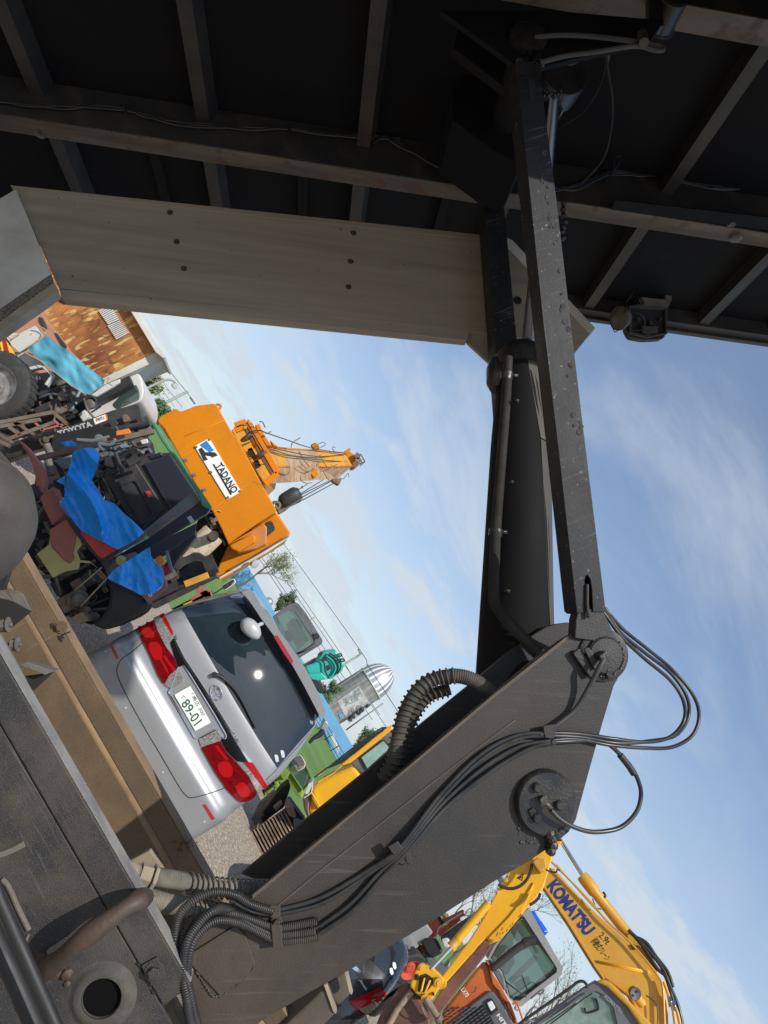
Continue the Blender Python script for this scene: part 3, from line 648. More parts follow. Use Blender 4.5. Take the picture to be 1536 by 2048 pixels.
# patch plate low on the arm, dusty rim
mb = MB(); mb.px(ARM, [(385, 1905), (470, 1852), (490, 1868), (510, 1925), (495, 1955), (440, 1992), (382, 1930)], .004, .0065); mb.build('patch_plate', m_arm, arm, bevel=.002)
mb = MB(); rr = random.Random(5)
path = [(480, 1865), (497, 1895), (508, 1925), (492, 1955), (460, 1978), (438, 1994), (425, 1990), (412, 1975), (402, 1958), (392, 1940)]
pts = smooth_path([ARM.q(x, y, .004) for x, y in path], 8); mb.tube([p + Vector((rr.uniform(-.003, .003), 0, rr.uniform(-.003, .003))) for p in pts], [rr.uniform(.001, .0035) for _ in pts], 6); mb.build('rough_weld', m_arm, arm)
# pin end boss
mb = MB(); pc = ARM.q(1206, 1310)
mb.lathe(pc, (0, -1, 0), [(.0, .078), (.006, .078), (.008, .074), (.008, .056), (.016, .056), (.022, .050), (.024, .0)], 44); boss = mb.build('pivot_pin', m_arm, arm)
mb = MB(); mb.px(ARM, round_px([(1145, 1306), (1160, 1296), (1195, 1345), (1182, 1358)], 6), .012, .020); mb.px(ARM, [(1168, 1298), (1178, 1294), (1202, 1328), (1190, 1342)], .008, .030)
mb.build('keeper_plate', m_arm, boss, bevel=.003)
mb = MB(); mb.px(ARM, [(1198, 1312), (1212, 1302), (1219, 1314), (1206, 1324)], .03, .055); mb.build('grease_block', m_greasy, boss, bevel=.003)
mb = MB(); mb.tube(smooth_path([ARM.q(x, y, o) for x, y, o in ((1208, 1318, .05), (1196, 1340, .05), (1176, 1378, .03), (1150, 1420, .018), (1110, 1452, .02), (1080, 1470, .02))], 8), .0075, 10); mb.build('grease_hose', m_hose, arm)
mb = MB(); mb.px(ARM, [(1214, 1338), (1224, 1340), (1226, 1354), (1218, 1360), (1212, 1350)], .02, .024); mb.build('cotter', m_greasy, boss, bevel=.003)
mb = MB(); rr = random.Random(11)
for k in range(16):
    a = rr.uniform(-.9, 1.9); p = pc + Vector((math.cos(a) * .062, -.012, math.sin(a) * .062)); mb.lathe(p, (0, -1, 0), [(-.002, .003), (.004, .002), (.005, 0)], 6)
mb.each('paint_fleck', m_railtop, boss)
# big cover disc with bolts
dc = ARM.q(1089, 1603); mb = MB(); rr = random.Random(8); seg = 60
prof = [(0, .094), (.016, .092), (.022, .086), (.023, .0)]
i0 = 0
for t, r in prof:
    for j in range(seg):
        a = 2*math.pi*j/seg; rj = r * (1 + (.010 * math.sin(j * 1.7) * math.sin(j * .53) + rr.uniform(-.004, .004)) * (1 if r > .09 else .2)); mb.v.append(dc + Vector((rj*math.cos(a), -t, rj*math.sin(a) * .97)))
for k in range(3):
    for j in range(seg): mb.f.append((k*seg+j, k*seg+(j+1) % seg, (k+1)*seg+(j+1) % seg, (k+1)*seg+j)); mb.sm.append(True)
disc = mb.build('pivot_cover', m_greasy, arm)
mb = MB()
for x, y in ((1073, 1574), (1117, 1609), (1072, 1634)):
    p = ARM.q(x, y, .022); mb.lathe(p, (0, -1, 0), [(0, .0135), (.012, .0135), (.016, .010), (.016, 0)], 20)
mb.px(ARM, [(1058, 1622), (1066, 1616), (1078, 1640), (1070, 1646)], .008, .03)
mb.each('cover_bolt', m_greasy, disc)
mb = MB(); mb.tube([ARM.q(1088, 1598, .02), ARM.q(1089, 1602, .05)], .012, 6); mb.tube([ARM.q(1088, 1602, .045), ARM.q(1102, 1618, .045)], .007, 8); mb.build('grease_fitting', m_bolt, disc)
# grease lumps under the disc
mb = MB(); rr = random.Random(4)
for k in range(70):
    x = rr.uniform(1035, 1128); y = 1650 + rr.uniform(0, 40) + abs(x - 1085) * -.1
    if x > 1085 and y > 1690 - (x-1085) * .2: continue
    p = ARM.q(x, y, .0); r = rr.uniform(.002, .006); mb.lathe(p, (0, -1, 0), [(-.002, r), (r * .4, r * .8), (r * .6, 0)], 7)
for x, y in ((1098, 1668), (1104, 1676), (1112, 1668), (1120, 1660), (1104, 1690), (1101, 1700)):
    p = ARM.q(x, y, .01); mb.lathe(p, (rr.uniform(-.4, .4), -1, rr.uniform(-.5, .2)), [(-.02, .011), (.0, .016), (.014, .012), (.02, 0)], 9)
mb.build('grease_lumps', m_greasy, arm)
# cables along the arm
def armpath(pts, n=9): return smooth_path([ARM.q(x, y, o) for x, y, o in pts], n)
ropes = [
 [(545, 1822, .012), (640, 1796, .012), (740, 1738, .014), (800, 1694, .03), (880, 1590, .014), (960, 1510, .012), (1030, 1472, .012), (1090, 1466, .02), (1160, 1468, .012), (1230, 1478, .012)],
 [(545, 1830, .012), (645, 1806, .012), (745, 1742, .014), (806, 1694, .03), (886, 1594, .014), (966, 1516, .012), (1035, 1478, .012), (1092, 1472, .02), (1160, 1474, .012), (1235, 1486, .012)],
 [(640, 1852, .012), (700, 1808, .013), (760, 1744, .014), (812, 1696, .03), (884, 1608, .014), (966, 1536, .012), (1036, 1494, .012), (1092, 1482, .02), (1150, 1478, .012), (1220, 1490, .012)],
 [(640, 1866, .012), (704, 1822, .013), (766, 1752, .014), (818, 1698, .03), (890, 1616, .014), (975, 1548, .012), (1045, 1504, .012), (1098, 1486, .02), (1150, 1482, .012), (1200, 1480, .012)]]
loops = [
 [(1230, 1478, .012), (1290, 1484, -.02), (1340, 1474, -.06), (1368, 1440, -.1), (1366, 1400, -.1), (1340, 1360, -.1), (1290, 1318, -.06), (1245, 1276, -.03), (1218, 1240, -.02), (1206, 1224, -.02)],
 [(1235, 1486, .012), (1300, 1482, -.03), (1352, 1470, -.08), (1377, 1432, -.12), (1372, 1390, -.12), (1340, 1345, -.12), (1290, 1306, -.08), (1246, 1270, -.04), (1220, 1236, -.03), (1208, 1220, -.02)],
 [(1220, 1490, .012), (1290, 1496, -.02), (1345, 1494, -.06), (1385, 1470, -.1), (1398, 1430, -.12), (1385, 1388, -.12), (1345, 1340, -.12), (1295, 1298, -.08), (1250, 1262, -.05), (1222, 1232, -.03), (1210, 1216, -.03)],
 [(1200, 1480, .012), (1222, 1492, .01), (1245, 1514, 0), (1262, 1534, 0), (1276, 1560, 0), (1282, 1590, 0), (1272, 1625, .01), (1240, 1655, .02), (1190, 1664, .035), (1150, 1655, .045), (1120, 1638, .05), (1102, 1620, .05)]]
for k in range(4):
    mb = MB(); mb.tube(armpath(ropes[k] + loops[k][1:], 10), .0058 if k < 3 else .0065, 10); mb.build('cable', m_cable, arm)
mb = MB(); mb.tube(armpath([(1240, 1510, .002), (1256, 1530, 0), (1268, 1548, 0)], 6), .010, 10); mb.build('tape_wrap', m_cable, arm)
# corrugated looms low on the arm
mb = MB()
for k, (a, b) in enumerate((((548, 1858), (636, 1842)), ((548, 1872), (632, 1862)), ((548, 1886), (636, 1874)))):
    corrugated(mb, armpath([(a[0], a[1], .016), ((a[0]+b[0])/2, (a[1]+b[1])/2 + 1, .016), (b[0], b[1], .016)]), .0095, .005, .0016)
mb.build('corrugated_sleeve', m_hosedk, arm)
loom = [
 [(545, 1822, .02), (500, 1808, .03), (470, 1790, .04), (430, 1784, .05), (395, 1796, .06), (365, 1820, .07), (352, 1850, .08), (350, 1890, .10), (360, 1930, .1)],
 [(545, 1856, .02), (500, 1838, .03), (460, 1826, .05), (420, 1824, .06), (385, 1842, .07), (366, 1870, .09), (360, 1900, .1)],
 [(545, 1880, .02), (505, 1858, .03), (470, 1844, .05), (430, 1842, .07), (398, 1866, .09), (380, 1900, .11), (374, 1950, .12), (382, 2000, .13), (396, 2060, .13)],
 [(545, 1870, .018), (500, 1850, .03), (455, 1820, .05), (425, 1822, .08), (395, 1850, .10), (372, 1890, .12), (366, 1950, .13), (374, 2000, .14), (384, 2060, .14)]]
for k, l in enumerate(loom):
    mb = MB(); corrugated(mb, armpath(l), .0105 if k != 1 else .0095, .0055, .0018); mb.build('loom_hose', m_hose, arm)
mb = MB(); mb.tube(armpath([(545, 1822, .012), (500, 1812, .02), (460, 1800, .03)]), .006, 8); mb.tube(armpath([(545, 1830, .012), (505, 1822, .018), (470, 1805, .03)]), .006, 8); mb.build('cable', m_cable, arm)
# clamps
mb = MB(); mb.px(ARM, [(540, 1812), (561, 1812), (561, 1836), (541, 1836)], .004, .026); mb.px(ARM, [(542, 1850), (563, 1850), (566, 1895), (546, 1898)], .004, .034); mb.px(ARM, [(544, 1836), (562, 1836), (563, 1851), (544, 1851)], .004, .006)
p = ARM.q(553, 1843, .008); bolt(mb, p, (0, -1, 0), .010, .012); mb.build('cable_clamp', m_arm, arm, bevel=.002)
mb = MB(); mb.px(ARM, [(776, 1694), (796, 1682), (806, 1698), (788, 1712)], .004, .042); mb.px(ARM, [(808, 1688), (814, 1686), (826, 1728), (816, 1732), (812, 1718)], .004, .034); mb.px(ARM, [(790, 1708), (806, 1700), (812, 1716), (796, 1722)], .008, .012)
p = ARM.q(803, 1718, .014); bolt(mb, p, (0, -1, 0), .010, .012); mb.build('cable_clamp', m_arm, arm, bevel=.002)
mb = MB(); mb.px(ARM, round_px([(1086, 1452), (1112, 1448), (1112, 1470), (1108, 1478), (1090, 1476)], 5), .004, .030); mb.px(ARM, [(1092, 1474), (1110, 1472), (1112, 1484), (1098, 1488)], .004, .016)
p = ARM.q(1104, 1482, .014); bolt(mb, p, (0, -1, 0), .009, .012); mb.build('cable_clamp', m_arm, arm, bevel=.002)

# ---------------------------------------------------------------- armoured hoses
hp = smooth_path(pts_Y([(768, 1560, 2.12), (788, 1520, 2.11), (796, 1475, 2.11), (812, 1420, 2.12), (838, 1378, 2.12), (875, 1356, 2.12), (915, 1352, 2.10), (950, 1362, 2.09), (985, 1386, 2.08)]), 10)
mb = MB(); mb.tube(hp, .020, 16); ah = mb.build('armoured_hose', m_hosedk, TR)
mb = MB(); helix(mb, hp[:60], .024, .017, .0028, 6); mb.build('spring_guard', m_hosedk, ah)
mb = MB(); corrugated(mb, hp[56:], .022, .006, .001); mb.build('rubber_sleeve', m_hosedk, ah)
hp2 = smooth_path(pts_Y([(778, 1585, 2.18), (800, 1520, 2.17), (812, 1470, 2.17), (830, 1425, 2.17), (858, 1392, 2.17), (900, 1378, 2.16)]), 10)
mb = MB(); mb.tube(hp2, .018, 16); ah = mb.build('armoured_hose', m_hosedk, TR)
mb = MB(); helix(mb, hp2, .0225, .017, .0028, 6); mb.build('spring_guard', m_hosedk, ah)
hq = smooth_path(pts_Y([(258, 1742, 1.98), (290, 1751, 1.99), (350, 1760, 2.02), (420, 1774, 2.06), (500, 1779, 2.10), (560, 1775, 2.16), (640, 1740, 2.25)]), 10)
mb = MB(); mb.tube(hq, .019, 16); ah = mb.build('armoured_hose', m_hosedust, TR)
q_ = resample(hq, .01)
mb = MB(); corrugated(mb, hq[5:24], .0235, .0045, .0008, 16); mb.build('rubber_sleeve', m_hosedust, ah)
mb = MB(); helix(mb, hq[24:], .026, .016, .0026, 6); mb.build('spring_guard', m_hosedust, ah)
mb = MB(); d_ = (hq[8] - hq[0]).normalized(); mb.tube([hq[7], hq[7] + d_ * .03], .031, 6); mb.tube([hq[7] + d_ * .034, hq[7] + d_ * .044], .036, 6); mb.tube([hq[0] - d_ * .06, hq[6]], .024, 12); mb.build('hose_fitting', m_cream, ah, bevel=.002)
hq = smooth_path(pts_Y([(285, 1792, 1.97), (330, 1806, 1.99), (380, 1815, 2.02), (440, 1826, 2.08), (480, 1830, 2.14), (560, 1830, 2.2)]), 10)
mb = MB(); mb.tube(hq, .019, 16); ah = mb.build('armoured_hose', m_hosedust, TR)
mb = MB(); corrugated(mb, hq[2:20], .024, .0045, .0008, 16); mb.build('rubber_sleeve', m_hosedust, ah)
mb = MB(); helix(mb, hq[20:], .025, .016, .0026, 6); mb.build('spring_guard', m_hosedust, ah)

# ---------------------------------------------------------------- chassis rails
yf = 2.78
zt = P(230, 1440, yf).z
fr = VP(yf)
mb = MB(); mb.poly([(-2.6, yf, zt - .075), (3.4, yf, zt - .075), (3.4, yf, zt), (-2.6, yf, zt)], (0, .09, 0)); far = mb.build('far_frame_rail', m_tan, TR, bevel=.005, label='tan dust covered frame rail in the sun')
mb = MB(); mb.poly([(-2.6, yf - .001, zt - .36), (3.4, yf - .001, zt - .36), (3.4, yf - .001, zt - .092), (-2.6, yf - .001, zt - .092)], (0, .09, 0)); mb.build('web', m_tan, far, bevel=.004)
mb = MB(); mb.tube([(-2.6, yf + .012, zt - .088), (3.4, yf + .012, zt - .088)], .016, 14); mb.build('rounded_flange', m_tanl, far)
mb = MB(); mb.poly([(-2.6, yf + .0, zt + .001), (3.4, yf + .0, zt + .001), (3.4, yf + .0, zt + .006), (-2.6, yf + .0, zt + .006)], (0, .095, 0)); mb.build('top_edge', m_tanl, far)
mb = MB(); mb.poly([(-2.6, yf - .001, zt - .60), (3.4, yf - .001, zt - .60), (3.4, yf - .001, zt - .363), (-2.6, yf - .001, zt - .363)], (0, .01, 0)); mb.build('lower_web', m_tan, far)
mb = MB(); FR2 = VP(yf - .001)
for x, y in ((122, 1254),): bolt(mb, FR2.q(x, y, .001), (0, -1, 0), .014, .012)
mb.build('rail_bolt', m_tan, far)
mb = MB()
for poly in ([(100, 1248), (106, 1246), (108, 1256), (102, 1258)], [(112, 1262), (122, 1256), (128, 1262), (118, 1268)], [(114, 1272), (124, 1270), (128, 1276), (120, 1280)], [(124, 1268), (140, 1262), (140, 1265), (126, 1271)], [(118, 1276), (126, 1282), (123, 1284), (116, 1278)]):
    mb.px(FR2, poly, .0015, .002)
mb.each('rail_notch', m_blk, far)
mb = MB(); rr = random.Random(2)
for k in range(60):
    x = rr.gauss(371, 9); y = rr.gauss(1686, 7); p = FR2.q(x, y, .0); r = rr.uniform(.0015, .004); mb.lathe(p, (0, -1, 0), [(-.002, r), (r, r*.6), (r*1.3, 0)], 6)
mb.build('mud_lump', m_tan, far)

yn = 1.86
zn = P(148, 1566, yn).z     # top edge of the near rail, between the two strip edges
NR = VP(yn)
ntop = [(30, 1352), (266, 1786), (370, 1982), (312, 2022), (205, 1830), (-20, 1390)]
x_end = P(370, 1982, yn).x
mb = MB(); mb.poly([(-2.2, yn, zn - .075), (x_end, yn, zn - .075), (x_end, yn, zn), (-2.2, yn, zn)], (0, .055, 0)); near = mb.build('near_frame_rail', m_rail, TR, bevel=.004, label='black speckled frame rail nearest the viewer')
mb = MB(); mb.poly([(-2.2, yn + .003, zn + .001), (x_end - .01, yn + .003, zn + .001), (x_end - .01, yn + .003, zn + .005), (-2.2, yn + .003, zn + .005)], (0, .052, 0)); mb.build('top_edge', m_railtop, near)
mb = MB(); mb.poly([(-2.2, yn + .003, zn - .50), (1.2, yn + .003, zn - .50), (1.2, yn + .003, zn - .078), (-2.2, yn + .003, zn - .078)], (0, .012, 0)); mb.build('main_web', m_rail, near, bevel=.003)
# tab plate with bolt
mb = MB(); mb.px(NR, [(282, 1932), (314, 1914), (333, 1950), (302, 1972)], .008, .008); bolt(mb, NR.q(309, 1943, .008), (0, -1, 0), .015, .011, True); mb.build('bolted_tab', m_rail, near, bevel=.002)
mb = MB(); mb.px(NR, [(276, 1924), (282, 1932), (281, 1936), (274, 1928)], .002, .0025); mb.px(NR, [(302, 1978), (308, 1982), (312, 1990), (306, 1988)], .002, .0025); mb.px(NR, [(296, 1962), (304, 1974), (302, 1976), (294, 1965)], .002, .0025); mb.each('rail_gap', m_blk, near)
# weld beads / ribs on the web
NW = VP(yn + .003)
mb = MB(); mb.tube(smooth_path(pts_px(NW, [(4, 1758), (18, 1775), (38, 1820), (58, 1860)], .002), 6), .006, 8); mb.tube(smooth_path(pts_px(NW, [(-8, 1712), (20, 1702), (48, 1688)], .004), 6), .008, 8); mb.tube(smooth_path(pts_px(NW, [(40, 1905), (50, 1885), (58, 1868)], .001), 6), .004, 8); mb.each('weld_bead', m_bracket, near)
# curved worn handle rod
hd = smooth_path(pts_Y([(84, 1946, 1.86), (110, 1926, 1.80), (150, 1890, 1.765), (200, 1852, 1.76), (250, 1816, 1.77), (278, 1800, 1.80), (292, 1794, 1.86)]), 8)
mb = MB(); n = len(hd); mb.tube(hd, [.0215 + .003 * math.sin(k * .35) for k in range(n)], 20); mb.build('bent_grab_rod', m_handle, near)
mb = MB(); rr = random.Random(6)
for k in range(40):
    x = rr.gauss(96, 13); y = rr.gauss(1934, 11); p = NW.q(x, y, .0); r = rr.uniform(.008, .02); mb.lathe(p, (rr.uniform(-.5, .5), -1, rr.uniform(-.5, .5)), [(-.006, r), (r * .5, r*.85), (r*.8, r*.4), (r * .9, 0)], 7)
mb.build('rough_weld', m_handle, near)
# pivot ring with its hole
pc = NW.q(205, 1992); mb = MB(); mb.lathe(pc, (0, -1, 0), [(.004, .043), (.012, .045), (.013, .050), (.012, .060), (.008, .066), (.003, .071), (.0, .078)], 48); mb.build('pivot_ring', mat('ring_dusty_black', (.06,.056,.05), .75, col2=(.11,.10,.08), lo=.5, hi=.7, scale=14, bump=.4, bscale=240), near)
mb = MB(); mb.lathe(pc, (0, -1, 0), [(.001, .0), (.001, .0445), (.012, .0445)], 40); mb.build('pivot_bore', mat('bore_black', (.004,.004,.004), .9, spec=.1), near)
mb = MB(); mb.tube([P(-60, 1640, 1.62), P(0, 1800, 1.62), P(120, 2070, 1.62), P(180, 2200, 1.62)], .0125, 16); mb.build('air_pipe', m_blk, near)
mb = MB(); mb.tube([P(-60, 1770, 1.72), P(30, 1960, 1.72), P(95, 2110, 1.72)], .020, 16); mb.build('brake_hose', m_blk, near)
mb = MB(); mb.px(VP(1.9), [(392, 1800), (470, 1870), (410, 1905), (385, 2060), (330, 2060), (318, 2022), (372, 1980), (330, 1890), (300, 1830)], .02, -.22); mb.px(VP(2.1), [(235, 1735), (300, 1700), (335, 1750), (330, 1880), (262, 1782)], .02, -.1); mb.build('cross_plate', m_cream, TR, bevel=.003)
mb = MB(); mb.tube(pts_Y([(330, 1960, 1.95), (385, 2060, 1.9), (420, 2130, 1.9)]), .016, 14); mb.build('brake_pipe', m_bracket, near)
# gussets and U-bolts between the rails
GP = VP(2.35)
mb = MB()
mb.poly([P(x, y, Y) for x, y, Y in ((12, 1174, 2.6), (45, 1186, 2.6), (62, 1222, 2.6), (27, 1208, 2.6))], (0, .008, 0)); mb.poly([P(x, y, Y) for x, y, Y in ((-20, 1176, 2.4), (5, 1182, 2.4), (24, 1202, 2.4), (-20, 1192, 2.4))], (0, .008, 0))
mb.each('gusset', m_bracket, TR, bevel=.002)
mb = MB(); mb.poly([P(x, y, Y) for x, y, Y in ((-20, 1120, 2.5), (18, 1142, 2.5), (6, 1180, 2.5), (-20, 1180, 2.5))], (0, .03, 0)); mb.poly([P(x, y, 2.55) for x, y in ((-20, 1188, ), (25, 1203), (62, 1223), (10, 1265), (-20, 1262))], (0, .01, 0)); mb.each('frame_recess', m_blk, TR)
mb = MB(); mb.poly([P(x, y, Y) for x, y, Y in ((38, 1330, 2.55), (54, 1324, 2.55), (110, 1342, 2.55), (90, 1350, 2.55))], (0, .06, 0)); mb.build('gusset', m_bracket, TR, bevel=.002)
mb = MB(); mb.poly([P(x, y, 2.60) for x, y in ((50, 1352), (106, 1345), (66, 1382), (58, 1375))], (0, .01, 0)); mb.build('frame_recess', m_blk, TR)
for cx0, cy0 in ((3, 1250), (22, 1290)):
    p = P(cx0, cy0, 2.4); mb = MB(); dr = (P(cx0 + 16, cy0 - 1, 2.4) - p).normalized(); mb.cyl(p - dr * .06, p + dr * .03, .008, seg=12); mb.tube([p + dr * .0, p + dr * .014], .02, 6); mb.cyl(p + dr * .016, p + dr * .021, .024, seg=18)
    mb.build('spring_bolt', m_bracket, TR, bevel=.001)
mb = MB(); mb.poly([P(x, y, 2.15) for x, y in ((-20, 1262), (-4, 1268), (35, 1338), (75, 1420), (62, 1430), (-20, 1292))], (0, .03, 0)); mb.build('inner_bar', m_bracket, TR, bevel=.003)
# rounded rear mudguard / tank end at the left
tk = MB(); TKc = P(-48, 1005, 1.95)
prof = [(0.0, 0.0), (0.0, .06), (.012, .12), (.035, .165), (.075, .198), (.12, .212), (.135, .213), (.138, .219), (.146, .219), (.149, .213), (.30, .214), (.42, .214)]
tk.lathe(TKc + Vector((.12, -.02, -.06)), (-.80, .52, -.22), [(t * .96, r * .97) for t, r in prof], 56); tk.build('mudguard_end', m_fender, TR, label='dusty grey rounded mudguard end at the left edge')
# chassis boxes to the lower right of the arm
BX = VP(2.75)
mb = MB(); mb.px(BX, [(560, 2060), (650, 1975), (662, 1984), (676, 2024), (640, 2060)], .3); mb.build('equipment_box', m_armdust, TR, bevel=.01)
mb = MB(); mb.px(VP(2.8), [(654, 1968), (690, 1944), (704, 1986), (676, 2012), (668, 2000)], .25); mb.build('equipment_box', m_armdust, TR, bevel=.006)
mb = MB(); mb.px(VP(2.74), [(648, 1970), (654, 1968), (674, 2020), (672, 2028), (666, 2022)], .02); mb.px(VP(2.74), [(690, 1944), (696, 1940), (706, 1982), (703, 1990), (698, 1982)], .02); mb.each('box_edge', m_cream, TR)
# wiring on the bed
def deckpath(pts, n=8): return smooth_path([DK.q(x, y, o) for x, y, o in pts], n)
oo = ofs2 * .55
def webpath(pts, n=8):
    pl = tplane(T_s2 - .016); return smooth_path([pl.q(x, y) for x, y in pts], n)
mb = MB(); rr = random.Random(9)
base = [(-40, 200), (0, 205), (60, 212), (130, 215), (190, 215), (250, 217), (290, 230), (350, 246), (430, 252), (500, 258), (578, 260), (650, 270), (740, 275), (800, 276)]
for k in range(4): mb.tube(webpath([(x, y + rr.uniform(-4, 5)) for x, y in base]), .0045, 6)
for x, y in ((250, 217), (580, 261)): pl = tplane(T_s2 - .02); mb.tube([pl.q(x - 3, y - 9), pl.q(x + 1, y + 10)], .006, 6)
mb.build('wiring', m_cable, bed)
mb = MB(); wp = [(745, 285), (770, 272), (800, 290), (850, 320), (900, 345), (945, 372)]
for k in range(4): mb.tube(webpath([(x, y + rr.uniform(-4, 4)) for x, y in wp]), .0055, 6)
mb.build('wiring', m_cable, bed)
mb = MB(); wp = [(1105, 380), (1150, 375), (1190, 355), (1230, 345), (1280, 350), (1326, 353), (1370, 356), (1420, 350), (1460, 335), (1458, 325)]
for k in range(6): mb.tube(webpath([(x, y + rr.uniform(-7, 7)) for x, y in wp]), .004, 6)
wp = [(1326, 353), (1370, 368), (1440, 376), (1536, 378), (1620, 384)]
for k in range(4): mb.tube(webpath([(x, y + rr.uniform(-5, 5)) for x, y in wp]), .004, 6)
mb.build('wiring', m_cable, bed)
mb = MB()
mb.tube(smooth_path([DK.q(x, y, -.04) for x, y in ((1212, 100), (1210, 140), (1196, 180), (1165, 225), (1115, 258))], 8), .0035, 6)
mb.tube(smooth_path([DK.q(x, y, o) for x, y, o in ((1214, 100, -.04), (1216, 140, -.05), (1225, 200, -.08), (1222, 260, -.12), (1205, 320, -.16), (1160, 370, -.18))], 8), .0045, 6)
mb.tube(smooth_path([DK.q(x, y, -.04) for x, y in ((1206, 110), (1218, 100), (1214, 130))], 8), .007, 6)
mb.tube(smooth_path(pts_Y([(1218, 350, 2.85), (1236, 330, 2.85), (1240, 312, 2.85), (1230, 318, 2.85), (1226, 340, 2.85), (1215, 362, 2.85)]), 8), .0035, 6)
mb.build('loose_wire', m_cable, bed)
mb = MB()
mb.tube(smooth_path([S1.q(x, y, o) for x, y, o in ((1070, 74, .03), (1130, 70, .05), (1200, 74, .05), (1280, 84, .05), (1318, 92, .05), (1326, 100, .05), (1310, 100, .05), (1270, 92, .05), (1190, 104, .05), (1130, 112, .04), (1080, 125, .03))], 8), .008, 8)
mb.tube([S1.q(1284, 68, .04), S1.q(1288, 86, .07)], .016, 8)
mb.build('grease_hose', m_fender, bed)
mb = MB(); mb.tube(webpath([(1128, 405), (1126, 425), (1130, 445), (1124, 462), (1127, 480)], 5), [.011 + .005 * math.sin(k * 2.1) for k in range(21)], 7); mb.build('grease_string', m_greasy, bed)
# work lamp and open junction box at the far bed edge
LPp = tplane(T_far - .10)
Yl = LPp.q(1290, 640).y
lm = MB(); lm.poly([P(x, y, Yl - .05) for x, y in round_px([(1253, 612), (1333, 616), (1333, 668), (1326, 678), (1290, 680), (1262, 675), (1253, 660)], 6)], (0, .05, 0)); wl = lm.build('junction_box', m_blk, bed, bevel=.004)
lm = MB()
o_ = [(1255, 614), (1331, 618), (1331, 670), (1290, 677), (1258, 668)]; 
lm.ring([P(x, y, Yl - .055) for x, y in o_], [P(x, y, Yl - .055) for x, y in inset_px(o_, 3)], (0, -.02, 0)); lm.build('box_rim', m_fender, wl)
lm = MB()
for (a, b, r) in ((1300, 648, .014), (1275, 640, .01), (1318, 640, .008)): lm.lathe(P(a, b, Yl - .055), (0, -1, 0), [(0, r), (.02, r), (.02, r * .5), (.01, 0)], 16)
lm.tube(smooth_path(pts_Y([(1270, 625, Yl-.07), (1285, 632, Yl-.09), (1290, 648, Yl-.08), (1280, 660, Yl-.07), (1262, 660, Yl-.06)]), 6), .004, 6)
lm.poly([P(x, y, Yl - .06) for x, y in ((1280, 655), (1312, 656), (1310, 668), (1282, 668))], (0, -.03, 0)); lm.build('relay', m_fender, wl, bevel=.002)
lm = MB(); lm.poly([P(x, y, Yl - .058) for x, y in ((1290, 663), (1301, 664), (1299, 675), (1290, 674))], (0, -.006, 0)); lm.build('green_tag', plain('green_tag', (.05, .12, .09), .5), wl)
lm = MB(); lm.poly([P(x, y, Yl - .06) for x, y in ((1283, 594), (1343, 600), (1334, 620), (1252, 612), (1290, 608))], (0, .04, 0)); lm.poly([P(x, y, Yl - .06) for x, y in ((1343, 578), (1344, 599), (1334, 612), (1331, 590))], (0, .05, 0)); lm.build('lamp_bracket', m_bracket, bed, bevel=.002)
cdir = (P(1222, 640, Yl) - P(1256, 636, Yl)).normalized()
pL = P(1254, 637, Yl - .04); lm = MB(); lm.lathe(pL, cdir + Vector((0, -.35, 0)), [(0, .0), (.0, .035), (.02, .055), (.055, .07), (.06, .072), (.072, .072)], 28); wk = lm.build('work_lamp', m_bracket, bed)
lm = MB(); ax_ = (cdir + Vector((0, -.35, 0))).normalized(); lm.lathe(pL, ax_, [(.066, .071), (.071, .05), (.073, 0)], 28); lm.build('lens', m_lampglass, wk)
lm = MB(); q = pL + ax_ * .10; u = ax_.orthogonal().normalized(); w_ = ax_.cross(u)
for s_ in (-.5, .5): lm.tube([q + u * (.085 * math.cos(t)) + w_ * (.085 * math.sin(t)) * .4 * s_ * 2 + ax_ * (-.04 * abs(math.cos(t))) for t in [k * math.pi / 10 for k in range(11)]], .003, 5)
lm.tube(smooth_path(pts_Y([(1252, 604, Yl-.05), (1262, 592, Yl-.06), (1272, 575, Yl-.06), (1278, 600, Yl-.08), (1270, 612, Yl-.06)]), 6), .003, 5)
lm.tube(smooth_path(pts_Y([(1275, 565, Yl-.05), (1276, 590, Yl-.06), (1268, 606, Yl-.06)]), 6), .003, 5)
lm.build('lamp_guard', m_cable, wk)
# ================================================================ cars
def loft_body(name, pl, rows, length, m, parent, rc=.16, crown=.03, front=None, sub=1):
    """rows = (z, distance forward, half width); builds rear, both sides, nose and roof as one body"""
    mb = MB(); N = 0; rings = []
    for z, d, w in rows:
        pts = []
        fr = length - (0 if z < 1.0 else (z - 1.0) * 1.5)
        left = [(-w * .55, fr), (-w * .9, fr - .12), (-w, fr - .5), (-w * 1.0, fr * .66), (-w * 1.0, fr * .33), (-w, d + .5), (-w, d + rc * 1.6)]
        for k in range(1, 6):
            a = R(90 * k / 6); left.append((-w + rc - rc * math.cos(a), d + rc - rc * math.sin(a) + 0.0))
        for k in range(0, 4): 
            s = -1 + k / 4; left.append(((w - rc) * s * .999, d - crown * (1 - s * s)))
        pts = left + [(0, d - crown)] + [(-a, dd) for a, dd in reversed(left)]
        rings.append([pl.w(a, z, -dd) for a, dd in pts])
    n = len(rings[0]); 
    for r_ in rings: mb.v += r_
    for k in range(len(rings) - 1):
        for j in range(n): mb.f.append((k*n+j, k*n+(j+1) % n, (k+1)*n+(j+1) % n, (k+1)*n+j)); mb.sm.append(True)
    # roof and floor as strips between mirrored points
    k = len(rings) - 1
    for base in (0, k * n):
        for j in range(n // 2):
            a, b, c, d_ = base + j, base + j + 1, base + n - 2 - j, base + n - 1 - j
            if b == c: mb.f.append((a, b, d_))
            else: mb.f.append((a, b, c, d_))
            mb.sm.append(True)
    return mb.build(name, m, parent, sub=sub, autos=False)
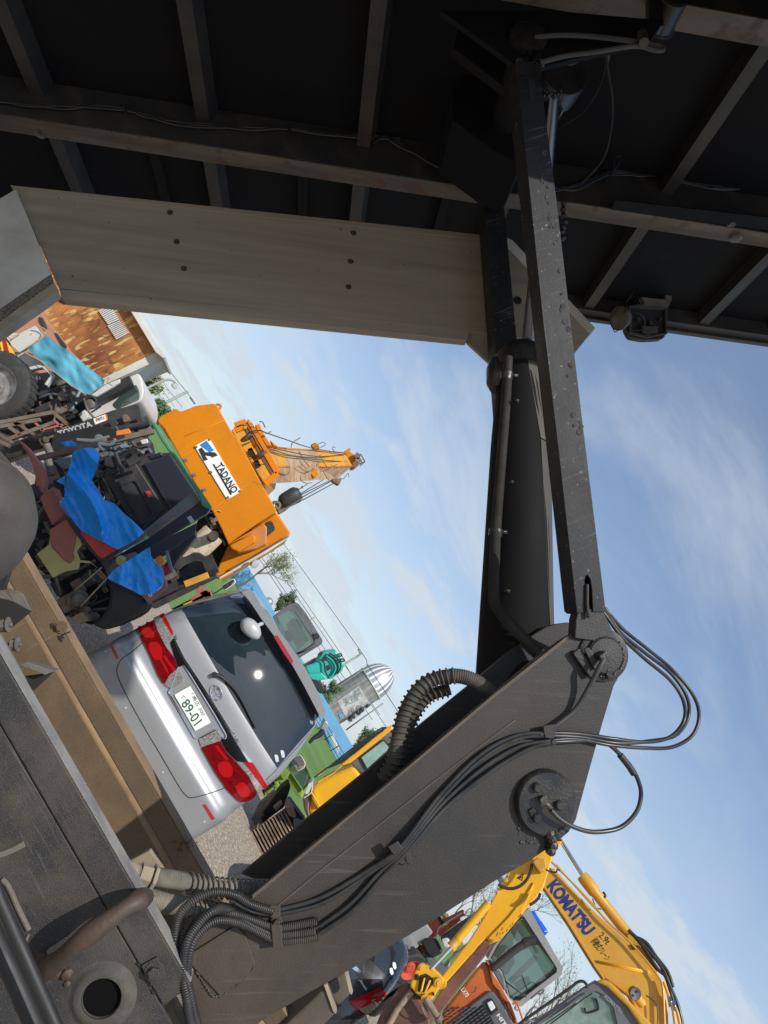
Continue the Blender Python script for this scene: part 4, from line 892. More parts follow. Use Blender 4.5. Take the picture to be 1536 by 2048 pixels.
m_silver = mat('silver_car_paint', (.31,.32,.33), .36, metal=.3, col2=(.28,.29,.30), scale=.9, coat=.35, rvar=.05, bump=.03, bscale=900)
m_black_paint = mat('black_car_paint', (.022,.024,.032), .22, metal=.2, col2=(.05,.052,.06), scale=2, coat=.8, rvar=.06)
m_pglass = mat('dark_privacy_glass', (.014,.023,.032), .012, spec=.8, col2=(.022,.034,.042), lo=.45, hi=.7, scale=2, rvar=.001)
m_redlens = mat('red_lens', (.20,.003,.006), .12, col2=(.06,.001,.003), lo=.40, hi=.70, scale=14, stretch=(1,1,6), spec=.35, rvar=.04)
m_redlens2 = mat('bright_red_lens', (.48,.008,.010), .15, col2=(.26,.005,.007), lo=.4, hi=.6, scale=90, stretch=(1,1,8), spec=.35, rvar=.04)
m_clear = mat('clear_ribbed_lens', (.62,.60,.58), .15, metal=.5, col2=(.20,.19,.18), lo=.42, hi=.58, scale=60, stretch=(4,1,1), coat=.8, rvar=.05)
m_chr = plain('chrome', (.75,.77,.8), .08, 1.0)
m_chrd = plain('smoked_chrome', (.30,.34,.38), .08, 1.0)
m_rub = mat('tyre_rubber', (.030,.030,.030), .8, col2=(.09,.08,.065), lo=.5, hi=.8, scale=8, bump=.5, bscale=60)
m_rim = mat('steel_rim', (.45,.45,.45), .4, metal=.6, col2=(.25,.24,.22), scale=6)
m_white = plain('plate_white', (.78,.80,.78), .4)
m_green = plain('plate_green', (.01,.07,.05), .5)
m_greyp = plain('grey_plastic', (.42,.43,.44), .35)
m_refl = plain('reflector_red', (.35,.01,.02), .2, coat=.8)

def wheel(parent, c, ax, r, w, name='wheel', rimm=None, rimr=.62):
    c = Vector(c); ax = Vector(ax).normalized()
    mb = MB(); mb.lathe(c - ax * w / 2, ax, [(0, r * rimr), (0, r * .90), (w * .08, r * .97), (w * .2, r), (w * .8, r), (w * .92, r * .97), (w, r * .90), (w, r * rimr)], 40)
    u = ax.orthogonal().normalized(); v = ax.cross(u)
    for k in range(36):
        a = 2 * math.pi * k / 36; d = u * math.cos(a) + v * math.sin(a); t = ax.cross(d); mb.box(c + d * r, ax * w * .36 , t * r * .045, d * r * .014)
    wh = mb.build(name, m_rub, parent)
    mb = MB(); mb.lathe(c - ax * w / 2, ax, [(.02, r*rimr*1.0), (-.004, r*rimr*.98), (.02, r*rimr*.9), (w*.35, r*rimr*.8), (w*.3, r*rimr*.45), (w*.18, r*rimr*.4), (w * .15, r*.1), (w*.15, 0)], 32)
    for k in range(6):
        a = 2 * math.pi * k / 6; d = u * math.cos(a) + v * math.sin(a); mb.tube([c - ax * (w * .5 - w * .18) + d * r * rimr * .3, c - ax * (w * .5 - w * .08) + d * r * rimr * .3], r * .03, 6)
    mb.build('rim', rimm or m_rim, wh); return wh

VB = VP(6.5, .6, .72)
van = thing('minivan', 'silver minivan seen from behind with dark tailgate glass and red lamps', 'car', (.75, 8.8, 0))
rows = [(.24, .10, .80), (.30, .05, .86), (.48, .0, .90), (.66, .0, .905), (.80, -.005, .905), (.875, .0, .905), (.905, .055, .90), (1.02, .075, .895), (1.2, .085, .89), (1.38, .10, .875), (1.44, .115, .865), (1.6, .185, .825), (1.78, .27, .765), (1.94, .35, .70), (2.02, .40, .66), (2.06, .48, .60)]
vb = loft_body('body', VB, [(a, b, w + .03) for a, b, w in rows], 4.8, m_silver, van)
sf = surf_of([vb], VB)
D = lambda *p: zz(ZD, *p)
win = D((545,203),(700,155),(880,108),(900,112),(945,190),(1010,290),(1080,395),(1160,520),(1250,665),(1330,810),(1357,850),(1230,990),(1105,1138),(1000,975),(880,780),(750,560),(640,370))
drape(sf, win, m_pglass, 'tailgate_glass', van, 12, .006, .0)
drape(sf, D((885,106),(912,106),(1010,262),(1085,355),(1180,500),(1280,680),(1364,846),(1355,853),(1325,812),(1240,672),(1080,405),(1005,300),(925,190)), m_blk, 'spoiler_shade_band', van, 12, .012, .006)  # black band painted for the shade under the spoiler
sp = D((893,98),(945,98),(965,112),(985,160),(1010,180),(1120,330),(1240,500),(1300,600),(1360,720),(1392,800),(1388,832),(1366,850),(1340,800),(1262,650),(1180,505),(1090,362),(1010,255),(940,150))
mb = MB(); SPp = VP(6.5 + .24, 3, .70); 
drape(lambda x, y, o=0: SPp.q(x, y, o), sp, m_silver, 'spoiler', van, 12, .0, .10)
drape(lambda x, y, o=0: SPp.q(x, y, o), D((1085,362),(1108,356),(1202,508),(1192,530),(1140,455)), m_refl, 'high_brake_lamp', van, 30, .010, .04)
for nm, poly, m_, th in (
  ('tail_lamp', ((290,310),(300,295),(365,262),(380,262),(400,330),(440,410),(500,490),(518,545),(470,590),(435,648),(400,590),(350,470),(305,380),(288,330)), m_redlens, .02),
  ('tail_lamp', ((655,1018),(770,978),(800,1040),(862,1104),(890,1140),(935,1184),(985,1285),(950,1320),(900,1337),(870,1330),(810,1270),(740,1170)), m_redlens, .02)):
    tl = drape(sf, round_px(D(*poly), 5), m_, nm, van, 8, .016, th)
    if poly[0][0] < 400:
        drape(sf, round_px(D((300,330),(350,312),(385,345),(380,372),(325,372)), 5), m_redlens2, 'glowing_band', tl, 8, .019, .004)
        drape(sf, round_px(D((345,400),(400,392),(430,430),(425,500),(385,505),(350,450)), 8), m_redlens2, 'round_reflector', tl, 8, .020, .004)
        drape(sf, D((430,480),(445,472),(505,555),(495,575)), m_redlens2, 'glowing_band', tl, 8, .019, .004)
        drape(sf, D((412,500),(424,492),(468,575),(460,588)), m_redlens2, 'glowing_band', tl, 8, .019, .004)
        drape(sf, D((380,262),(418,245),(450,300),(482,350),(490,376),(472,400),(442,410),(402,330)), m_clear, 'clear_lens', tl, 8, .017, .02)
        drape(sf, D((418,245),(440,232),(462,275),(492,335),(489,358),(478,346),(450,300)), m_redlens2, 'red_corner', tl, 8, .018, .02)
        drape(sf, round_px(D((470,592),(522,548),(550,600),(545,640),(480,672),(438,650)), 4), m_clear, 'reversing_lamp', tl, 8, .015, .02)
    else:
        drape(sf, round_px(D((752,1110),(800,1090),(845,1130),(838,1190),(790,1195),(755,1150)), 8), m_redlens2, 'round_reflector', tl, 8, .020, .004)
        drape(sf, D((735,1010),(752,1002),(818,1085),(806,1096)), m_redlens2, 'glowing_band', tl, 8, .019, .004)
        drape(sf, round_px(D((850,1245),(905,1215),(945,1270),(935,1300),(890,1310)), 6), m_redlens2, 'glowing_band', tl, 8, .019, .004)
        drape(sf, D((864,1100),(905,1105),(950,1160),(1022,1240),(1015,1262),(988,1284),(936,1184)), m_clear, 'clear_lens', tl, 8, .017, .02)
        drape(sf, D((908,1103),(962,1108),(990,1150),(1045,1240),(1032,1254),(1018,1250),(950,1160)), m_redlens2, 'red_corner', tl, 8, .018, .02)
        drape(sf, round_px(D((642,966),(745,912),(778,960),(762,980),(656,1014)), 4), m_clear, 'reversing_lamp', tl, 8, .015, .02)
gar = drape(sf, D((474,402),(492,376),(520,440),(560,505),(640,625),(735,775),(835,935),(905,1045),(935,1103),(905,1103),(864,1098),(802,1036),(772,975),(808,950),(790,915),(740,830),(600,602),(556,532),(520,545),(502,490)), m_chrd, 'chrome_garnish', van, 8, .008, .01)
drape(sf, D((492,374),(500,372),(560,492),(640,612),(740,768),(840,928),(905,1035),(960,1104),(935,1103),(900,1048),(832,938),(730,778),(632,626),(552,505),(518,442)), m_chr, 'bright_edge', gar, 8, .018, .012)
drape(sf, round_px(D((462,690),(478,672),(548,638),(575,642),(750,872),(752,905),(640,965),(618,962),(560,860)), 4), m_silver, 'plate_recess', van, 8, .003, .0)
mb = MB(); fr_ = round_px(D((462,690),(478,672),(520,545),(556,532),(600,602),(740,830),(808,950),(795,972),(748,910),(642,966),(618,962),(560,860)), 4)
mb.tube([sf(x, y, .012) for x, y in fr_ + fr_[:1]], .006, 8); mb.build('chrome_outline', m_chr, van)
PLp = Pl(sf(*ZD(605, 790), .012), VB.A, (sf(*ZD(650, 760)) - sf(*ZD(560, 820))))
pc = MB(); pq = D((498,708),(592,655),(714,872),(622,922)); pc.px(PLp, round_px(pq, 2), .004, .004); lp = pc.build('number_plate', m_white, van, bevel=.001)
Y_ = lambda *p: zz(ZY, *p)
text_on(PLp, '89-01', Y_((480,740),(830,1215),(635,1350),(365,870)) and Y_((505,720),(822,1205),(640,1352),(350,860)), m_green, 'plate_digits', lp, .001, .0055, .008)
text_on(PLp, '帯広 300', Y_((655,660),(895,1080),(810,1120),(580,705)), m_green, 'plate_area', lp, .001, .0055, .0)
text_on(PLp, 'て', Y_((400,655),(455,715),(385,755),(325,700)), m_green, 'plate_kana', lp, .001, .0055, .0)
pcx = MB()
for q in ((612, 625), (905, 1095)): pcx.cyl(PLp.q(*ZY(*q), .005), PLp.q(*ZY(*q), .008), .008 if q[0] < 700 else .003, seg=16)
pcx.build('plate_stud', m_chr, lp)
for poly in (((118,415),(135,410),(172,492),(155,498)), ((665,1358),(682,1352),(740,1440),(718,1447))): drape(sf, D(*poly), m_refl, 'reflector', van, 10, .004, .004)
seam = D((448,307),(330,385),(250,452),(195,490),(167,530),(160,580),(200,680),(300,865),(430,1085),(530,1255),(565,1300),(600,1316),(700,1292),(800,1255),(880,1208),(985,1146))
mb = MB(); mb.tube([sf(p.x, p.y, .000) for p in smooth_path([Vector((*p, 0)) for p in seam], 6)], .0042, 6); mb.build('hatch_seam', m_blk, van)
mb = MB(); mb.tube([sf(p.x, p.y, .0) for p in smooth_path([Vector((*p, 0)) for p in D((185,500),(155,545),(152,580),(190,690),(290,870),(420,1092),(515,1258),(550,1305),(598,1326))], 6)], .006, 8); None
mb = MB(); mb.tube([sf(p.x, p.y, .0) for p in smooth_path([Vector((*p, 0)) for p in D((1365,852),(1240,1000),(1108,1142),(1040,1210))], 6)], .003, 6); mb.tube([sf(p.x, p.y, .0) for p in smooth_path([Vector((*p, 0)) for p in D((540,200),(700,150),(885,104))], 6)], .003, 6); mb.build('hatch_gap', m_blk, van)
mb = MB(); wp = [sf(p.x, p.y, o) for p, o in zip(smooth_path([Vector((*p, 0)) for p in D((733,590),(765,600),(805,630),(860,692),(905,770),(972,905))], 6), [.03] * 31)]
mb.tube(wp, [.020 - .012 * k / (len(wp)-1) for k in range(len(wp))], 10); mb.lathe(wp[0], -VB.N, [(-.02, 0), (-.02, .02), (.03, .024)], 18); mb.build('rear_wiper', m_blk, van)
# round maker's emblem: ring and two crossing ellipses
mb = MB(); ec = sf(*ZD(745, 698), .006); eu = VB.A; ev = (sf(*ZD(790, 670)) - sf(*ZD(700, 725))).normalized()
def ell(a, b, cy=0, r=.0035): mb.tube([ec + eu * a * math.cos(t) + ev * (cy + b * math.sin(t)) for t in [2*math.pi*k/36 for k in range(36)]], r, 8, closed=True)
ell(.068, .046, 0, .0055); ell(.024, .045, 0, .0045); ell(.050, .017, .020, .0045); mb.build('emblem', m_chr, van)
def surftext(s, quad, m_, nm, par, b=.01, off=.006, pl=VB, sfc=None, depth=.003): return text_on(pl, s, quad, m_, nm, par, depth, off, b, surf=sfc or sf)
surftext('V6', D((512,352),(516,385),(496,388),(490,360)), m_blk, 'badge', van)
surftext('ALPHARD', D((848,925),(928,1075),(912,1082),(828,925)), m_blk, 'name_badge', van)
surftext('G', D((942,1075),(946,1090),(928,1096),(924,1080)), m_chrd, 'badge', van)
mb = MB(); mo = round_px(D((885,290),(895,262),(930,245),(970,262),(1003,300),(1012,345),(995,376),(955,374),(915,345),(893,320)), 6); MP = VP(6.72, 3, .7)
c_ = MP.q(*ZD(948, 310)); pts = [MP.q(x, y) for x, y in mo]
for k, (s, o) in enumerate(((.02, .15), (.6, .145), (.88, .12), (1.0, .08), (1.0, .04), (.9, .0))):
    for p in pts: mb.v.append(c_ + (p - c_) * s + MP.N * o)
n = len(pts)
for k in range(5):
    for j in range(n): mb.f.append((k*n+j, k*n+(j+1) % n, (k+1)*n+(j+1) % n, (k+1)*n+j)); mb.sm.append(True)
mir = mb.build('parking_mirror', m_greyp, van, autos=False); mb = MB(); mb.tube([MP.q(*ZD(985, 300), .06), MP.q(*ZD(1020, 285), -.05)], .018, 12); mb.lathe(MP.q(*ZD(965, 302), .14), MP.N, [(0, .012), (.004, .010), (.004, 0)], 16); mb.build('mirror_stalk', m_greyp, mir)
for q in ((1100, 1082), (1135, 1056)): drape(sf, round_px(D((q[0]-14, q[1]-22), (q[0]+8, q[1]-20), (q[0]+14, q[1]+20), (q[0]-4, q[1]+24)), 4), m_greyp, 'window_sticker', van, 8, .009)
mb = MB()
for q in ((210, 785), (430, 1165), (92, 452), (675, 1458)): mb.lathe(sf(*ZD(*q), .0), VB.N, [(0, .011), (.004, .009), (.005, 0)], 14)
mb.each('bumper_stud', m_greyp, van)
for a in (-.76, .76):
    for d in (.98, 3.85): wheel(van, VB.w(a, .33, -d), VB.A * (1 if a < 0 else -1), .33, .21)
mb = MB(); mb.poly([VB.w(-.80, .25, -.15), VB.w(.80, .25, -.15), VB.w(.80, .25, -4.5), VB.w(-.80, .25, -4.5)], (0, 0, .2)); mb.build('underbody', m_blk, van)

# ---------------------------------------------------------------- black hatchback, mostly hidden by the arm
CB = VP(7.6, -25, 0); CB.O = P(788, 1998, 7.9) - CB.A * .84; CB.O.z = 0
hb = thing('hatchback', 'black hatchback with one red and clear tail lamp showing under the arm', 'car', (4.4, 9.5, 0))
rows = [(.24, .12, .72), (.34, .03, .80), (.52, .0, .84), (.70, .02, .845), (.86, .06, .84), (1.0, .10, .83), (1.1, .15, .81), (1.3, .28, .76), (1.48, .42, .66), (1.54, .52, .60)]
cbd = loft_body('body', CB, rows, 3.8, m_black_paint, hb, rc=.22)
sc2 = surf_of([cbd], CB)
Q = lambda *p: zz(ZQ, *p)
tl = drape(sc2, round_px(Q((498,1150),(620,1085),(810,1005),(850,1025),(932,1085),(930,1120),(862,1175),(790,1145),(700,1175),(598,1218),(580,1225)), 4), m_redlens2, 'tail_lamp', hb, 8, .014, .03)
drape(sc2, round_px(Q((592,1212),(700,1172),(780,1146),(862,1176),(800,1255),(755,1282),(660,1258)), 5), m_clear, 'clear_lens', tl, 8, .018, .02)
drape(sc2, Q((498,1152),(515,1150),(590,1222),(660,1260),(755,1284),(750,1290),(650,1270),(570,1226)), m_redlens, 'lower_rim', tl, 8, .016, .02)
text_on(CB, 'Jewela', Q((630,905),(690,1018),(662,1030),(590,920)), m_white, 'name_badge', hb, .002, .006, .01, shear=.3, surf=sc2)
drape(sc2, Q((510,790),(560,760),(625,840),(600,852)), m_chr, 'maker_badge', hb, 8, .008, .01)
drape(sc2, Q((600,730),(1035,465),(1065,560),(1070,600),(960,930),(940,960),(880,870),(800,790),(700,690)), m_pglass, 'tailgate_glass', hb, 8, .004)
for q in ((932, 832), (962, 775)): drape(sc2, round_px(Q((q[0]-16, q[1]-36), (q[0]+10, q[1]-34), (q[0]+22, q[1]+20), (q[0]+4, q[1]+42), (q[0]-18, q[1]+10)), 4), m_white, 'window_sticker', hb, 8, .008)
for a in (-.72, .72):
    for d in (.7, 3.1): wheel(hb, CB.w(a, .31, -d), CB.A * (1 if a < 0 else -1), .31, .19)
# ================================================================ left group: machines and shed
from mathutils import noise as mnoise
m_blue = mat('blue_tarp', (.010,.28,.92), .34, col2=(.015,.36,.95), lo=.4, hi=.6, scale=7, bump=.12, bscale=40, coat=.3, bdist=.006)
m_teal = mat('teal_canvas', (.06,.26,.36), .6, col2=(.10,.36,.48), scale=3, bump=.1, bscale=60)
m_black = mat('machine_black', (.022,.023,.026), .5, col2=(.045,.043,.042), lo=.45, hi=.7, scale=5, bump=.2, bscale=60)
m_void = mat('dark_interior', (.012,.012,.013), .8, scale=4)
m_steel = mat('blue_grey_steel', (.13,.16,.175), .5, col2=(.09,.10,.10), scale=4, bump=.15, bscale=90)
m_steelr = mat('rusty_grey_steel', (.17,.15,.12), .6, col2=(.14,.07,.04), lo=.4, hi=.62, scale=7, bump=.3, bscale=90)
m_grn = mat('faded_green_plate', (.07,.22,.12), .45, col2=(.11,.28,.17), scale=5)
m_red = mat('red_panel', (.62,.055,.04), .35, col2=(.50,.04,.03), scale=3)
m_pink = mat('sun_faded_red', (.38,.11,.08), .6, col2=(.26,.14,.11), lo=.42, hi=.8, scale=6, bump=.2, bscale=60)
m_pyel = mat('pale_yellow_paint', (.50,.46,.16), .5, col2=(.42,.38,.14), scale=4)
m_orange = mat('crane_orange', (.62,.20,.002), .5, spec=.22, col2=(.57,.18,.002), lo=.4, hi=.65, scale=.9, rvar=.06, bump=.02, bscale=60)
m_orange2 = mat('weathered_boom_yellow', (.66,.31,.02), .55, col2=(.34,.14,.07), lo=.50, hi=.66, scale=1.6, bump=.2, bscale=30)
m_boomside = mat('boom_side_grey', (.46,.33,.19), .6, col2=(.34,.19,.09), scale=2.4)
m_rustw = mat('peeling_rust_wall', (.46,.19,.045), .8, col2=(.15,.042,.016), lo=.40, hi=.60, scale=.55, bump=.5, bscale=20, speck=(.52,.36,.14), sth=.56, sscale=4.2, sstretch=(3.2,1,.8), stretch=(1.2,1,1.1))
def add_cracks(m, col=(.09,.035,.015)):
    t = m.node_tree; n = t.nodes; l = t.links; b = n['Principled BSDF']; src = b.inputs['Base Color'].links[0].from_socket
    tcn = n.new('ShaderNodeTexCoord'); mp = n.new('ShaderNodeMapping'); mp.inputs['Scale'].default_value = (5.5, 5, 1.1); mp.inputs['Rotation'].default_value = (0, R(28), 0); l.new(tcn.outputs['Object'], mp.inputs[0])
    dn = n.new('ShaderNodeTexNoise'); dn.inputs['Scale'].default_value = 2.2; dn.inputs['Detail'].default_value = 4; l.new(mp.outputs[0], dn.inputs['Vector'])
    ad = n.new('ShaderNodeMix'); ad.data_type = 'VECTOR'; ad.inputs[0].default_value = .30; l.new(mp.outputs[0], ad.inputs[4]); l.new(dn.outputs['Color'], ad.inputs[5])
    vo = n.new('ShaderNodeTexVoronoi'); vo.feature = 'DISTANCE_TO_EDGE'; vo.inputs['Scale'].default_value = 1.6; l.new(ad.outputs[1], vo.inputs['Vector'])
    mr = n.new('ShaderNodeMapRange'); mr.inputs[1].default_value = .015; mr.inputs[2].default_value = .07; mr.inputs[3].default_value = .75; mr.inputs[4].default_value = 0; l.new(vo.outputs['Distance'], mr.inputs[0])
    nn = n.new('ShaderNodeTexNoise'); nn.inputs['Scale'].default_value = 1.1; l.new(tcn.outputs['Object'], nn.inputs['Vector']); m2 = n.new('ShaderNodeMapRange'); m2.inputs[1].default_value = .38; m2.inputs[2].default_value = .55; l.new(nn.outputs['Fac'], m2.inputs[0])
    k = mth('MULTIPLY', mr.outputs[0], m2.outputs[0], tree=t)
    mx = n.new('ShaderNodeMix'); mx.data_type = 'RGBA'; l.new(k, mx.inputs[0]); l.new(src, mx.inputs[6]); mx.inputs[7].default_value = (*col, 1); l.new(mx.outputs[2], b.inputs['Base Color'])
add_cracks(m_rustw)
m_tanp = mat('terracotta_sheet', (.42,.20,.12), .7, col2=(.36,.17,.10), scale=2)
m_wht = mat('dirty_white_paint', (.60,.60,.57), .45, col2=(.48,.46,.42), scale=2, lo=.4, hi=.65)
m_wrust = mat('chipped_white_paint', (.52,.52,.48), .5, col2=(.22,.12,.06), lo=.60, hi=.66, scale=7, bump=.2)
m_muff = mat('rusty_cream_muffler', (.50,.42,.28), .55, col2=(.28,.13,.05), lo=.50, hi=.70, scale=22, bump=.3, bscale=60, stretch=(1,1,1))
m_lampo = plain('orange_lens', (.75,.20,.02), .25, coat=.5)
m_yel = plain('stripe_yellow', (.75,.48,.02), .4)
m_navy = mat('navy_panel', (.015,.02,.04), .4, scale=4)
m_wood = mat('timber_block', (.26,.20,.13), .8, col2=(.18,.13,.08), scale=20, stretch=(1,8,8))
m_rope = mat('rope', (.42,.34,.22), .9, scale=60)
g_cab = glass_mat('green_tinted_glass', (.55,.78,.70), .5, .55)
g_sky = glass_mat('mirror_glass', (.3,.35,.4), 3.5, .1)

add_wear(m_orange, (.70,.33,.05), (.33,.12,.01), R(90), .3, .35, .8, 1.5, .6); add_wear(m_black, (.09,.085,.08), (.055,.045,.035), R(60), .5, .6, 2.5)
def clutter(name, parent, pl, poly, n, mats, d0, d1, seed, rmin=.01, rmax=.035, lmin=.08, lmax=.4):
    """pipes, brackets, drums and wires filling an engine bay"""
    rr = random.Random(seed); xs = [p[0] for p in poly]; ys = [p[1] for p in poly]; mbs = [MB() for _ in mats]
    def inside(x, y):
        c = False; j = len(poly) - 1
        for i in range(len(poly)):
            if (poly[i][1] > y) != (poly[j][1] > y) and x < (poly[j][0]-poly[i][0]) * (y-poly[i][1]) / (poly[j][1]-poly[i][1]) + poly[i][0]: c = not c
            j = i
        return c
    k = 0; tries = 0
    while k < n and tries < n * 30:
        tries += 1; x = rr.uniform(min(xs), max(xs)); y = rr.uniform(min(ys), max(ys))
        if not inside(x, y): continue
        k += 1; p = pl.q(x, y, rr.uniform(d0, d1)); mb = mbs[rr.randrange(len(mats))]; t = rr.random(); r = rr.uniform(rmin, rmax); L = rr.uniform(lmin, lmax)
        d = (pl.A * rr.uniform(-1, 1) + pl.B * rr.uniform(-1, 1) + pl.N * rr.uniform(-.3, .3)).normalized()
        if rr.random() < .5: d = pl.A if rr.random() < .5 else pl.B
        if t < .45: mb.tube(smooth_path([p - d * L / 2, p + Vector((rr.uniform(-.04, .04), 0, rr.uniform(-.04, .04))), p + d * L / 2], 4), r * .6, 7)
        elif t < .75: mb.box(p, pl.A * r * rr.uniform(1, 3), pl.B * r * rr.uniform(1, 3), pl.N * r)
        else: mb.lathe(p, pl.N, [(-.02, r * 1.5), (.02, r * 1.5), (.03, r * 1.1), (.035, r * .5), (.035, 0)], 14)
    for mb, m_ in zip(mbs, mats):
        if mb.v: mb.each(name, m_, parent)
def slabs(parent, pl, items, shift=0.0):
    """items: (name, material, outline px, thickness, proud, bevel)"""
    r = None
    for it in items:
        nm, m_, poly, th, pr = it[:5]; mb = MB(); mb.px(pl, poly, th, pr); r = mb.build(nm, m_, parent, bevel=it[5] if len(it) > 5 else .008)
    return r
def cloth(name, m_, pl, poly, parent, amp=.05, fs=.05, step=4, seed=0, off=0, ridged=True, label=None, cat=None, dirv=(.45,.9), group=None):
    def sf_(x, y, o=0):
        u = (x * dirv[0] + y * dirv[1]) * fs; v = (-x * dirv[1] + y * dirv[0]) * fs
        h = 0
        for k, (a, f) in enumerate(((1, 1), (.36, 2.3), (.13, 5.6))):
            q = mnoise.noise(Vector((u * f * .35 + seed, v * f + .6 * mnoise.noise(Vector((u*.5, v*.5, seed + 9))), seed + k * 3)))
            h += a * ((1 - abs(q) * 2.2) if ridged else q)
        return pl.q(x, y, off + o + amp * h * 1.0)
    o = drape(sf_, poly, m_, name, parent, step, 0, .02, label=label); 
    if cat: o['category'] = cat
    if group: o['group'] = group
    return o

# ---- rusty shed
SH = VP(14.0); shed = thing('rusty_shed', 'peeling rust and cream painted shed wall with two white louvred vents', 'shed', (-6.6, 14.5, 0))
wl_, wr_ = P(*ZA(770, 520), 14.0), None
xr = SH.q(*ZA(960, 445)).x; zr = SH.q(*ZA(960, 445)).z; zl = zr + .0
mb = MB(); x0 = xr - 6.0; mb.poly([(x0, 14, 0), (xr, 14, 0), (xr, 14, zr), (x0, 14, SH.q(*ZA(780, 152)).z + .1)], (0, .8, 0)); mb.build('wall', m_rustw, shed, bevel=.01)
mb = MB(); mb.px(SH, zz(ZA, (700, 20), (822, 150), (1016, 470), (1004, 482), (955, 442), (780, 152), (680, 20)), 1.1, .20); mb.build('roof_edge', m_wht, shed, bevel=.01)
mb = MB(); mb.poly([P(*ZA(958, 443), 14.0), P(*ZA(1012, 474), 14.05), P(*ZA(600, 660), 14.05), P(*ZA(560, 640), 14.0)], (0, .9, 0)); mb.build('side_wall', m_wht, shed)
for q in (((605,190),(675,145),(735,245),(665,275)), ((660,280),(735,247),(795,325),(715,368))):
    qq = zz(ZA, *q); mb = MB(); mb.px(SH, qq, .02, .02); lv = mb.build('louvre_vent', m_chrd, shed)
    mb = MB(); tl, tr, br, bl = [Vector((*p, 0)) for p in (qq[0], qq[1], qq[2], qq[3])]
    for k in range(9):
        a = (k + .1) / 9; b = (k + .68) / 9; mb.px(SH, [tuple(tl.lerp(bl, a))[:2], tuple(tr.lerp(br, a))[:2], tuple(tr.lerp(br, b))[:2], tuple(tl.lerp(bl, b))[:2]], .03, .045)
    mb.build('louvre_blade', m_wht, lv)
slabs(shed, SH, [('window', m_void, zz(ZA, (350,100),(470,110),(455,125),(400,148),(365,130)), .05, .03), ('hanging_item', m_refl, zz(ZA, (398,112),(420,108),(424,122),(402,124)), .03, .06)])
# ---- terracotta sheeted load behind the truck
SL = VP(13.2); ld = thing('covered_load', 'terracotta coloured sheeting with a black strap in front of the rusty wall', 'load', (-6.5, 13.3, 0))
mb = MB(); mb.px(SL, zz(ZA, (60,310),(250,180),(300,262),(360,330),(420,420),(500,500),(590,598),(560,640),(400,640),(60,500)), .5); mb.build('sheeting', m_tanp, ld, bevel=.03)
slabs(ld, SL, [('strap', m_black, zz(ZA, (240,225),(262,232),(290,290),(285,312),(262,290),(240,250)), .02, .03), ('strap', m_black, zz(ZA, (335,320),(352,328),(412,408),(405,420),(378,398),(350,350)), .02, .03)])

# ---- flatbed truck
FT = VP(9.5); ft = thing('flatbed_truck', 'white cab flatbed truck parked at the left with teal canvas along its side', 'truck', (-4.6, 10.5, 0))
slabs(ft, FT, [
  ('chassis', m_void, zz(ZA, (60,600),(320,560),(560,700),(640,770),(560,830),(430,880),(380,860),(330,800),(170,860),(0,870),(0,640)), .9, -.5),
  ('tailboard', m_wrust, zz(ZW, (60,520),(150,480),(250,490),(310,460),(450,388),(545,515),(330,690),(240,735),(150,650)), .06, .12),
  ('lower_board', m_wht, zz(ZW, (180,720),(330,745),(560,870),(540,900),(270,948),(240,900)), .06, .06),
  ('bed_edge', m_wht, zz(ZW, (1160,1280),(1340,1150),(1480,1090),(1536,1075),(1530,1120),(1440,1180),(1230,1300)), .3, -.1),
  ('navy_guard', m_navy, zz(ZW, (-60,800),(175,780),(262,955),(180,985),(60,1040),(-60,1080)), .05, .05),
  ('mudguard_stay', m_wrust, zz(ZW, (248,945),(540,882),(685,1012),(600,1160),(565,1140),(645,1025),(535,925),(262,985)), .10, .16),
  ('chassis_rail', m_steel, zz(ZW, (330,1210),(345,1200),(580,1500),(560,1510)), .08, -.3), ('chassis_rail', m_steel, zz(ZW, (235,1300),(250,1290),(440,1520),(425,1530)), .08, -.3),
  ('air_tank', m_steel, zz(ZW, (350,1190),(400,1160),(470,1250),(420,1290)), .2, -.35), ('valve_block', m_wht, zz(ZW, (480,1275),(505,1255),(525,1290),(500,1308)), .1, -.3),
  ('battery_box', m_blk, zz(ZW, (560,1120),(700,1080),(820,1230),(700,1330),(620,1260)), .2, -.35), ('valve_block', m_steel, zz(ZW, (590,1320),(640,1290),(690,1360),(650,1390)), .1, -.28), ('valve_block', m_steel, zz(ZW, (500,1360),(540,1340),(600,1420),(560,1440)), .1, -.3)])
slabs(ft, VP(9.9), [
  ('cab', m_wht, round_px(zz(ZA, (480,825),(590,745),(570,715),(700,665),(800,590),(850,570),(872,600),(885,690),(870,745),(720,800),(640,850),(500,860)), 6), 1.4, 0, .03),
  ('exhaust_stack', m_blk, zz(ZA, (575,700),(640,660),(795,585),(812,632),(720,690),(605,748)), .2, .25),
  ('door_slot', m_blk, zz(ZA, (556,808),(618,770),(624,778),(564,816)), .02, .015), ('step', m_wht, zz(ZA, (480,825),(520,795),(545,840),(510,870)), .1, .1, .01)])
mb = MB(); mb.px(VP(9.9), round_px(zz(ZA, (690,765),(760,690),(838,640),(858,690),(856,735),(720,795)), 5), .01, .012); mb.build('door_glass', g_cab, ft)
mb = MB(); mb.px(VP(9.9), zz(ZA, (698,762),(760,698),(834,648),(850,690),(848,730),(722,788)), .01, .004); mb.build('door_interior', m_void, ft)
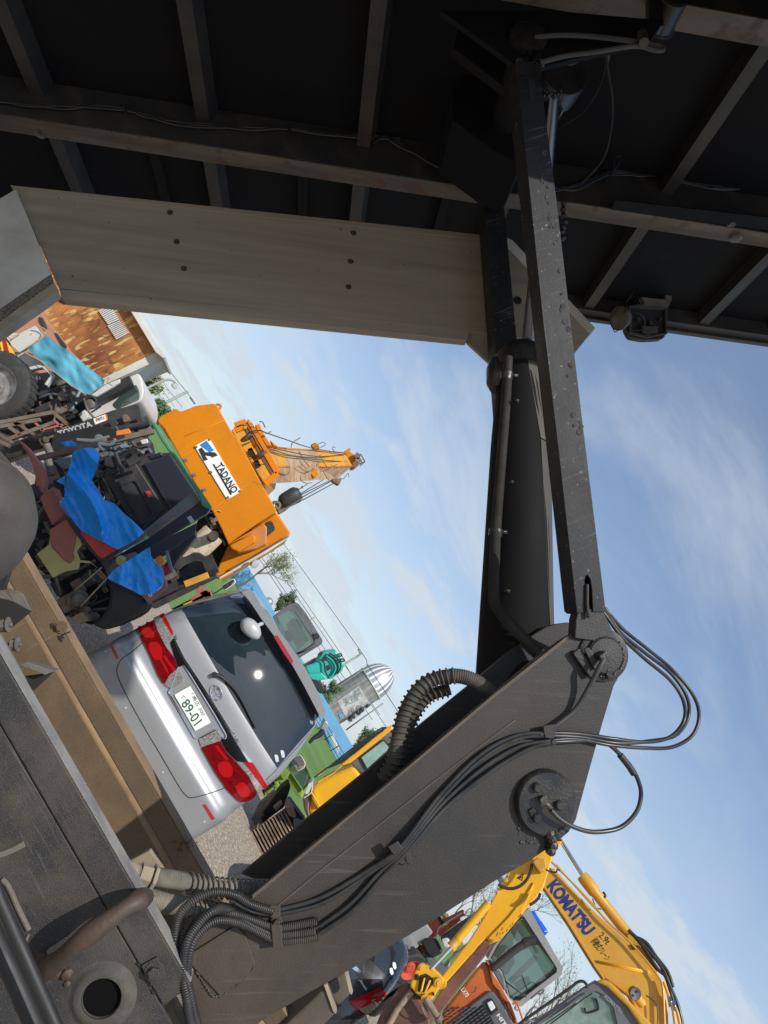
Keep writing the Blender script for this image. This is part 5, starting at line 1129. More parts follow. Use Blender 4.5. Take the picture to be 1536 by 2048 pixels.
# stripes board
sb = slabs(ft, FT, [('stripe_board', m_yel, zz(ZW, (-60,520),(40,520),(180,742),(92,802),(-60,640)), .03, .15, .004)])
for k, q in enumerate((((20,520),(62,524),(120,740),(80,800),(60,760)), ((-60,560),(-30,560),(20,690),(-10,700)))): slabs(sb, FT, [('red_stripe', m_refl, zz(ZW, *q), .004, .156, .0)])
wc = P(-6, 775, 9.35); wheel(ft, wc, (.05, 1, .05), .45, .28, rimr=.64); wheel(ft, wc + Vector((-.02, .9, 0)), (0, 1, 0), .45, .28)
text_on(FT, 'NO', zz(ZW, (0,950),(48,1000),(20,1025),(-34,975)), m_white, 'lettering', ft, .003, .056, .02)
for pts in (((60,520),(110,540),(150,560),(250,490),(300,460)), ((460,400),(520,410),(560,430),(590,460),(570,500)), ((300,700),(380,650),(460,600),(545,525)), ((330,720),(400,760),(470,800),(540,850),(560,870)), ((1320,1100),(1370,1060),(1400,1070),(1370,1110),(1440,1160))):
    mb = MB(); mb.tube(smooth_path([FT.q(*ZW(*p), .2) for p in pts], 5), .008, 6); mb.build('rope', m_rope, ft)
cloth('side_canvas', m_teal, FT, zz(ZW, (590,510),(720,612),(900,735),(1100,900),(1340,1090),(1325,1150),(1250,1190),(1150,1280),(1050,1240),(900,1150),(790,1060),(700,985),(560,885),(430,775),(360,690),(470,620),(540,560)), ft, .055, .055, 4, 3, .22, dirv=(.6,.8), ridged=False)
mb = MB(); zg = [(430,775),(470,800),(560,880),(640,930),(700,985),(790,1060),(850,1110),(900,1150),(980,1200),(1050,1245),(1110,1275)]
mb.tube([FT.q(*ZW(x + (6 if k % 2 else -6), y + (8 if k % 2 else -4)), .24) for k, (x, y) in enumerate([(zg[i][0] + (zg[i+1][0]-zg[i][0]) * t / 4, zg[i][1] + (zg[i+1][1]-zg[i][1]) * t / 4) for i in range(len(zg)-1) for t in range(4)])], .005, 5); mb.build('lacing', m_rope, ft)

# ---- black loader with green topped guard frame
L1 = VP(7.6); ldr = thing('skid_loader', 'black loader seen from behind with perforated grille, steel guard posts and a green top bar', 'loader', (-1.9, 8.2, 0))
B = lambda *p: zz(ZB, *p); A = lambda *p: zz(ZA, *p)
slabs(ldr, L1, [
  ('body', m_black, B((590,290),(720,240),(900,180),(1050,165),(1235,440),(1045,545),(870,670),(700,500),(640,440)), 1.2, -.02, .02),
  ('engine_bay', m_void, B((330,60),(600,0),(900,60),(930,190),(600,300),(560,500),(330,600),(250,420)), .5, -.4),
  ('hood_panel', m_black, B((620,305),(820,208),(1010,510),(880,640),(780,560)), .03, .02, .015)])
fo = B((722,348),(810,314),(836,330),(958,565),(945,585),(875,613),(858,600),(728,372)); fi = scale_poly(fo, .80)
mb = MB(); mb.ring([L1.q(x, y, .05) for x, y in fo], [L1.q(x, y, .05) for x, y in fi], L1.N * -.02); mb.build('recess_frame', m_black, ldr, bevel=.004)
slabs(ldr, L1, [('recess_plate', m_black, fi, .004, .026)])
gr = slabs(ldr, L1, [('grille', m_navy, B((885,240),(1040,178),(1215,430),(1050,532)), .02, .02, .006)])
mb = MB(); q = [Vector((*p, 0)) for p in B((905,245),(1038,190),(1200,428),(1058,515))]
for i in range(9):
    for j in range(22):
        a0 = (i + (.0 if j % 2 else .45)) / 9.5 + .01; a1 = a0 + .075; b0 = (j + .12) / 22; b1 = (j + .82) / 22
        if a1 > 1: continue
        pt = lambda a, b: tuple((q[0].lerp(q[1], a)).lerp(q[3].lerp(q[2], a), b))[:2]
        mb.face([L1.q(*pt(*ab), .022) for ab in ((a0, b0), (a1, b0), (a1, b1), (a0, b1))])
mb.build('grille_hole', m_void, gr)
slabs(ldr, L1, [('red_sticker', m_red, B((892,410),(918,402),(938,435),(912,448)), .003, .055)])
slabs(ldr, VP(7.0), [
  ('guard_post', m_steel, B((1178,415),(1232,468),(905,655),(880,700),(700,805),(655,830),(640,800),(860,668)), .02, .03, .004),
  ('guard_post', m_steelr, A((212,1082),(480,1015),(700,960),(935,915),(945,942),(700,998),(480,1052),(222,1110)), .05, .10, .004),
  ('top_bar', m_grn, A((918,862),(940,868),(960,880),(1040,1010),(1150,1180),(1240,1300),(1302,1392),(1294,1408),(1262,1400),(1236,1384),(1228,1340),(1090,1130),(990,985)), .10, .12, .012)])
mb = MB(); mb.poly([VP(7.0).q(*p, .03) for p in B((1232,468),(1292,512),(1270,545),(720,865),(695,815),(905,700))], (0, .10, 0)); mb.build('guard_post_side', m_navy, ldr, bevel=.004)
mb = MB(); mb.px(VP(7.0), B((1148,568),(1172,556),(1196,590),(1172,604)), .002, .034); mb.build('sticker', m_greyp, ldr)
mb = MB(); mb.tube(smooth_path([VP(7.0).q(*p, .16) for p in A((640,1045),(618,1030),(612,1005),(640,1010),(680,1010),(700,995),(705,975))], 6), .014, 8); mb.build('grab_handle', m_wht, ldr)
slabs(ldr, VP(7.0), [('marker_lamp', m_lampo, A((713,928),(790,910),(806,935),(790,945),(713,955)), .04, .2, .006)])
LA = VP(8.3)
la = slabs(ldr, LA, [('lift_beam', m_black, A((330,930),(560,850),(690,800),(840,760),(865,790),(880,860),(740,905),(600,960),(350,1030)), .15, 0, .01),
  ('lift_beam_end', m_greasy, A((-60,1045),(340,905),(352,1005),(200,1050),(-60,1150)), .15, -.02, .01)])
text_on(LA, 'TOYOTA', A((350,930),(556,866),(570,900),(366,964)), m_white, 'lettering', la, .002, .035, 0, outline=True)
slabs(ldr, LA, [('sticker', m_white, A((572,852),(645,825),(655,862),(585,888)), .003, .004), ('sticker_edge', m_lampo, A((645,825),(655,824),(663,858),(655,862)), .003, .006)])
text_on(LA, '移動禁止', A((585,850),(640,832),(645,852),(592,872)), m_refl, 'sticker_writing', ldr, .001, .008, .0)
for k, q in enumerate((((660,870),(700,850),(730,880),(690,910)), ((745,830),(780,820),(800,860),(760,880)), ((830,840),(870,830),(890,880),(850,900)))): slabs(ldr, LA, [('hinge_lug', m_steelr if k % 2 else m_black, round_px(A(*q), 5), .15, .1)])
mb = MB(); mb.tube([LA.q(*p, .15) for p in A((480,960),(920,880))], .035, 14); mb.build('lift_ram', m_black, ldr)
mb = MB(); mb.tube([LA.q(*p, .2) for p in A((500,985),(700,940))], .018, 12); mb.build('ram_rod', m_chrd, ldr)
mb = MB(); p = LA.q(*ZA(300, 985), .16); mb.lathe(p, LA.N, [(-.1, .085), (.05, .085), (.06, .045), (.08, .04), (.08, 0)], 24); mb.build('pivot_boss', m_bracket, ldr)
mb = MB()
for q in (((285,1010),(315,1080)), ((290,1090),(320,1200))): mb.tube([VP(7.4).q(*ZA(*q[0])), VP(7.4).q(*ZA(*q[1]))], .038, 16)
mb.each('post_ram', m_bracket, ldr)
slabs(ldr, VP(7.3), [('hydraulic_block', m_bracket, A((800,990),(870,965),(925,990),(905,1020),(850,1030),(810,1015)), .1, .05), ('lamp_unit', m_wht, A((860,985),(905,972),(912,1000),(872,1010)), .02, .1),
  ('warning_sticker', m_white, A((735,1015),(775,998),(795,1025),(745,1032)), .004, .05), ('latch', m_black, A((640,1090),(700,1080),(720,1140),(690,1160),(640,1140)), .08, .08), ('latch_bar', m_black, A((690,1040),(712,1045),(760,1170),(755,1195),(740,1190)), .05, .12),
  ('triangle_plate', m_steel, A((330,1110),(440,1070),(440,1160),(380,1160)), .02, .1), ('rusty_nut', m_lampo, A((600,1065),(630,1060),(625,1075),(605,1080)), .03, .14), ('hose_bundle', m_navy, B((900,190),(990,165),(995,185),(920,212)), .08, .12)])
slabs(ldr, VP(7.2), [('side_door', m_black, B((1085,715),(1190,640),(1205,690),(1110,800),(1060,880),(1020,790)), .2, 0, .01)])
# rusty rack of forks beside it
rk = thing('rusty_fork_rack', 'rusty steel lattice frame lying left of the black lift beam', 'frame', (-3.3, 7.9, 0)); RK = VP(7.9)
for a, b, w in (((-30,885),(330,815),.05), ((330,815),(412,885),.05), ((412,885),(250,925),.03), ((-30,935),(80,1000),.04), ((60,905),(130,955),.05), ((130,900),(210,950),.04), ((210,870),(270,930),.03), ((-30,910),(250,860),.05), ((40,985),(330,880),.05), ((330,860),(380,905),.03), ((-30,980),(60,1020),.05), ((90,880),(150,900),.05)):
    mb = MB(); mb.bar(RK.q(*ZA(*a)), RK.q(*ZA(*b)), w * 1.3, w * .8); mb.build('bar', m_steelr if w > .035 else m_pink, rk, bevel=.003)

# ---- faded red and yellow machine in front of the loader
T1 = VP(6.6); tm = thing('old_farm_machine', 'faded red and pale yellow farm machine with black fender below the blue tarps', 'machine', (-2.0, 7.2, 0))
slabs(tm, T1, [
  ('dark_frame', m_void, B((170,420),(330,360),(400,560),(600,800),(680,960),(680,1120),(560,1230),(430,1180),(300,940),(150,800)), .9, -.55),
  ('yellow_cowl', m_pyel, B((226,792),(300,735),(306,690),(480,685),(502,735),(470,775),(492,830),(545,835),(600,880),(560,850),(490,845),(482,885),(400,900),(325,937)), .02, .0, .012),
  ('red_cowl', m_pink, B((300,645),(410,575),(468,660),(462,720),(445,790),(462,812),(430,852),(395,835),(310,745)), .03, .02, .015),
  ('upper_box', m_pink, B((238,430),(330,378),(350,430),(380,480),(395,560),(320,618),(270,520)), .2, -.06, .012),
  ('bonnet_trim', m_black, round_px(B((378,528),(470,620),(500,645),(640,690),(740,762),(722,788),(630,840),(600,825),(480,690)), 6), .05, .05, .008),
  ('bonnet', m_red, round_px(B((486,652),(560,680),(640,705),(722,765),(628,822),(598,800),(535,720)), 4), .02, .065, .006),
  ('rear_plate', m_steel, round_px(B((650,880),(760,800),(830,780),(850,810),(820,870),(660,945)), 4), .08, .02, .01),
  ('fender_shell', m_blk, B((640,945),(870,1045),(905,1105),(890,1150),(830,1190),(720,1240),(640,1262),(560,1225),(620,1180),(665,1100),(672,1010)), .35, .05, .04),
  ('fender_lip', m_pink, B((605,880),(655,935),(650,950),(600,900)), .03, .08),
  ('red_tail', m_pink, round_px(B((868,1046),(940,1040),(1000,990),(1012,940),(1020,990),(985,1035),(910,1092)), 4), .15, .1, .02),
  ('dark_sheet', m_navy, B((920,745),(1210,600),(1200,660),(1020,800),(930,830)), .02, -.1)])
text_on(T1, 'o', B((912,1035),(935,1032),(935,1055),(912,1058)), m_white, 'mark', tm, .002, .104, .02)
mb = MB(); p = T1.q(*ZB(480, 1075), -.1); mb.lathe(p, T1.N + Vector((.3, 0, .2)), [(-.10, .08), (-.02, .08), (-.015, .092), (.01, .092), (.015, .07), (.04, .06), (.055, .03), (.056, 0)], 28)
for k in range(10):
    a = 2*math.pi*k/10; mb.tube([p + Vector((math.cos(a)*.08, .0, math.sin(a)*.08)), p + Vector((math.cos(a)*.08, -.02, math.sin(a)*.08))], .009, 6)
mb.build('hub', m_bracket, tm)
mb = MB(); mb.tube([T1.q(*ZB(480, 1090), -.2), T1.q(*ZB(350, 1150), -.2)], .07, 16); mb.build('axle', m_blk, tm)
mb = MB()
for a, b in (((655,945),(495,1115)), ((625,875),(460,1015))): mb.tube([T1.q(*ZB(*a), .1), T1.q(*ZB(*b), .05)], .006, 6)
mb.each('tie_rope', m_rope, tm)
slabs(tm, T1, [('lamp_bar', m_steel, B((1010,775),(1030,768),(1065,900),(1045,915)), .04, .12), ('amber_lamp', m_lampo, B((948,820),(985,798),(1014,848),(975,878)), .05, .12, .01), ('red_lamp', m_refl, B((985,885),(1035,862),(1056,905),(1005,935)), .05, .12, .01), ('lamp_lug', m_steelr, B((590,915),(612,905),(650,942),(640,952)), .04, .1)])
mb = MB(); p = T1.q(*ZB(742, 832), .08); mb.lathe(p, T1.N, [(-.02, .045), (.03, .04), (.05, .02), (.05, 0)], 16); mb.build('cap', m_pyel, tm)
slabs(tm, VP(6.4), [('curved_guard', m_pink, smooth2(B((115,92),(165,135),(215,200),(258,260),(277,340),(268,390),(248,425),(205,385),(222,320),(212,250),(170,170),(130,120))) if False else B((115,92),(165,135),(215,200),(258,260),(277,340),(268,390),(248,425),(205,385),(216,320),(202,250),(165,170),(130,120)), .12, 0, .01), ('latch', m_black, B((180,372),(208,358),(250,415),(222,440)), .1, .06)])
slabs(tm, T1, [('timber', m_wood, B((432,1185),(500,1150),(538,1190),(528,1210),(462,1225)), .5, .1, .006)])
cloth('blue_tarp', m_blue, T1, B((445,172),(500,140),(580,140),(612,182),(600,250),(565,340),(600,390),(640,460),(700,480),(760,540),(830,600),(887,660),(815,718),(725,766),(640,722),(500,652),(430,562),(398,512),(395,440),(405,330),(430,250)), None, .085, .013, 3, 1, .15, label='bright blue crumpled tarp with a long fold hanging over the red bonnet', cat='tarp', group='blue tarps on the old machine')
cloth('blue_tarp_end', m_blue, T1, B((372,106),(440,94),(472,118),(470,130),(400,130)), bpy.data.objects['blue_tarp'], .02, .05, 3, 2, .15)
cloth('blue_tarp_fold', m_blue, T1, B((345,345),(400,310),(400,420),(395,512),(370,500),(362,470),(398,440),(395,370)), bpy.data.objects['blue_tarp'], .03, .05, 3, 4, .02)
cloth('blue_tarp', m_blue, T1, B((658,942),(700,890),(760,850),(850,795),(918,748),(926,800),(960,850),(1000,882),(1012,940),(1000,985),(945,1035),(868,1046),(760,990)), None, .075, .016, 3, 7, .22, label='smaller blue tarp tied over the rounded fender end', cat='tarp', group='blue tarps on the old machine')

clutter('machine_part', tm, T1, B((200,450),(330,400),(400,560),(470,800),(560,880),(650,1000),(640,1100),(540,1200),(430,1160),(330,960),(200,800)), 60, (m_black, m_bracket, m_steelr), -.5, -.1, 5)
clutter('machine_part', ldr, L1, B((560,60),(900,90),(925,185),(640,290),(560,260)), 34, (m_black, m_bracket, m_steel), -.2, .1, 6)
clutter('machine_part', ldr, L1, B((560,300),(620,300),(760,560),(690,480),(600,400)), 16, (m_black, m_bracket), -.1, .06, 16)
clutter('underbody_part', ft, FT, A((140,590),(320,600),(540,710),(600,780),(480,820),(380,850),(250,800),(150,680)), 60, (m_black, m_steel, m_steelr, m_bracket), -.45, .0, 7, .012, .045, .1, .6)
clutter('lift_part', ldr, LA, A((700,870),(850,800),(905,900),(900,960),(740,940)), 16, (m_black, m_black, m_steelr), -.1, .12, 8, .01, .03, .08, .25)
# ---- orange crane
K = lambda *p: zz(ZC, *p)
CR = VP(12.0); cr = thing('mobile_crane', 'orange mobile crane seen from behind with white sign plate and raised boom', 'crane', (-1.9, 14.5, 0))
slabs(cr, CR, [
  ('counterweight', m_orange, K((108,195),(118,165),(222,112),(246,130),(262,128),(345,95),(455,82),(475,100),(560,250),(600,300),(755,590),(838,735),(835,748),(700,835),(560,935),(545,952),(500,850),(440,735),(380,650),(330,560),(150,240)), 1.3, 0, .05),
  ('upper_deck', m_orange2, K((560,245),(650,195),(850,500),(765,580),(640,380)), 2.5, -1.4, .02),
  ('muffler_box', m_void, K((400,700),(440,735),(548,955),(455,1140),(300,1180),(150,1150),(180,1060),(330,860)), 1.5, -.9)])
sg = slabs(cr, CR, [('sign_plate', m_white, round_px(K((334,345),(425,295),(622,625),(535,673)), 2), .02, .022, .003)])
slabs(sg, CR, [('logo_blue', plain('logo_blue', (.02,.20,.55), .4), K((366,338),(408,310),(455,372),(428,384)), .003, .026, 0),
  ('logo_black', m_blk, K((358,366),(378,352),(402,382),(460,382),(478,402),(442,416),(436,408),(400,402),(418,428),(392,436)), .003, .0262, 0),
  ('underline', m_blk, K((446,458),(455,453),(566,640),(556,646)), .003, .026, 0)])
text_on(CR, 'TADANO', K((500,440),(606,614),(565,640),(462,466)), m_blk, 'lettering', sg, .003, .026, .028)
slabs(sg, CR, [('letter_mark', m_blk, K((512,462),(518,459),(522,466),(516,469)), .003, .026, 0)])
mb = MB()
for q in ((345,350),(425,305),(612,622),(540,660),(436,505)): mb.lathe(CR.q(*ZC(*q), .026), CR.N, [(0, .022), (.008, .018), (.008, 0)], 12)
mb.each('sign_bolt', m_steelr, sg)
mb = MB()
for q in ((275,430),(330,520),(392,612)): mb.px(CR, K((q[0]-12,q[1]-5),(q[0]+8,q[1]-12),(q[0]+16,q[1]+2),(q[0]-4,q[1]+12)), .05, .06)
mb.each('door_catch', m_steel, cr)
mb = MB(); mb.tube(smooth_path([CR.q(*p, -.3) for p in K((462,98),(480,88),(496,98),(492,112),(476,118))], 5), .022, 8); mb.build('lifting_eye', m_orange, cr)
for pts in (((270,285),(560,170)), ((440,735),(690,560),(765,590))): mb = MB(); mb.tube([CR.q(*p, .002) for p in K(*pts)], .005, 6); mb.build('panel_joint', m_orange2, cr)
mb = MB(); mb.tube(smooth_path([CR.q(*p, .02) for p in K((455,748),(480,740),(498,748))], 4), .012, 6); mb.build('small_handle', m_orange2, cr)
slabs(cr, VP(12.6), [
  ('cab', m_orange, K((842,752),(925,878),(915,900),(480,1168),(455,1140),(540,960),(700,820)), 2.4, 0, .03)])
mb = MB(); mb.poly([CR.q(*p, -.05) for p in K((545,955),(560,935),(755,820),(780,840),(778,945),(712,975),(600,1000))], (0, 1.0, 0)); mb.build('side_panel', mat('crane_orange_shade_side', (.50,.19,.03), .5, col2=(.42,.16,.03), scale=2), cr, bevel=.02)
slabs(cr, CR, [('corner_bracket', m_orange, K((548,955),(690,880),(714,902),(708,935),(606,998),(560,975)), .35, .16, .03)])
cw = VP(12.58)
mb = MB(); mb.px(cw, round_px(K((756,862),(796,800),(815,812),(832,858),(776,904)), 4), .01, .035); mb.build('rear_window', g_cab, cr)
mb = MB(); mb.px(cw, round_px(K((756,862),(796,800),(815,812),(832,858),(776,904)), 4), .01, .022); mb.build('window_seal', m_steel, cr)
slabs(cr, cw, [('door_glass', m_steel, K((900,898),(912,902),(790,985),(660,1062),(560,1110),(545,1104),(700,1020)), .02, .06), ('door_rail', m_wht, K((908,905),(918,905),(780,1000),(600,1100),(490,1160),(486,1150)), .05, .10), ('cab_edge', m_orange2, K((490,1168),(480,1160),(560,1118),(572,1122)), .05, .10)])
mb = MB(); mb.lathe(cw.q(*ZC(702, 1065), .2), (1, -1, .3), [(0, 0), (0, .08), (.04, .08), (.05, .05), (.05, 0)], 18); mb.build('cab_lamp', m_greyp, cr)
# muffler with stub pipe
mb = MB(); pa_ = VP(12.6).q(*ZC(455, 880), .6); pb_ = VP(12.6).q(*ZC(215, 1110), .6); mb.lathe(pa_, (pb_ - pa_), [(0, 0), (.0, .18), (.03, .20), ((pb_-pa_).length - .03, .20), ((pb_-pa_).length, .18), ((pb_-pa_).length, 0)], 36); mf = mb.build('muffler', m_muff, cr)
mb = MB(); p = VP(12.6).q(*ZC(442, 905), .85); mb.tube([p, p + Vector((.01, -.22, .04))], [.08, .08], 24); mb.lathe(p + Vector((.01, -.222, .04)), (.02, -1, .1), [(0, .08), (.0, .062), (-.2, .062), (-.2, 0)], 24); mb.build('stub_pipe', mat('burnt_pipe', (.035,.022,.018), .6, scale=8), mf)
slabs(cr, VP(11.6), [('lower_box', m_black, K((200,1060),(330,990),(370,1000),(460,1060),(440,1130),(300,1200),(150,1290),(90,1330),(60,1290),(150,1200)), .6, -.2, .02), ('hose_box', m_steel, K((180,1020),(320,840),(345,870),(240,1010)), .3, -.3, .01), ('sheet_side', m_black, K((300,1200),(470,1130),(480,1150),(90,1345),(60,1320)), .3, .1, .01)])
mb = MB(); p = VP(11.6).q(*ZC(400, 1090), .1); mb.cyl(p, p + (VP(11.6).q(*ZC(470, 1060), .1) - p) * .9, .16, seg=20); mb.build('air_drum', m_black, cr)
clutter('engine_part', cr, VP(11.9), K((380,770),(420,740),(470,800),(540,930),(520,960),(470,880)), 14, (m_black, m_steelr), -.5, -.1, 9, .02, .05, .1, .4)
clutter('engine_part', cr, VP(11.9), K((160,1080),(230,1020),(330,1120),(430,1120),(300,1190),(180,1200)), 16, (m_black, m_black, m_bracket), -.1, .2, 19, .02, .05, .1, .4)
# boom: long box going away and up
Yb0, Yb1 = 13.6, 21.0
def bt(x, y, t): return P(*ZX(x, y), Yb0 + (Yb1 - Yb0) * t)
mb = MB()
sect = [[bt(330,340,0), bt(400,560,0), bt(400,740,0), bt(240,560,0)], [bt(560,370,.25), bt(600,570,.28), bt(620,735,.28), bt(600,560,.25)],
        [bt(1200,415,.95), bt(1290,565,.97), bt(1140,690,.95), bt(1100,560,.95)]]
tops = [(330,335,0), (560,368,.25), (900,390,.6), (1200,415,.95)]; mids = [(415,565,0), (600,568,.28), (900,565,.62), (1290,562,.97)]; bots = [(330,755,0), (620,738,.28), (900,712,.62), (1120,700,.93)]
Tt = [bt(*p) for p in tops]; Mm = [bt(*p) for p in mids]; Bb = [bt(*p) for p in bots]; back = [t + b - m_ for t, b, m_ in zip(Tt, Bb, Mm)]
i = 0
mt = MB(); ms = MB()
for k in range(3):
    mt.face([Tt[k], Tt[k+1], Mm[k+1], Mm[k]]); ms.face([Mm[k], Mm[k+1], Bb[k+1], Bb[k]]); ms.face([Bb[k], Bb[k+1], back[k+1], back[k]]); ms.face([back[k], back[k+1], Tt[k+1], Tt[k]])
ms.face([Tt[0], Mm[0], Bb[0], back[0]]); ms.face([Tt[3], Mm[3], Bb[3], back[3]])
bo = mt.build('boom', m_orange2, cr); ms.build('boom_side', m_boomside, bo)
mb = MB()
for k in range(3): 
    for a, b in ((Tt[k], Tt[k+1]), (Mm[k], Mm[k+1])): mb.tube([a, b], .022, 6)
mb.build('boom_edge', m_orange, bo)
for q in (((560,365),(565,560)), ((700,378),(745,560)), ((860,385),(900,560)), ((1000,395),(1060,560)), ((1100,405),(1180,560))): mb = MB(); t = (q[0][0]-330)/900; mb.tube([bt(*q[0], t), bt(*q[1], t)], .014, 5); mb.build('boom_rib', m_steelr, bo)
slabs(cr, VP(21), [('boom_head', m_orange, zz(ZX, (1195,400),(1260,360),(1275,375),(1250,395),(1310,430),(1330,470),(1360,520),(1330,575),(1290,585),(1240,510),(1225,450)), .5, 0, .02)])
mb = MB(); rr = random.Random(12)
for a, b in (((1330,440),(1380,430)), ((1380,430),(1425,510)), ((1425,510),(1370,560)), ((1340,410),(1380,500)), ((1310,470),(1400,520)), ((1300,540),(1390,490)), ((1320,560),(1350,450)), ((1290,560),(1420,520))): mb.tube([VP(21).q(*ZX(*a)), VP(21).q(*ZX(*b))], .02, 6)
for c in ((1350,500),(1320,545),(1340,455)): mb.lathe(VP(21).q(*ZX(*c), .1), (0, -1, 0), [(0, 0), (0, .09), (.06, .09), (.06, 0)], 14)
mb.build('head_frame', m_steelr, cr)
# rams, sheaves, ropes, rails on the boom
mb = MB(); Yd_ = 12.9; mb.tube([VP(Yd_).q(*ZX(125, 150)), VP(Yd_).q(*ZX(425, 660))], .055, 18); mb.build('derrick_shaft', m_chrd, cr)
for c in ((150,240),(300,440)): mb = MB(); p = VP(Yd_).q(*ZX(*c)); ax = (VP(Yd_).q(*ZX(425,660)) - VP(Yd_).q(*ZX(125,150))).normalized(); mb.lathe(p, ax, [(-.03, .14), (-.015, .17), (0, .15), (.015, .17), (.03, .14), (.03, .0), (-.03, 0), (-.03, .14)], 30); mb.build('sheave', m_steelr, cr)
mb = MB(); mb.lathe(VP(Yd_).q(*ZX(235, 320)), ax, [(-.04, .08), (.04, .08)], 20); mb.build('shaft_collar', m_orange, cr)
for pts in (((0,120),(125,75),(150,90)), ((150,90),(470,640)), ((470,640),(330,760)), ((0,165),(90,130))): mb = MB(); q = [VP(12.8).q(*ZX(*p)) for p in pts]; [mb.bar(a, b, .07, .11) for a, b in zip(q, q[1:])]; mb.build('winch_frame', m_orange, cr, bevel=.01)
slabs(cr, VP(13.4), [('winch_block', m_orange2, zz(ZX, (120,370),(190,340),(300,560),(250,600),(215,540),(160,450)), .5, 0, .02), ('mast_post', m_orange, zz(ZX, (215,110),(270,95),(330,230),(410,340),(345,340),(270,230)), .3, 0, .02), ('winch_cavity', m_void, zz(ZX, (135,395),(190,385),(215,450),(170,460)), .02, .03, .0), ('winch_cavity', m_void, zz(ZX, (205,510),(255,520),(275,570),(235,590)), .02, .03, .0), ('mast_gusset', m_orange, zz(ZX, (385,275),(470,345),(420,345)), .2, 0, .01)])
for pts, t0 in ((((90,260),(160,190),(270,170),(340,195),(560,270),(850,365),(1200,420)), .1), (((200,470),(300,400),(420,385),(600,440),(850,485),(1220,515)), .1), (((130,80),(300,370),(480,650)), 0), (((420,365),(900,455),(1220,430)), .3)):
    mb = MB(); n = len(pts); mb.tube(smooth_path([P(*ZX(*p), 12.7 + (20.6 - 12.7) * max(0, (p[0] - 300) / 950)) for p in pts], 6), .012, 6); mb.build('boom_rope', m_cable, cr)
for pts in (((615,355),(630,305),(715,250)), ((890,340),(960,298),(992,325),(940,355)), ((1100,412),(1070,370),(1080,345),(1100,360)), ((340,205),(395,183)), ((270,75),(300,75),(330,135)), ((600,570),(580,650),(470,630)), ((720,660),(725,720),(790,750),(840,742)), ((970,620),(1020,710),(1040,700)), ((820,570),(760,500),(700,400)), ((930,440),(1000,560),(1050,580),(1120,540)), ((690,560),(780,620),(860,600)), ((1150,690),(1190,700),(1240,640),(1250,680))):
    mb = MB(); mb.tube(smooth_path([P(*ZX(*p), 12.6 + (20.4 - 12.6) * max(0, (p[0] - 300) / 950)) for p in pts], 4), .011, 5); mb.build('rope_guide', m_steelr, cr)
mb = MB(); p = P(*ZX(880, 610), 17.5); mb.lathe(P(*ZX(790, 690), 17.6), (P(*ZX(900, 600), 17.6) - P(*ZX(790, 690), 17.6)), [(0, 0), (0, .05), (.05, .09), (.12, .09), (.13, .13), (.2, .13), (.21, .10), (.27, .10), (.30, .06), (.30, 0)], 20); mb.lathe(P(*ZX(890, 350), 18.5), (0, 0, 1), [(-.1, .12), (.03, .12), (.07, .06), (.07, 0)], 14); mb.build('cable_reel', m_orange, cr)
# hook block hanging
slabs(cr, VP(15), [('hook_block', m_steelr, zz(ZX, (440,970),(480,930),(640,820),(700,815),(750,900),(730,940),(600,1000),(560,1040),(480,1085),(455,1040)), .25, -.1, .02)])
mb = MB(); mb.lathe(VP(15).q(*ZX(520, 950)), VP(15).q(*ZX(680, 850)) - VP(15).q(*ZX(520, 950)), [(-.06, 0), (-.06, .08), (.0, .14), (.08, .155), (.28, .155), (.36, .14), (.42, .08), (.42, 0)], 20); mb.build('block_cheek', m_black, cr)
mb = MB(); mb.tube(smooth_path([VP(15).q(*p, .15) for p in zz(ZX, (430,980),(425,960),(470,960),(490,990),(470,1030),(440,1000))], 5), .035, 8); mb.build('hook', m_steelr, cr)
for a, b in (((725,860),(970,710)), ((735,870),(1040,720)), ((750,895),(1050,728)), ((740,935),(1110,735)), ((700,815),(790,762))): mb = MB(); mb.tube([P(*ZX(*a), 15), P(*ZX(*b), 18.5)], .012, 5); mb.build('hoist_rope', m_cable, cr)
slabs(cr, VP(18.5), [('hoist_tackle', m_steelr, zz(ZX, (1050,705),(1110,690),(1170,700),(1155,750),(1130,765),(1080,735)), .3, 0, .02), ('hoist_weight', m_orange, round_px(zz(ZX, (722,785),(740,775),(755,790),(738,806)), 2), .1, .3)])
# ================================================================ far field
m_bluew = mat('blue_sheet_wall', (.14,.36,.58), .6, col2=(.12,.31,.52), scale=.1, var=.05)
m_conc = mat('silo_concrete', (.30,.29,.27), .85, col2=(.20,.19,.18), lo=.4, hi=.6, scale=.8, stretch=(3,3,.25), bump=.3, bscale=3, bdist=.1)
m_dome = plain('dome_metal', (.40,.40,.41), .42, .6)
m_leaf = mat('spring_leaves', (.16,.22,.045), .7, col2=(.10,.15,.03), scale=.8)
m_leafp = mat('pale_spring_leaves', (.26,.28,.13), .7, col2=(.20,.23,.10), scale=.8)
m_leafd = mat('dark_leaves', (.10,.15,.06), .7, col2=(.08,.13,.04), scale=.5)
m_bark = mat('bark_grey', (.17,.145,.12), .9, col2=(.11,.09,.075), scale=3)
m_pole = mat('concrete_pole', (.42,.42,.41), .8, scale=2)
m_wire = plain('wire_grey', (.06,.065,.07), .6)
BW = VP(80)
bw = thing('blue_wall', 'long pale blue sheet wall beyond the green field', 'wall', (10, 80, 0))
xl, xr_ = P(440, 1100, 80).x, P(716, 1493, 80).x
mb = MB(); mb.poly([(xl, 80, .0), (xr_, 80, .0), (xr_, 80, 2.15), (xl, 80, 2.05)], (0, 8, 0)); mb.build('sheet', m_bluew, bw)
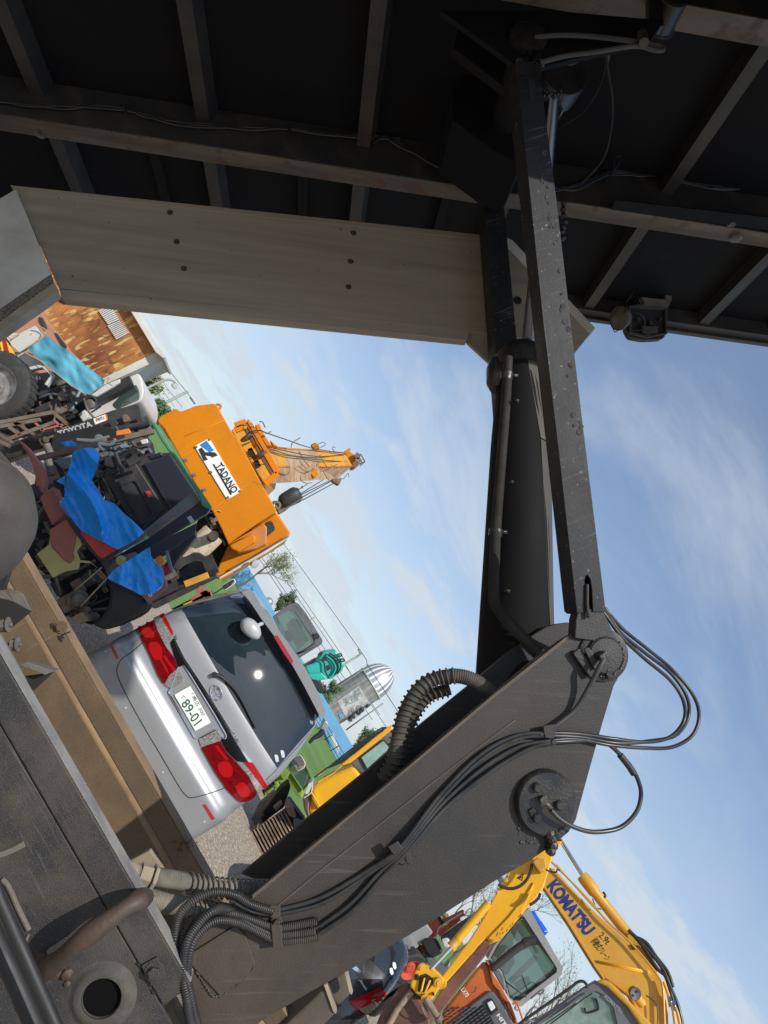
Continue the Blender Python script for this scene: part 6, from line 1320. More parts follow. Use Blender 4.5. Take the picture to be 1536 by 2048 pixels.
mb = MB(); mb.poly([(xr_ + .01, 79.9, 0), (xr_ + .5, 79.9, 0), (xr_ + .5, 79.9, 2.3), (xr_ + .01, 79.9, 2.3)], (0, .5, 0)); mb.build('end_trim', m_wht, bw)
mb = MB()
for k in range(26):
    x = 4 + k * 1.3; mb.tube([(x, 74, 0), (x, 74, 1.0)], .05, 5)
for z in (.35, .7, 1.0): mb.tube([(4, 74, z), (36.5, 74, z)], .03, 5)
mb.build('field_fence', m_void, None, label='low dark post and rail fence along the foot of the blue wall', cat='fence')
slabs(bw, VP(79), [('kerb', m_wht, zz(ZE, (800,1230),(830,1210),(880,1340),(870,1370),(850,1330)), .3, 0, 0)])

def silo(name, label, px, pr, Y, zdome, mwall, stripes):
    c = P(*px, Y); r = pr * Y / F_PX
    t = thing(name, label, 'silo', (c.x, Y + r, 0)); base = Vector((c.x, Y + r, 0)); H_ = c.z
    mb = MB(); mb.lathe(base, (0, 0, 1), [(0, r), (H_, r)], 40); mb.build('barrel', mwall, t)
    mb = MB()
    for k in range(int(H_ / .75)): mb.lathe(base + Vector((0, 0, .4 + k * .75)), (0, 0, 1), [(0, r * 1.004), (0, r * 1.012), (.06, r * 1.012), (.06, r * 1.004)], 40)
    mb.build('hoop', m_conc, t)
    seg = 36
    for nm, m_, sel in (('dome', m_dome, lambda j: True), ('dome_stripe', m_white, lambda j: stripes and 20 <= j < 32 and j % 2 == 0), ('dome_stripe', m_wht, lambda j: stripes and j in (18,))):
        mb = MB(); o = 1.0 if nm == 'dome' else 1.012; any_ = False
        for j in range(seg):
            if not sel(j): continue
            any_ = True; q = []
            for k in range(9):
                a = R(90 * k / 8); q.append([base + Vector((o * r * math.cos(a) * math.cos(2*math.pi*(j+d)/seg), o * r * math.cos(a) * math.sin(2*math.pi*(j+d)/seg), H_ + o * r * math.sin(a) * zdome)) for d in ((0, 1) if nm == 'dome' else (.05, .8))])
            for k in range(8): mb.face([q[k][0], q[k][1], q[k+1][1], q[k+1][0]], True)
        if any_: mb.build(nm, m_, t)
    mb = MB(); mb.lathe(base + Vector((0, 0, H_ - .1)), (0, 0, 1), [(0, r), (0, r * 1.05), (.15, r * 1.05), (.15, r)], 40); mb.build('eave_ring', m_wht, t); return t, base, r, H_
st, sb_, sr, sH = silo('silo', 'tall grey banded silo with a domed metal roof and white lettered panel', ZE(1142, 852), 35, 92, 1.45, m_conc, True)
sfp = VP(92)
def ssf(x, y, o=0):
    r_ = ray(x, y); d = Vector((r_.x, r_.y)); oc = -Vector((sb_.x, sb_.y)); a = d.dot(d); b = 2 * oc.dot(d); cc = oc.dot(oc) - (sr + .03 + o) ** 2; ds = b*b - 4*a*cc
    return sfp.q(x, y) if ds < 0 else C0 + r_ * ((-b - math.sqrt(ds)) / (2 * a))
pn = drape(ssf, zz(ZE, (862,970),(1028,850),(1120,1000),(955,1145)), mat('faded_white_panel', (.50,.50,.48), .7, col2=(.34,.34,.33), lo=.4, hi=.6, scale=2), 'white_panel', st, 6, .02)
m_pgrey = mat('faded_lettering', (.27,.27,.26), .8, scale=1)
text_on(sfp, '天然', zz(ZE, (900,955),(1000,905),(1030,960),(925,1010)), m_pgrey, 'lettering', st, .001, .1, .0, surf=ssf)
text_on(sfp, '牧場', zz(ZE, (985,880),(1030,862),(1060,920),(1010,950)), m_pgrey, 'lettering', st, .001, .1, .0, surf=ssf)
text_on(sfp, '組合', zz(ZE, (940,1040),(1040,985),(1075,1040),(965,1110)), m_pgrey, 'lettering', st, .001, .1, .0, surf=ssf)
drape(ssf, zz(ZE, (872,1072),(900,1060),(912,1092),(885,1105)), m_bluew, 'blue_hatch', st, 6, .06)
mb = MB()
for q in (((770,925),(1060,725)), ((930,1190),(1215,985))): mb.tube([VP(90).q(*ZE(*p)) for p in q], .09, 6)
mb.build('ladder_rail', m_conc, st)
silo('silo', 'small distant silo with a shiny dome above the blue wall', ZV(745, 570), 9.5, 120, 1.0, m_conc, False)

def tree(name, label, base, h, spread, seed, leaves, mleaf, leafsize=.16, depth=4, group=None, rtrunk=None, leaf_every=1, cat='tree'):
    rr = random.Random(seed); t = thing(name, label, cat, base, group); tr = MB(); cr_ = MB()
    base = Vector(base); tips = []
    def grow(p, d, L, r, k):
        n = 3; pts = [p]; 
        for i in range(n):
            d = (d + Vector((rr.uniform(-.18, .18), rr.uniform(-.18, .18), rr.uniform(-.05, .12)))).normalized(); pts.append(pts[-1] + d * L / n)
        tr.tube(pts, [r * (1 - .45 * i / n) for i in range(n + 1)], 5 if k > 1 else 3, caps=False)
        if k <= 1: tips.extend(pts[1:])
        if k == 0: return
        for i in range(rr.randint(3, 4) if k > 1 else 4):
            q = pts[rr.randint(1, n)] if i else pts[-1]; a = rr.uniform(0, 6.28); s = rr.uniform(.35, .95) * spread
            nd = (d + Vector((math.cos(a) * s, math.sin(a) * s, rr.uniform(-.1, .35)))).normalized(); grow(q, nd, L * rr.uniform(.55, .8), r * .55, k - 1)
    grow(base, Vector((0, 0, 1)), h * .34, rtrunk or h * .02, depth)
    for q in tips:
        for _ in range(leaves):
            if rr.random() > leaf_every: continue
            c = q + Vector((rr.gauss(0, h * .025), rr.gauss(0, h * .025), rr.gauss(0, h * .025))); a = Vector((rr.uniform(-1, 1), rr.uniform(-1, 1), rr.uniform(-1, 1))).normalized(); b = a.orthogonal().normalized() ; s = leafsize * rr.uniform(.5, 1.2)
            cr_.face([c - a * s, c - b * s * .6, c + a * s, c + b * s * .6])
    tr.build('trunk', m_bark, t, autos=False)
    if cr_.v: cr_.build('crown', mleaf, t, autos=False)
    return t
def gx(x, y, Y): return P(x, y, Y).x
grp = 'trees beyond the field'
tree('budding_tree', 'bare budding tree in front of the left end of the blue wall', (gx(508, 1158, 74), 74, 0), 7.4, 1.1, 3, 1, m_leafp, .10, 5, grp, leaf_every=.8)
tree('leafy_tree', 'low dark green tree beside the small silo', (gx(540, 1225, 90), 90, 0), 6.2, .8, 5, 6, m_leafd, .12, 4, grp)
tree('leafy_tree', 'small green tree right of the tall silo', (gx(700, 1500, 86), 86, 0), 6.0, .8, 8, 6, m_leafd, .12, 4, grp)
tree('leafy_tree', 'small green tree between the turquoise boom and the silo', (gx(640, 1385, 88), 88, 0), 5.0, .8, 9, 6, m_leafd, .12, 4, grp)
tree('leafy_tree', 'green tree behind the guard posts left of the orange crane', (gx(268, 815, 40), 40, 0), 3.9, .8, 12, 7, m_leafp, .09, 4, grp)
tree('leafy_tree', 'green tree glimpsed past the white truck cab', (gx(280, 845, 34), 34, 0), 3.2, .8, 14, 8, m_leafd, .08, 4, grp)
for k, (px, py, Y, h, lab) in enumerate(((905, 1835, 46, 7.0, 'bare grey tree behind the orange machine parts'), (960, 1880, 42, 9.6, 'tall bare tree behind the blue beacon of the cab'), (1075, 1960, 30, 7.6, 'bare branching tree between the two cabs'), (1180, 2080, 27, 7.4, 'bare tree right behind the yellow excavator cab'), (1120, 2010, 36, 6.8, 'thin bare tree at the foot of the grey cab corner'), (1010, 1900, 52, 9, 'faint bare tree high above the orange loader'))):
    tree('bare_tree', lab, (gx(px, py, Y), Y, 0), h, 1.05, 20 + k, 1, m_leaf, .05, 5, 'bare spring trees at the right', leaf_every=.35, rtrunk=.10)
for k, (px, py, Y, h, lab) in enumerate(((893, 1832, 38, 2.6, 'green shrub just above the red machine'), (1040, 1990, 24, 2.4, 'olive shrub behind the orange hood'), (1100, 2040, 20, 2.2, 'olive shrub beside the black hand rail'))):
    tree('shrub', lab, (gx(px, py, Y), Y, 0), h, 1.0, 40 + k, 8, m_leaf, .13, 4, 'shrubs at the right', cat='shrub')
# power lines
def pline(name, label, pole_px, Y, h_px, arms, wires, r=.12):
    b = P(*pole_px, Y); t = thing(name, label, 'utility pole', (b.x, Y, 0)); mb = MB(); top = P(*h_px, Y); mb.tube([(b.x, Y, 0), (b.x, Y, top.z)], [r, r * .7], 10); mb.build('pole', m_pole, t)
    for a, c in arms: mb = MB(); mb.bar(P(*a, Y), P(*c, Y), .1, .1); mb.build('crossarm', m_steel, t)
    for w in wires: mb = MB(); mb.tube(smooth_path([P(*q) for q in w], 6), .022 * Y / 50, 5); mb.build('wire', m_wire, t)
pline('utility_pole', 'slim pole carrying the thickest wire beside the turquoise boom', (690, 1328), 55, (723, 1303), [((716, 1298), (722, 1310)), ((733, 1330), (738, 1333))], [[(540, 1050, 75), (620, 1160, 64), (722, 1303, 55), (737, 1332, 52), (800, 1430, 45), (860, 1530, 40)]])
pline('utility_pole', 'far pole whose thin wires run behind the grey cab roof', (620, 1240), 110, (632, 1232), [], [[(480, 1010, 110), (560, 1130, 110), (680, 1305, 110), (700, 1345, 110), (790, 1480, 110)], [(530, 1100, 110), (640, 1260, 110), (760, 1430, 110)], [(520, 1110, 112), (625, 1262, 112), (745, 1440, 112)], [(500, 1090, 112), (600, 1240, 112), (720, 1420, 112)]])
pline('utility_pole', 'pole with crossarm above the orange crane at the left', (330, 806), 45, (386, 800), [((380, 795), (390, 808))], [[(290, 700, 60), (318, 718, 50), (386, 800, 45)], [(300, 720, 70), (330, 770, 70), (365, 815, 70)], [(292, 722, 70), (322, 775, 70), (350, 815, 70)], [(285, 735, 70), (312, 780, 70), (338, 818, 70)]])
sl_ = thing('street_lamp', 'thin curved street lamp left of the orange crane', 'street lamp', (P(290, 780, 30).x, 30, 0)); mb = MB(); pth = [P(287, 780, 30), P(320, 764, 30), P(338, 759, 30), P(350, 764, 30), P(354, 770, 30)]; mb.tube(smooth_path([Vector((pth[0].x, 30, 0))] + pth, 6), .05, 8); mb.build('post', m_pole, sl_); mb = MB(); mb.lathe(P(353, 768, 30), (.3, 0, -1), [(0, .05), (.1, .12), (.2, .12), (.2, 0)], 14); mb.build('lamp_head', m_pole, sl_)

# ---- grey cabbed excavator with turquoise boom behind the van
KX = VP(14.5); kx = thing('excavator', 'turquoise excavator with dark grey cab standing behind the silver van', 'excavator', (3.2, 15.5, 0))
m_turq = mat('turquoise_paint', (.03,.42,.36), .4, col2=(.025,.36,.31), scale=2)
m_dgrey = mat('dark_grey_cab', (.13,.14,.15), .5, col2=(.09,.095,.10), scale=3)
E_ = lambda *p: zz(ZE, *p)
fo = round_px(E_((365,325),(500,218),(560,215),(620,290),(750,500),(745,530),(560,645),(520,640)), 3); fi_ = round_px(E_((385,330),(510,262),(540,285),(690,500),(685,530),(560,610),(540,600),(500,560)), 3)
n = min(len(fo), len(fi_)); mb = MB(); mb.ring([KX.q(x, y, .05) for x, y in fo[:n]], [KX.q(x, y, .05) for x, y in fi_[:n]], (0, .25, 0)); kc = mb.build('cab_frame', m_dgrey, kx, bevel=.01)
mb = MB(); mb.poly([KX.q(x, y, -1.2) for x, y in fo], (0, .05, 0)) if False else mb.px(VP(15.8), E_((560,235),(620,290),(740,500),(690,520),(545,290)), .1); mb.build('rear_roof_bar', m_dgrey, kx)
mb = MB(); mb.poly([KX.q(*p, .0) for p in E_((505,222),(560,218),(620,290),(748,505),(720,520),(540,270))], (0, 1.3, 0)); mb.build('cab_roof', m_dgrey, kx, bevel=.02)
mb = MB(); mb.px(KX, fi_, .01, -.02); mb.build('rear_glass', g_cab, kx)
mb = MB(); mb.px(VP(15.9), E_((470,380),(520,330),(560,340),(640,500),(600,540),(560,580),(520,500)), .01); mb.build('front_glass', g_cab, kx)
slabs(kx, VP(15.4), [('seat', m_dgrey, round_px(E_((455,450),(480,425),(515,440),(530,490),(500,520),(470,500)), 4), .3, 0, .03), ('seat_frame', m_steelr, E_((470,410),(530,378),(532,382),(474,416)), .02, .1, 0)])
mb = MB(); mb.lathe(KX.q(*ZE(508, 222)), (0, 0, 1), [(-.1, .03), (.03, .03), (.04, .05), (.09, .05), (.09, 0)], 12); mb.lathe(KX.q(*ZE(700, 470), .08), (0, -1, 0), [(0, .06), (.04, .06), (.04, 0)], 14); mb.build('roof_knob', m_blk, kx)
KB = VP(17)
slabs(kx, KB, [('boom', m_turq, E_((615,705),(680,680),(720,640),(735,605),(770,590),(855,578),(862,600),(895,625),(920,690),(900,740),(860,770),(820,800),(760,800),(700,810),(660,790),(640,760)), .5, 0, .04),
  ('boom_plate', m_turq, E_((640,760),(740,750),(790,800),(700,815),(665,800)), .1, .1, .02), ('hose_slot', m_blk, E_((745,640),(770,632),(780,650),(760,668)), .02, .03, 0), ('hose_slot', m_blk, E_((780,700),(800,690),(812,720),(790,735)), .02, .03, 0),
  ('lamp_shade', m_blk, E_((715,612),(745,592),(755,600),(735,630)), .2, .1, .01), ('swing_post', m_blk, E_((665,800),(700,790),(745,830),(775,880),(735,918),(700,880),(670,830)), .4, .1, .03), ('counterweight', m_dgrey, E_((600,700),(700,640),(710,650),(625,712)), .3, -.2, .02)])
for pts in (((800,600),(860,640),(890,700),(860,760)), ((790,610),(845,650),(870,710),(840,770)), ((780,620),(830,665),(850,720),(820,780)), ((865,610),(890,605),(895,620),(870,625)), ((880,650),(910,645),(915,660),(890,665)), ((720,650),(760,670),(770,740),(800,790))):
    mb = MB(); mb.tube(smooth_path([KB.q(*ZE(*p), .08) for p in pts], 4), .018, 6); mb.build('boom_hose', m_blk if pts[0][0] != 780 else m_turq, kx)
mb = MB(); mb.poly([(1.4, 15.4, .3), (3.1, 15.4, .3), (3.1, 15.4, 1.3), (1.4, 15.4, 1.3)], (0, 1.6, 0)); mb.build('body', m_turq, kx, bevel=.05)
# ---- rear-view mirror and rusty machine between crane and van
mm = thing('mirror_machine', 'small red framed machine with a tall rounded mirror between crane and van', 'machine', (-.6, 10.5, 0))
MQ = VP(10.5); mo = round_px(zz(ZV, (28,330),(45,300),(190,212),(225,215),(245,255),(230,290),(90,385),(55,380)), 2.2); mb = MB(); mb.px(MQ, mo, .06, 0); mr_ = mb.build('mirror_shell', m_wht, mm, bevel=.01); mb = MB(); mb.px(MQ, inset_px(mo, 1.6), .004, .012); mb.build('mirror_glass', g_sky, mr_); mb = MB(); mb.px(MQ, inset_px(mo, 1.6), .004, .006); mb.build('mirror_back', m_steel, mr_)
mb = MB(); mb.tube(smooth_path([MQ.q(*p, -.05) for p in zz(ZV, (40,350),(0,380),(-60,420),(-110,440))], 4), .009, 8); mb.build('mirror_arm', m_blk, mm)
for a, b in (((560,55),(700,0)), ((640,75),(690,120)), ((600,150),(700,100)), ((640,130),(660,180)), ((560,190),(720,110)), ((690,90),(700,130))): mb = MB(); mb.bar(MQ.q(*ZD(*a)), MQ.q(*ZD(*b)), .07, .09); mb.build('frame_bar', m_pink if a[0] > 590 else m_orange2, mm, bevel=.004)
mb = MB(); mb.poly([MQ.q(*ZD(*p), -.1) for p in ((480,200),(700,90),(720,130),(560,230))], (0, .6, -.0)); mb.build('chassis', m_void, mm)
# ================================================================ right group
m_kom = mat('excavator_yellow', (.62,.33,.035), .42, col2=(.55,.28,.03), lo=.4, hi=.65, scale=1.2, rvar=.08, bump=.03, bscale=60)
m_kom2 = mat('bright_yellow', (.78,.40,.012), .42, col2=(.70,.34,.012), scale=1.6)
m_kbrown = mat('brown_underside', (.20,.085,.06), .55, col2=(.13,.05,.035), scale=2.5, bump=.15, bscale=60)  # brown for the lower face of the arm, darker than its side
m_hit = mat('loader_orange', (.62,.15,.03), .45, col2=(.50,.12,.03), scale=2)
m_hgrey = mat('loader_grey', (.14,.15,.16), .5, scale=3)
m_cabgrey = mat('cab_frame_grey', (.33,.33,.33), .5, scale=3)
m_kblue = plain('letter_blue', (.012,.03,.20), .45)
m_beac = plain('blue_beacon', (.005,.10,.62), .15, coat=.8)
m_lime = mat('lime_green_paint', (.19,.31,.03), .5, col2=(.15,.25,.03), scale=3)
m_track = mat('rusty_track_steel', (.30,.22,.165), .7, col2=(.15,.10,.075), lo=.4, hi=.6, scale=6, bump=.3, bscale=60)
m_mudsteel = mat('mud_coloured_steel', (.27,.23,.18), .85, col2=(.18,.15,.12), scale=3, bump=.4, bscale=40)
m_redm = mat('implement_red', (.60,.10,.05), .5, col2=(.45,.08,.04), scale=4)
m_bucket = mat('bucket_brown', (.16,.085,.06), .5, col2=(.10,.05,.035), scale=3, bump=.2, bscale=50)
add_wear(m_kom, (.70,.42,.08), (.30,.17,.04), R(40), .35, .4, 1.2, 2, .6); add_wear(m_kom2, (.35,.15,.05), (.50,.25,.03), R(-40), .5, .35, 1.2, 2, .62); add_wear(m_hit, (.70,.30,.12), (.28,.08,.03), R(30), .4, .5, 1.2, 2, .6)
H_ = lambda *p: zz(ZH, *p)
R_ = lambda *p: zz(ZR, *p)
S_ = lambda *p: zz(ZS, *p)
T_ = lambda *p: zz(ZT, *p)
Q_ = lambda *p: zz(ZQ, *p)

# ---- yellow excavator, near right
KP = FPl(1200, 1850, 7.4); km = thing('excavator', 'large yellow excavator with blue lettering on its bent boom and arm reaching down', 'excavator', (5.2, 8.0, 0))
bm_ = slabs(km, KP, [('boom', m_kom, H_((698,362),(722,330),(792,352),(862,432),(985,560),(1100,665),(1215,765),(1310,870),(1355,950),(1374,1050),(1378,1240),(1260,1240),(1180,1010),(1050,915),(1000,850),(860,620),(735,440)), .20, 0, .015)])
slabs(bm_, KP, [('edge_flange', m_kom, H_((730,440),(740,436),(866,616),(1006,846),(1050,910),(1044,920),(998,856),(856,626)), .22, .01, .004)])
mb = MB(); mb.tube([KP.q(*p, .003) for p in H_((1005,825),(1280,880))], .010, 6); mb.tube([KP.q(*p, .003) for p in H_((1005,833),(1290,890))], .006, 6); mb.build('weld_seam', m_kom2, bm_)
text_on(KP, "KOMAT'SU", H_((802,400),(1006,655),(948,700),(748,446)), m_kblue, 'lettering', bm_, .003, .004, .045)
text_on(KP, '2.9t', S_((600,398),(688,488),(640,530),(562,440)), m_blk, 'lettering', bm_, .002, .004, .0)
text_on(KP, '移動式クレーン', S_((548,448),(692,652),(628,682),(482,498)), m_blk, 'lettering', bm_, .002, .004, .0)
AP = FPl(980, 1880, 7.0)
st_ = slabs(km, AP, [('arm', m_kom2, R_((930,10),(1075,-90),(1240,-180),(1290,-150),(1250,-10),(1165,285),(1060,420),(1010,475),(940,560),(800,730),(700,830),(610,862),(575,800),(430,960),(150,1275),(108,1212),(395,830),(550,590),(680,330),(800,130)), .16, 0, .012)])
slabs(st_, AP, [('arm_underside', m_kbrown, R_((572,800),(612,864),(645,868),(545,1010),(330,1270),(110,1565),(60,1560),(20,1480),(150,1278),(430,962)), .16, -.003, .01),
  ('ridge_plate', m_kom2, R_((1065,225),(1040,330),(1000,400),(935,560),(800,728),(705,828),(640,850),(598,800),(800,590),(960,390)), .02, .02, .006),
  ('boss_box', m_kom, R_((1050,20),(1100,-30),(1180,-10),(1195,60),(1135,140),(1110,110)), .12, .14, .01)])
rr = random.Random(21); mb = MB()
for k in range(30):
    x = rr.uniform(430, 940); y = 1420 - x * .92 + rr.uniform(-40, 60); L = rr.uniform(4, 26)
    mb.px(AP, R_((x, y), (x + L * .5, y - L), (x + L * .5 + 5, y - L + 4), (x + 5, y + 5)), .002, .0225)
mb.build('paint_scratch', m_kbrown, st_)
mb = MB(); mb.ring([AP.q(*p, .003) for p in R_((885,185),(960,135),(945,215))], [AP.q(*p, .003) for p in R_((900,185),(950,152),(938,205))], AP.N * -.002); mb.tube([AP.q(*p, .004) for p in R_((915,188),(938,170))], .006, 5); mb.build('warning_triangle', m_blk, st_)
for pts, r in ((((1045,40),(1030,120),(990,200),(930,260),(860,290),(790,290),(730,270),(700,245)), .016), (((1130,340),(1110,390),(1070,430),(1020,460)), .014), (((1185,95),(1220,115),(1290,125),(1305,95),(1330,110)), .008)):
    mb = MB(); mb.tube(smooth_path([AP.q(*ZR(*p), .10) for p in pts], 6), r, 8); mb.build('hydraulic_hose', m_cable, km)
slabs(km, AP, [('hose_joint', m_kom, R_((745,205),(790,180),(805,215),(765,235)), .08, .1, .01), ('hose_joint', m_kom, R_((665,320),(700,300),(712,330),(690,355)), .08, .08, .01), ('hose_joint', m_steel, R_((770,165),(805,160),(800,180)), .05, .08)])
# bucket cylinder
def cylpx(parent, nm, m_, pl, a, b, w, o=.1, seg=20, za=ZR, conn=None):
    pa, pb = pl.q(*za(*a), o), pl.q(*za(*b), o); mb = MB(); mb.tube([pa, pb], w, seg); return mb.build(nm, m_, parent)
cylpx(km, 'bucket_ram_rod', m_chr, AP, (10,1115), (225,890), .020, .05); cylpx(km, 'bucket_ram', m_kom2, AP, (225,880), (600,440), .040, .05)
mb = MB(); pa, pb = AP.q(*ZR(215,895), .05), AP.q(*ZR(290,810), .05); mb.lathe(pa, pb - pa, [(0, .02), (0, .050), (.03, .050), (.04, .044), ((pb-pa).length, .043)], 20); mb.build('ram_gland', m_kom, km)
# arm cylinder on top
cylpx(km, 'arm_ram_rod', m_chr, KP, (818,200), (938,392), .022, -.2, 20, ZH)
mb = MB(); pa, pb = KP.q(*ZH(930,385), -.2), KP.q(*ZH(1190,715), -.2); L = (pb - pa).length; mb.lathe(pa, pb - pa, [(0, .02), (0, .062), (.05, .070), (.20, .070), (.22, .058), (L, .058), (L, 0)], 24); ar = mb.build('arm_ram', m_kom, km)
slabs(km, KP, [('ram_eye', m_kom, round_px(H_((1160,690),(1195,680),(1240,740),(1215,770),(1170,735)), 3), .2, -.1, .02), ('ram_mount', m_kom, H_((1220,740),(1255,770),(1330,880),(1300,870),(1215,775)), .3, -.05, .01), ('ram_pin', m_greasy, round_px(H_((1180,745),(1200,735),(1215,760),(1195,770)), 2), .05, .02), ('arm_head', m_kom2, H_((755,225),(815,188),(835,200),(800,262),(775,310),(745,300)), .1, -.1, .01)])
for pts, r in ((((1168,665),(1235,730),(1290,790),(1345,865),(1385,960),(1425,1060),(1450,1180)), .020), (((1195,690),(1250,760),(1320,865),(1360,905),(1390,1000),(1400,1030)), .018), (((1200,700),(1260,730),(1310,800),(1370,880),(1398,960)), .018), (((1040,470),(1052,490),(1044,500)), .012)):
    mb = MB(); mb.tube(smooth_path([KP.q(*ZH(*p), .0) for p in pts], 6), r, 10); mb.build('hydraulic_hose', m_cable, km)
for pts, r in ((((770,310),(860,400),(985,530),(1060,620),(1180,730),(1275,840),(1320,900),(1345,960),(1355,1160)), .011), (((800,330),(870,410),(990,545),(1100,655)), .009), (((1350,930),(1375,1000),(1395,1060),(1410,1160)), .016), (((1395,1030),(1420,1090),(1435,1160)), .016), (((985,505),(995,530),(1005,550),(1030,560)), .006), (((1260,1000),(1300,1030),(1318,1070),(1320,1160)), .006)):
    mb = MB(); mb.tube(smooth_path([KP.q(*ZH(*p), .06) for p in pts], 6), r, 8); mb.build('steel_pipe', m_kom if r > .007 else m_cable, km)
for c in ((1385,1035), (1405,1055)): mb = MB(); mb.tube([KP.q(*ZH(c[0]-6, c[1]-30), .06), KP.q(*ZH(c[0]+4, c[1]+25), .06)], .022, 6); mb.build('pipe_coupling', m_chrd, km)
mb = MB(); p = KP.q(*ZH(1206, 992), .22); mb.lathe(p, (-.25, -1, .1), [(-.07, .03), (-.03, .055), (.0, .058), (.006, .055), (.0, .046), (-.003, 0)], 24); wl2 = mb.build('boom_lamp', m_dgrey, km); mb = MB(); mb.tube([p + Vector((0, .08, 0)), KP.q(*ZH(1240, 1045), .08)], .045, 16); mb.build('lamp_neck', m_kom, km)
mb = MB(); [mb.lathe(p + Vector((-.005, -.006, dz_)), (-.25, -1, .1), [(0, .012), (.006, .012), (.006, 0)], 10) for dz_ in (-.03, .03)]; mb.each('lamp_stud', m_blk, wl2)
# cab
CP = FPl(1200, 1980, 6.7)
cab = slabs(km, CP, [('cab', m_hgrey, H_((948,962),(1008,928),(1050,950),(1180,1075),(1290,1200),(1290,1400),(560,1400),(600,1195)), 1.5, -.03, .03)])
ofr = H_((945,965),(1005,930),(1060,958),(1160,1060),(1260,1180),(1260,1300),(560,1300),(640,1180)); ifr = H_((968,988),(1005,978),(1040,995),(1095,1065),(1115,1150),(1115,1260),(610,1260),(690,1165))
mb = MB(); mb.ring([CP.q(*p, .0) for p in ofr], [CP.q(*p, .0) for p in ifr], (0, .028, 0)); mb.build('front_frame', m_hgrey, cab)
mb = MB(); mb.px(CP, ifr, .006, -.02); mb.build('windscreen', mat('windscreen_reflection_green', (.10,.15,.12), .06, col2=(.25,.34,.31), lo=.4, hi=.62, scale=3.5, rvar=.03), cab)
slabs(cab, CP, [('roof', m_kom, H_((1002,928),(1040,914),(1075,930),(1100,950),(1340,1200),(1262,1200),(1165,1058),(1060,956)), 1.6, .05, .02)])
text_on(CP, "KOMAT'SU", S_((642,1002),(798,1160),(776,1188),(608,1030)), m_cabgrey, 'lettering', cab, .002, .004, .02)
mb = MB(); mb.tube(smooth_path([CP.q(*p, .08) for p in H_((560,1190),(640,1125),(860,970),(905,935),(935,928),(955,945),(957,965))], 6), .013, 10); mb.build('hand_rail', m_blk, cab)
mb = MB(); mb.tube([CP.q(*p, .04) for p in H_((770,1147),(950,1010),(985,990))], .006, 6); mb.tube([CP.q(*p, .045) for p in H_((740,1150),(900,1040))], .005, 6); mb.tube(smooth_path([CP.q(*p, -.008) for p in S_((430,1130),(450,1180),(550,1150),(560,1120),(545,1060),(525,1040))], 5), .008, 6); mb.build('wiper', m_blk, cab)
gO = CP.O.copy(); gO.z = 0; GPk = Pl(gO, CP.A, CP.B)
mb = MB(); mb.poly([GPk.w(a, z, -.1) for a, z in ((.35, .95), (3.0, .95), (3.0, 1.9), (.35, 1.9))], GPk.N * -2.8); mb.build('body', m_kom, km, bevel=.05)
for a0 in (.35, 2.4): mb = MB(); mb.poly([GPk.w(a0, z, -d) for d, z in rrect(-.3, .02, 3.3, .88, .35, 5)], GPk.A * .5); mb.build('crawler_track', m_track, km)
# linkage and bucket
lk = slabs(km, AP, [('link_plate', m_kom2, Q_((1150,885),(1208,765),(1240,742),(1280,765),(1350,785),(1440,870),(1480,915),(1475,960),(1430,1005),(1352,1132),(1318,1128),(1262,1070),(1232,1085),(1180,1050),(1125,985)), .3, .06, .015),
   ('link_recess', m_greasy, Q_((1225,870),(1290,850),(1365,900),(1370,960),(1300,1050),(1240,1050),(1200,1040)), .05, .064, .01), ('inner_link', m_kom2, Q_((1262,900),(1285,895),(1250,1045),(1225,1048)), .04, .10, .01), ('inner_link', m_kom2, Q_((1320,920),(1345,925),(1290,1050),(1268,1052)), .04, .10, .01)])
for q, r in (((1235,780),.022), ((1195,885),.018), ((1415,938),.032), ((1272,1098),.026), ((1360,1055),.009), ((1290,905),.016)):
    mb = MB(); p = AP.q(*ZQ(*q), .06); mb.lathe(p, (0, -1, 0), [(0, r * 1.3), (.025, r * 1.3), (.025, r * .8), (.035, r * .75), (.035, 0)], 20); mb.build('pin_boss', m_greasy if r < .02 else m_kom, km)
mb = MB(); mb.tube([AP.q(*ZQ(1440, 960), .05), AP.q(*ZQ(1500, 940), -.2)], .045, 18); mb.build('pin_tube', m_kom2, km)
slabs(km, AP, [('bucket', m_bucket, Q_((770,1400),(830,1250),(940,1090),(1000,1010),(1105,930),(1150,1010),(1160,1060),(1230,1100),(1345,1320),(1340,1420)), .9, -.05, .03)])
mb = MB(); mb.tube([AP.q(*p, -.02) for p in Q_((1145,1035),(1000,1215),(900,1400))], .03, 10); mb.build('bucket_edge', m_track, km)
mb = MB(); mb.tube([AP.q(*ZQ(1290, 1110), .08), AP.q(*ZQ(1425, 1330), .08)], .030, 18); mb.tube([AP.q(*ZQ(1415, 1310), .08), AP.q(*ZQ(1440, 1350), .08)], .042, 18); mb.tube(smooth_path([AP.q(*p, .1) for p in Q_((1250,1200),(1290,1290),(1380,1340),(1440,1330))], 5), .007, 6); mb.build('bucket_pin_tube', m_track, km)

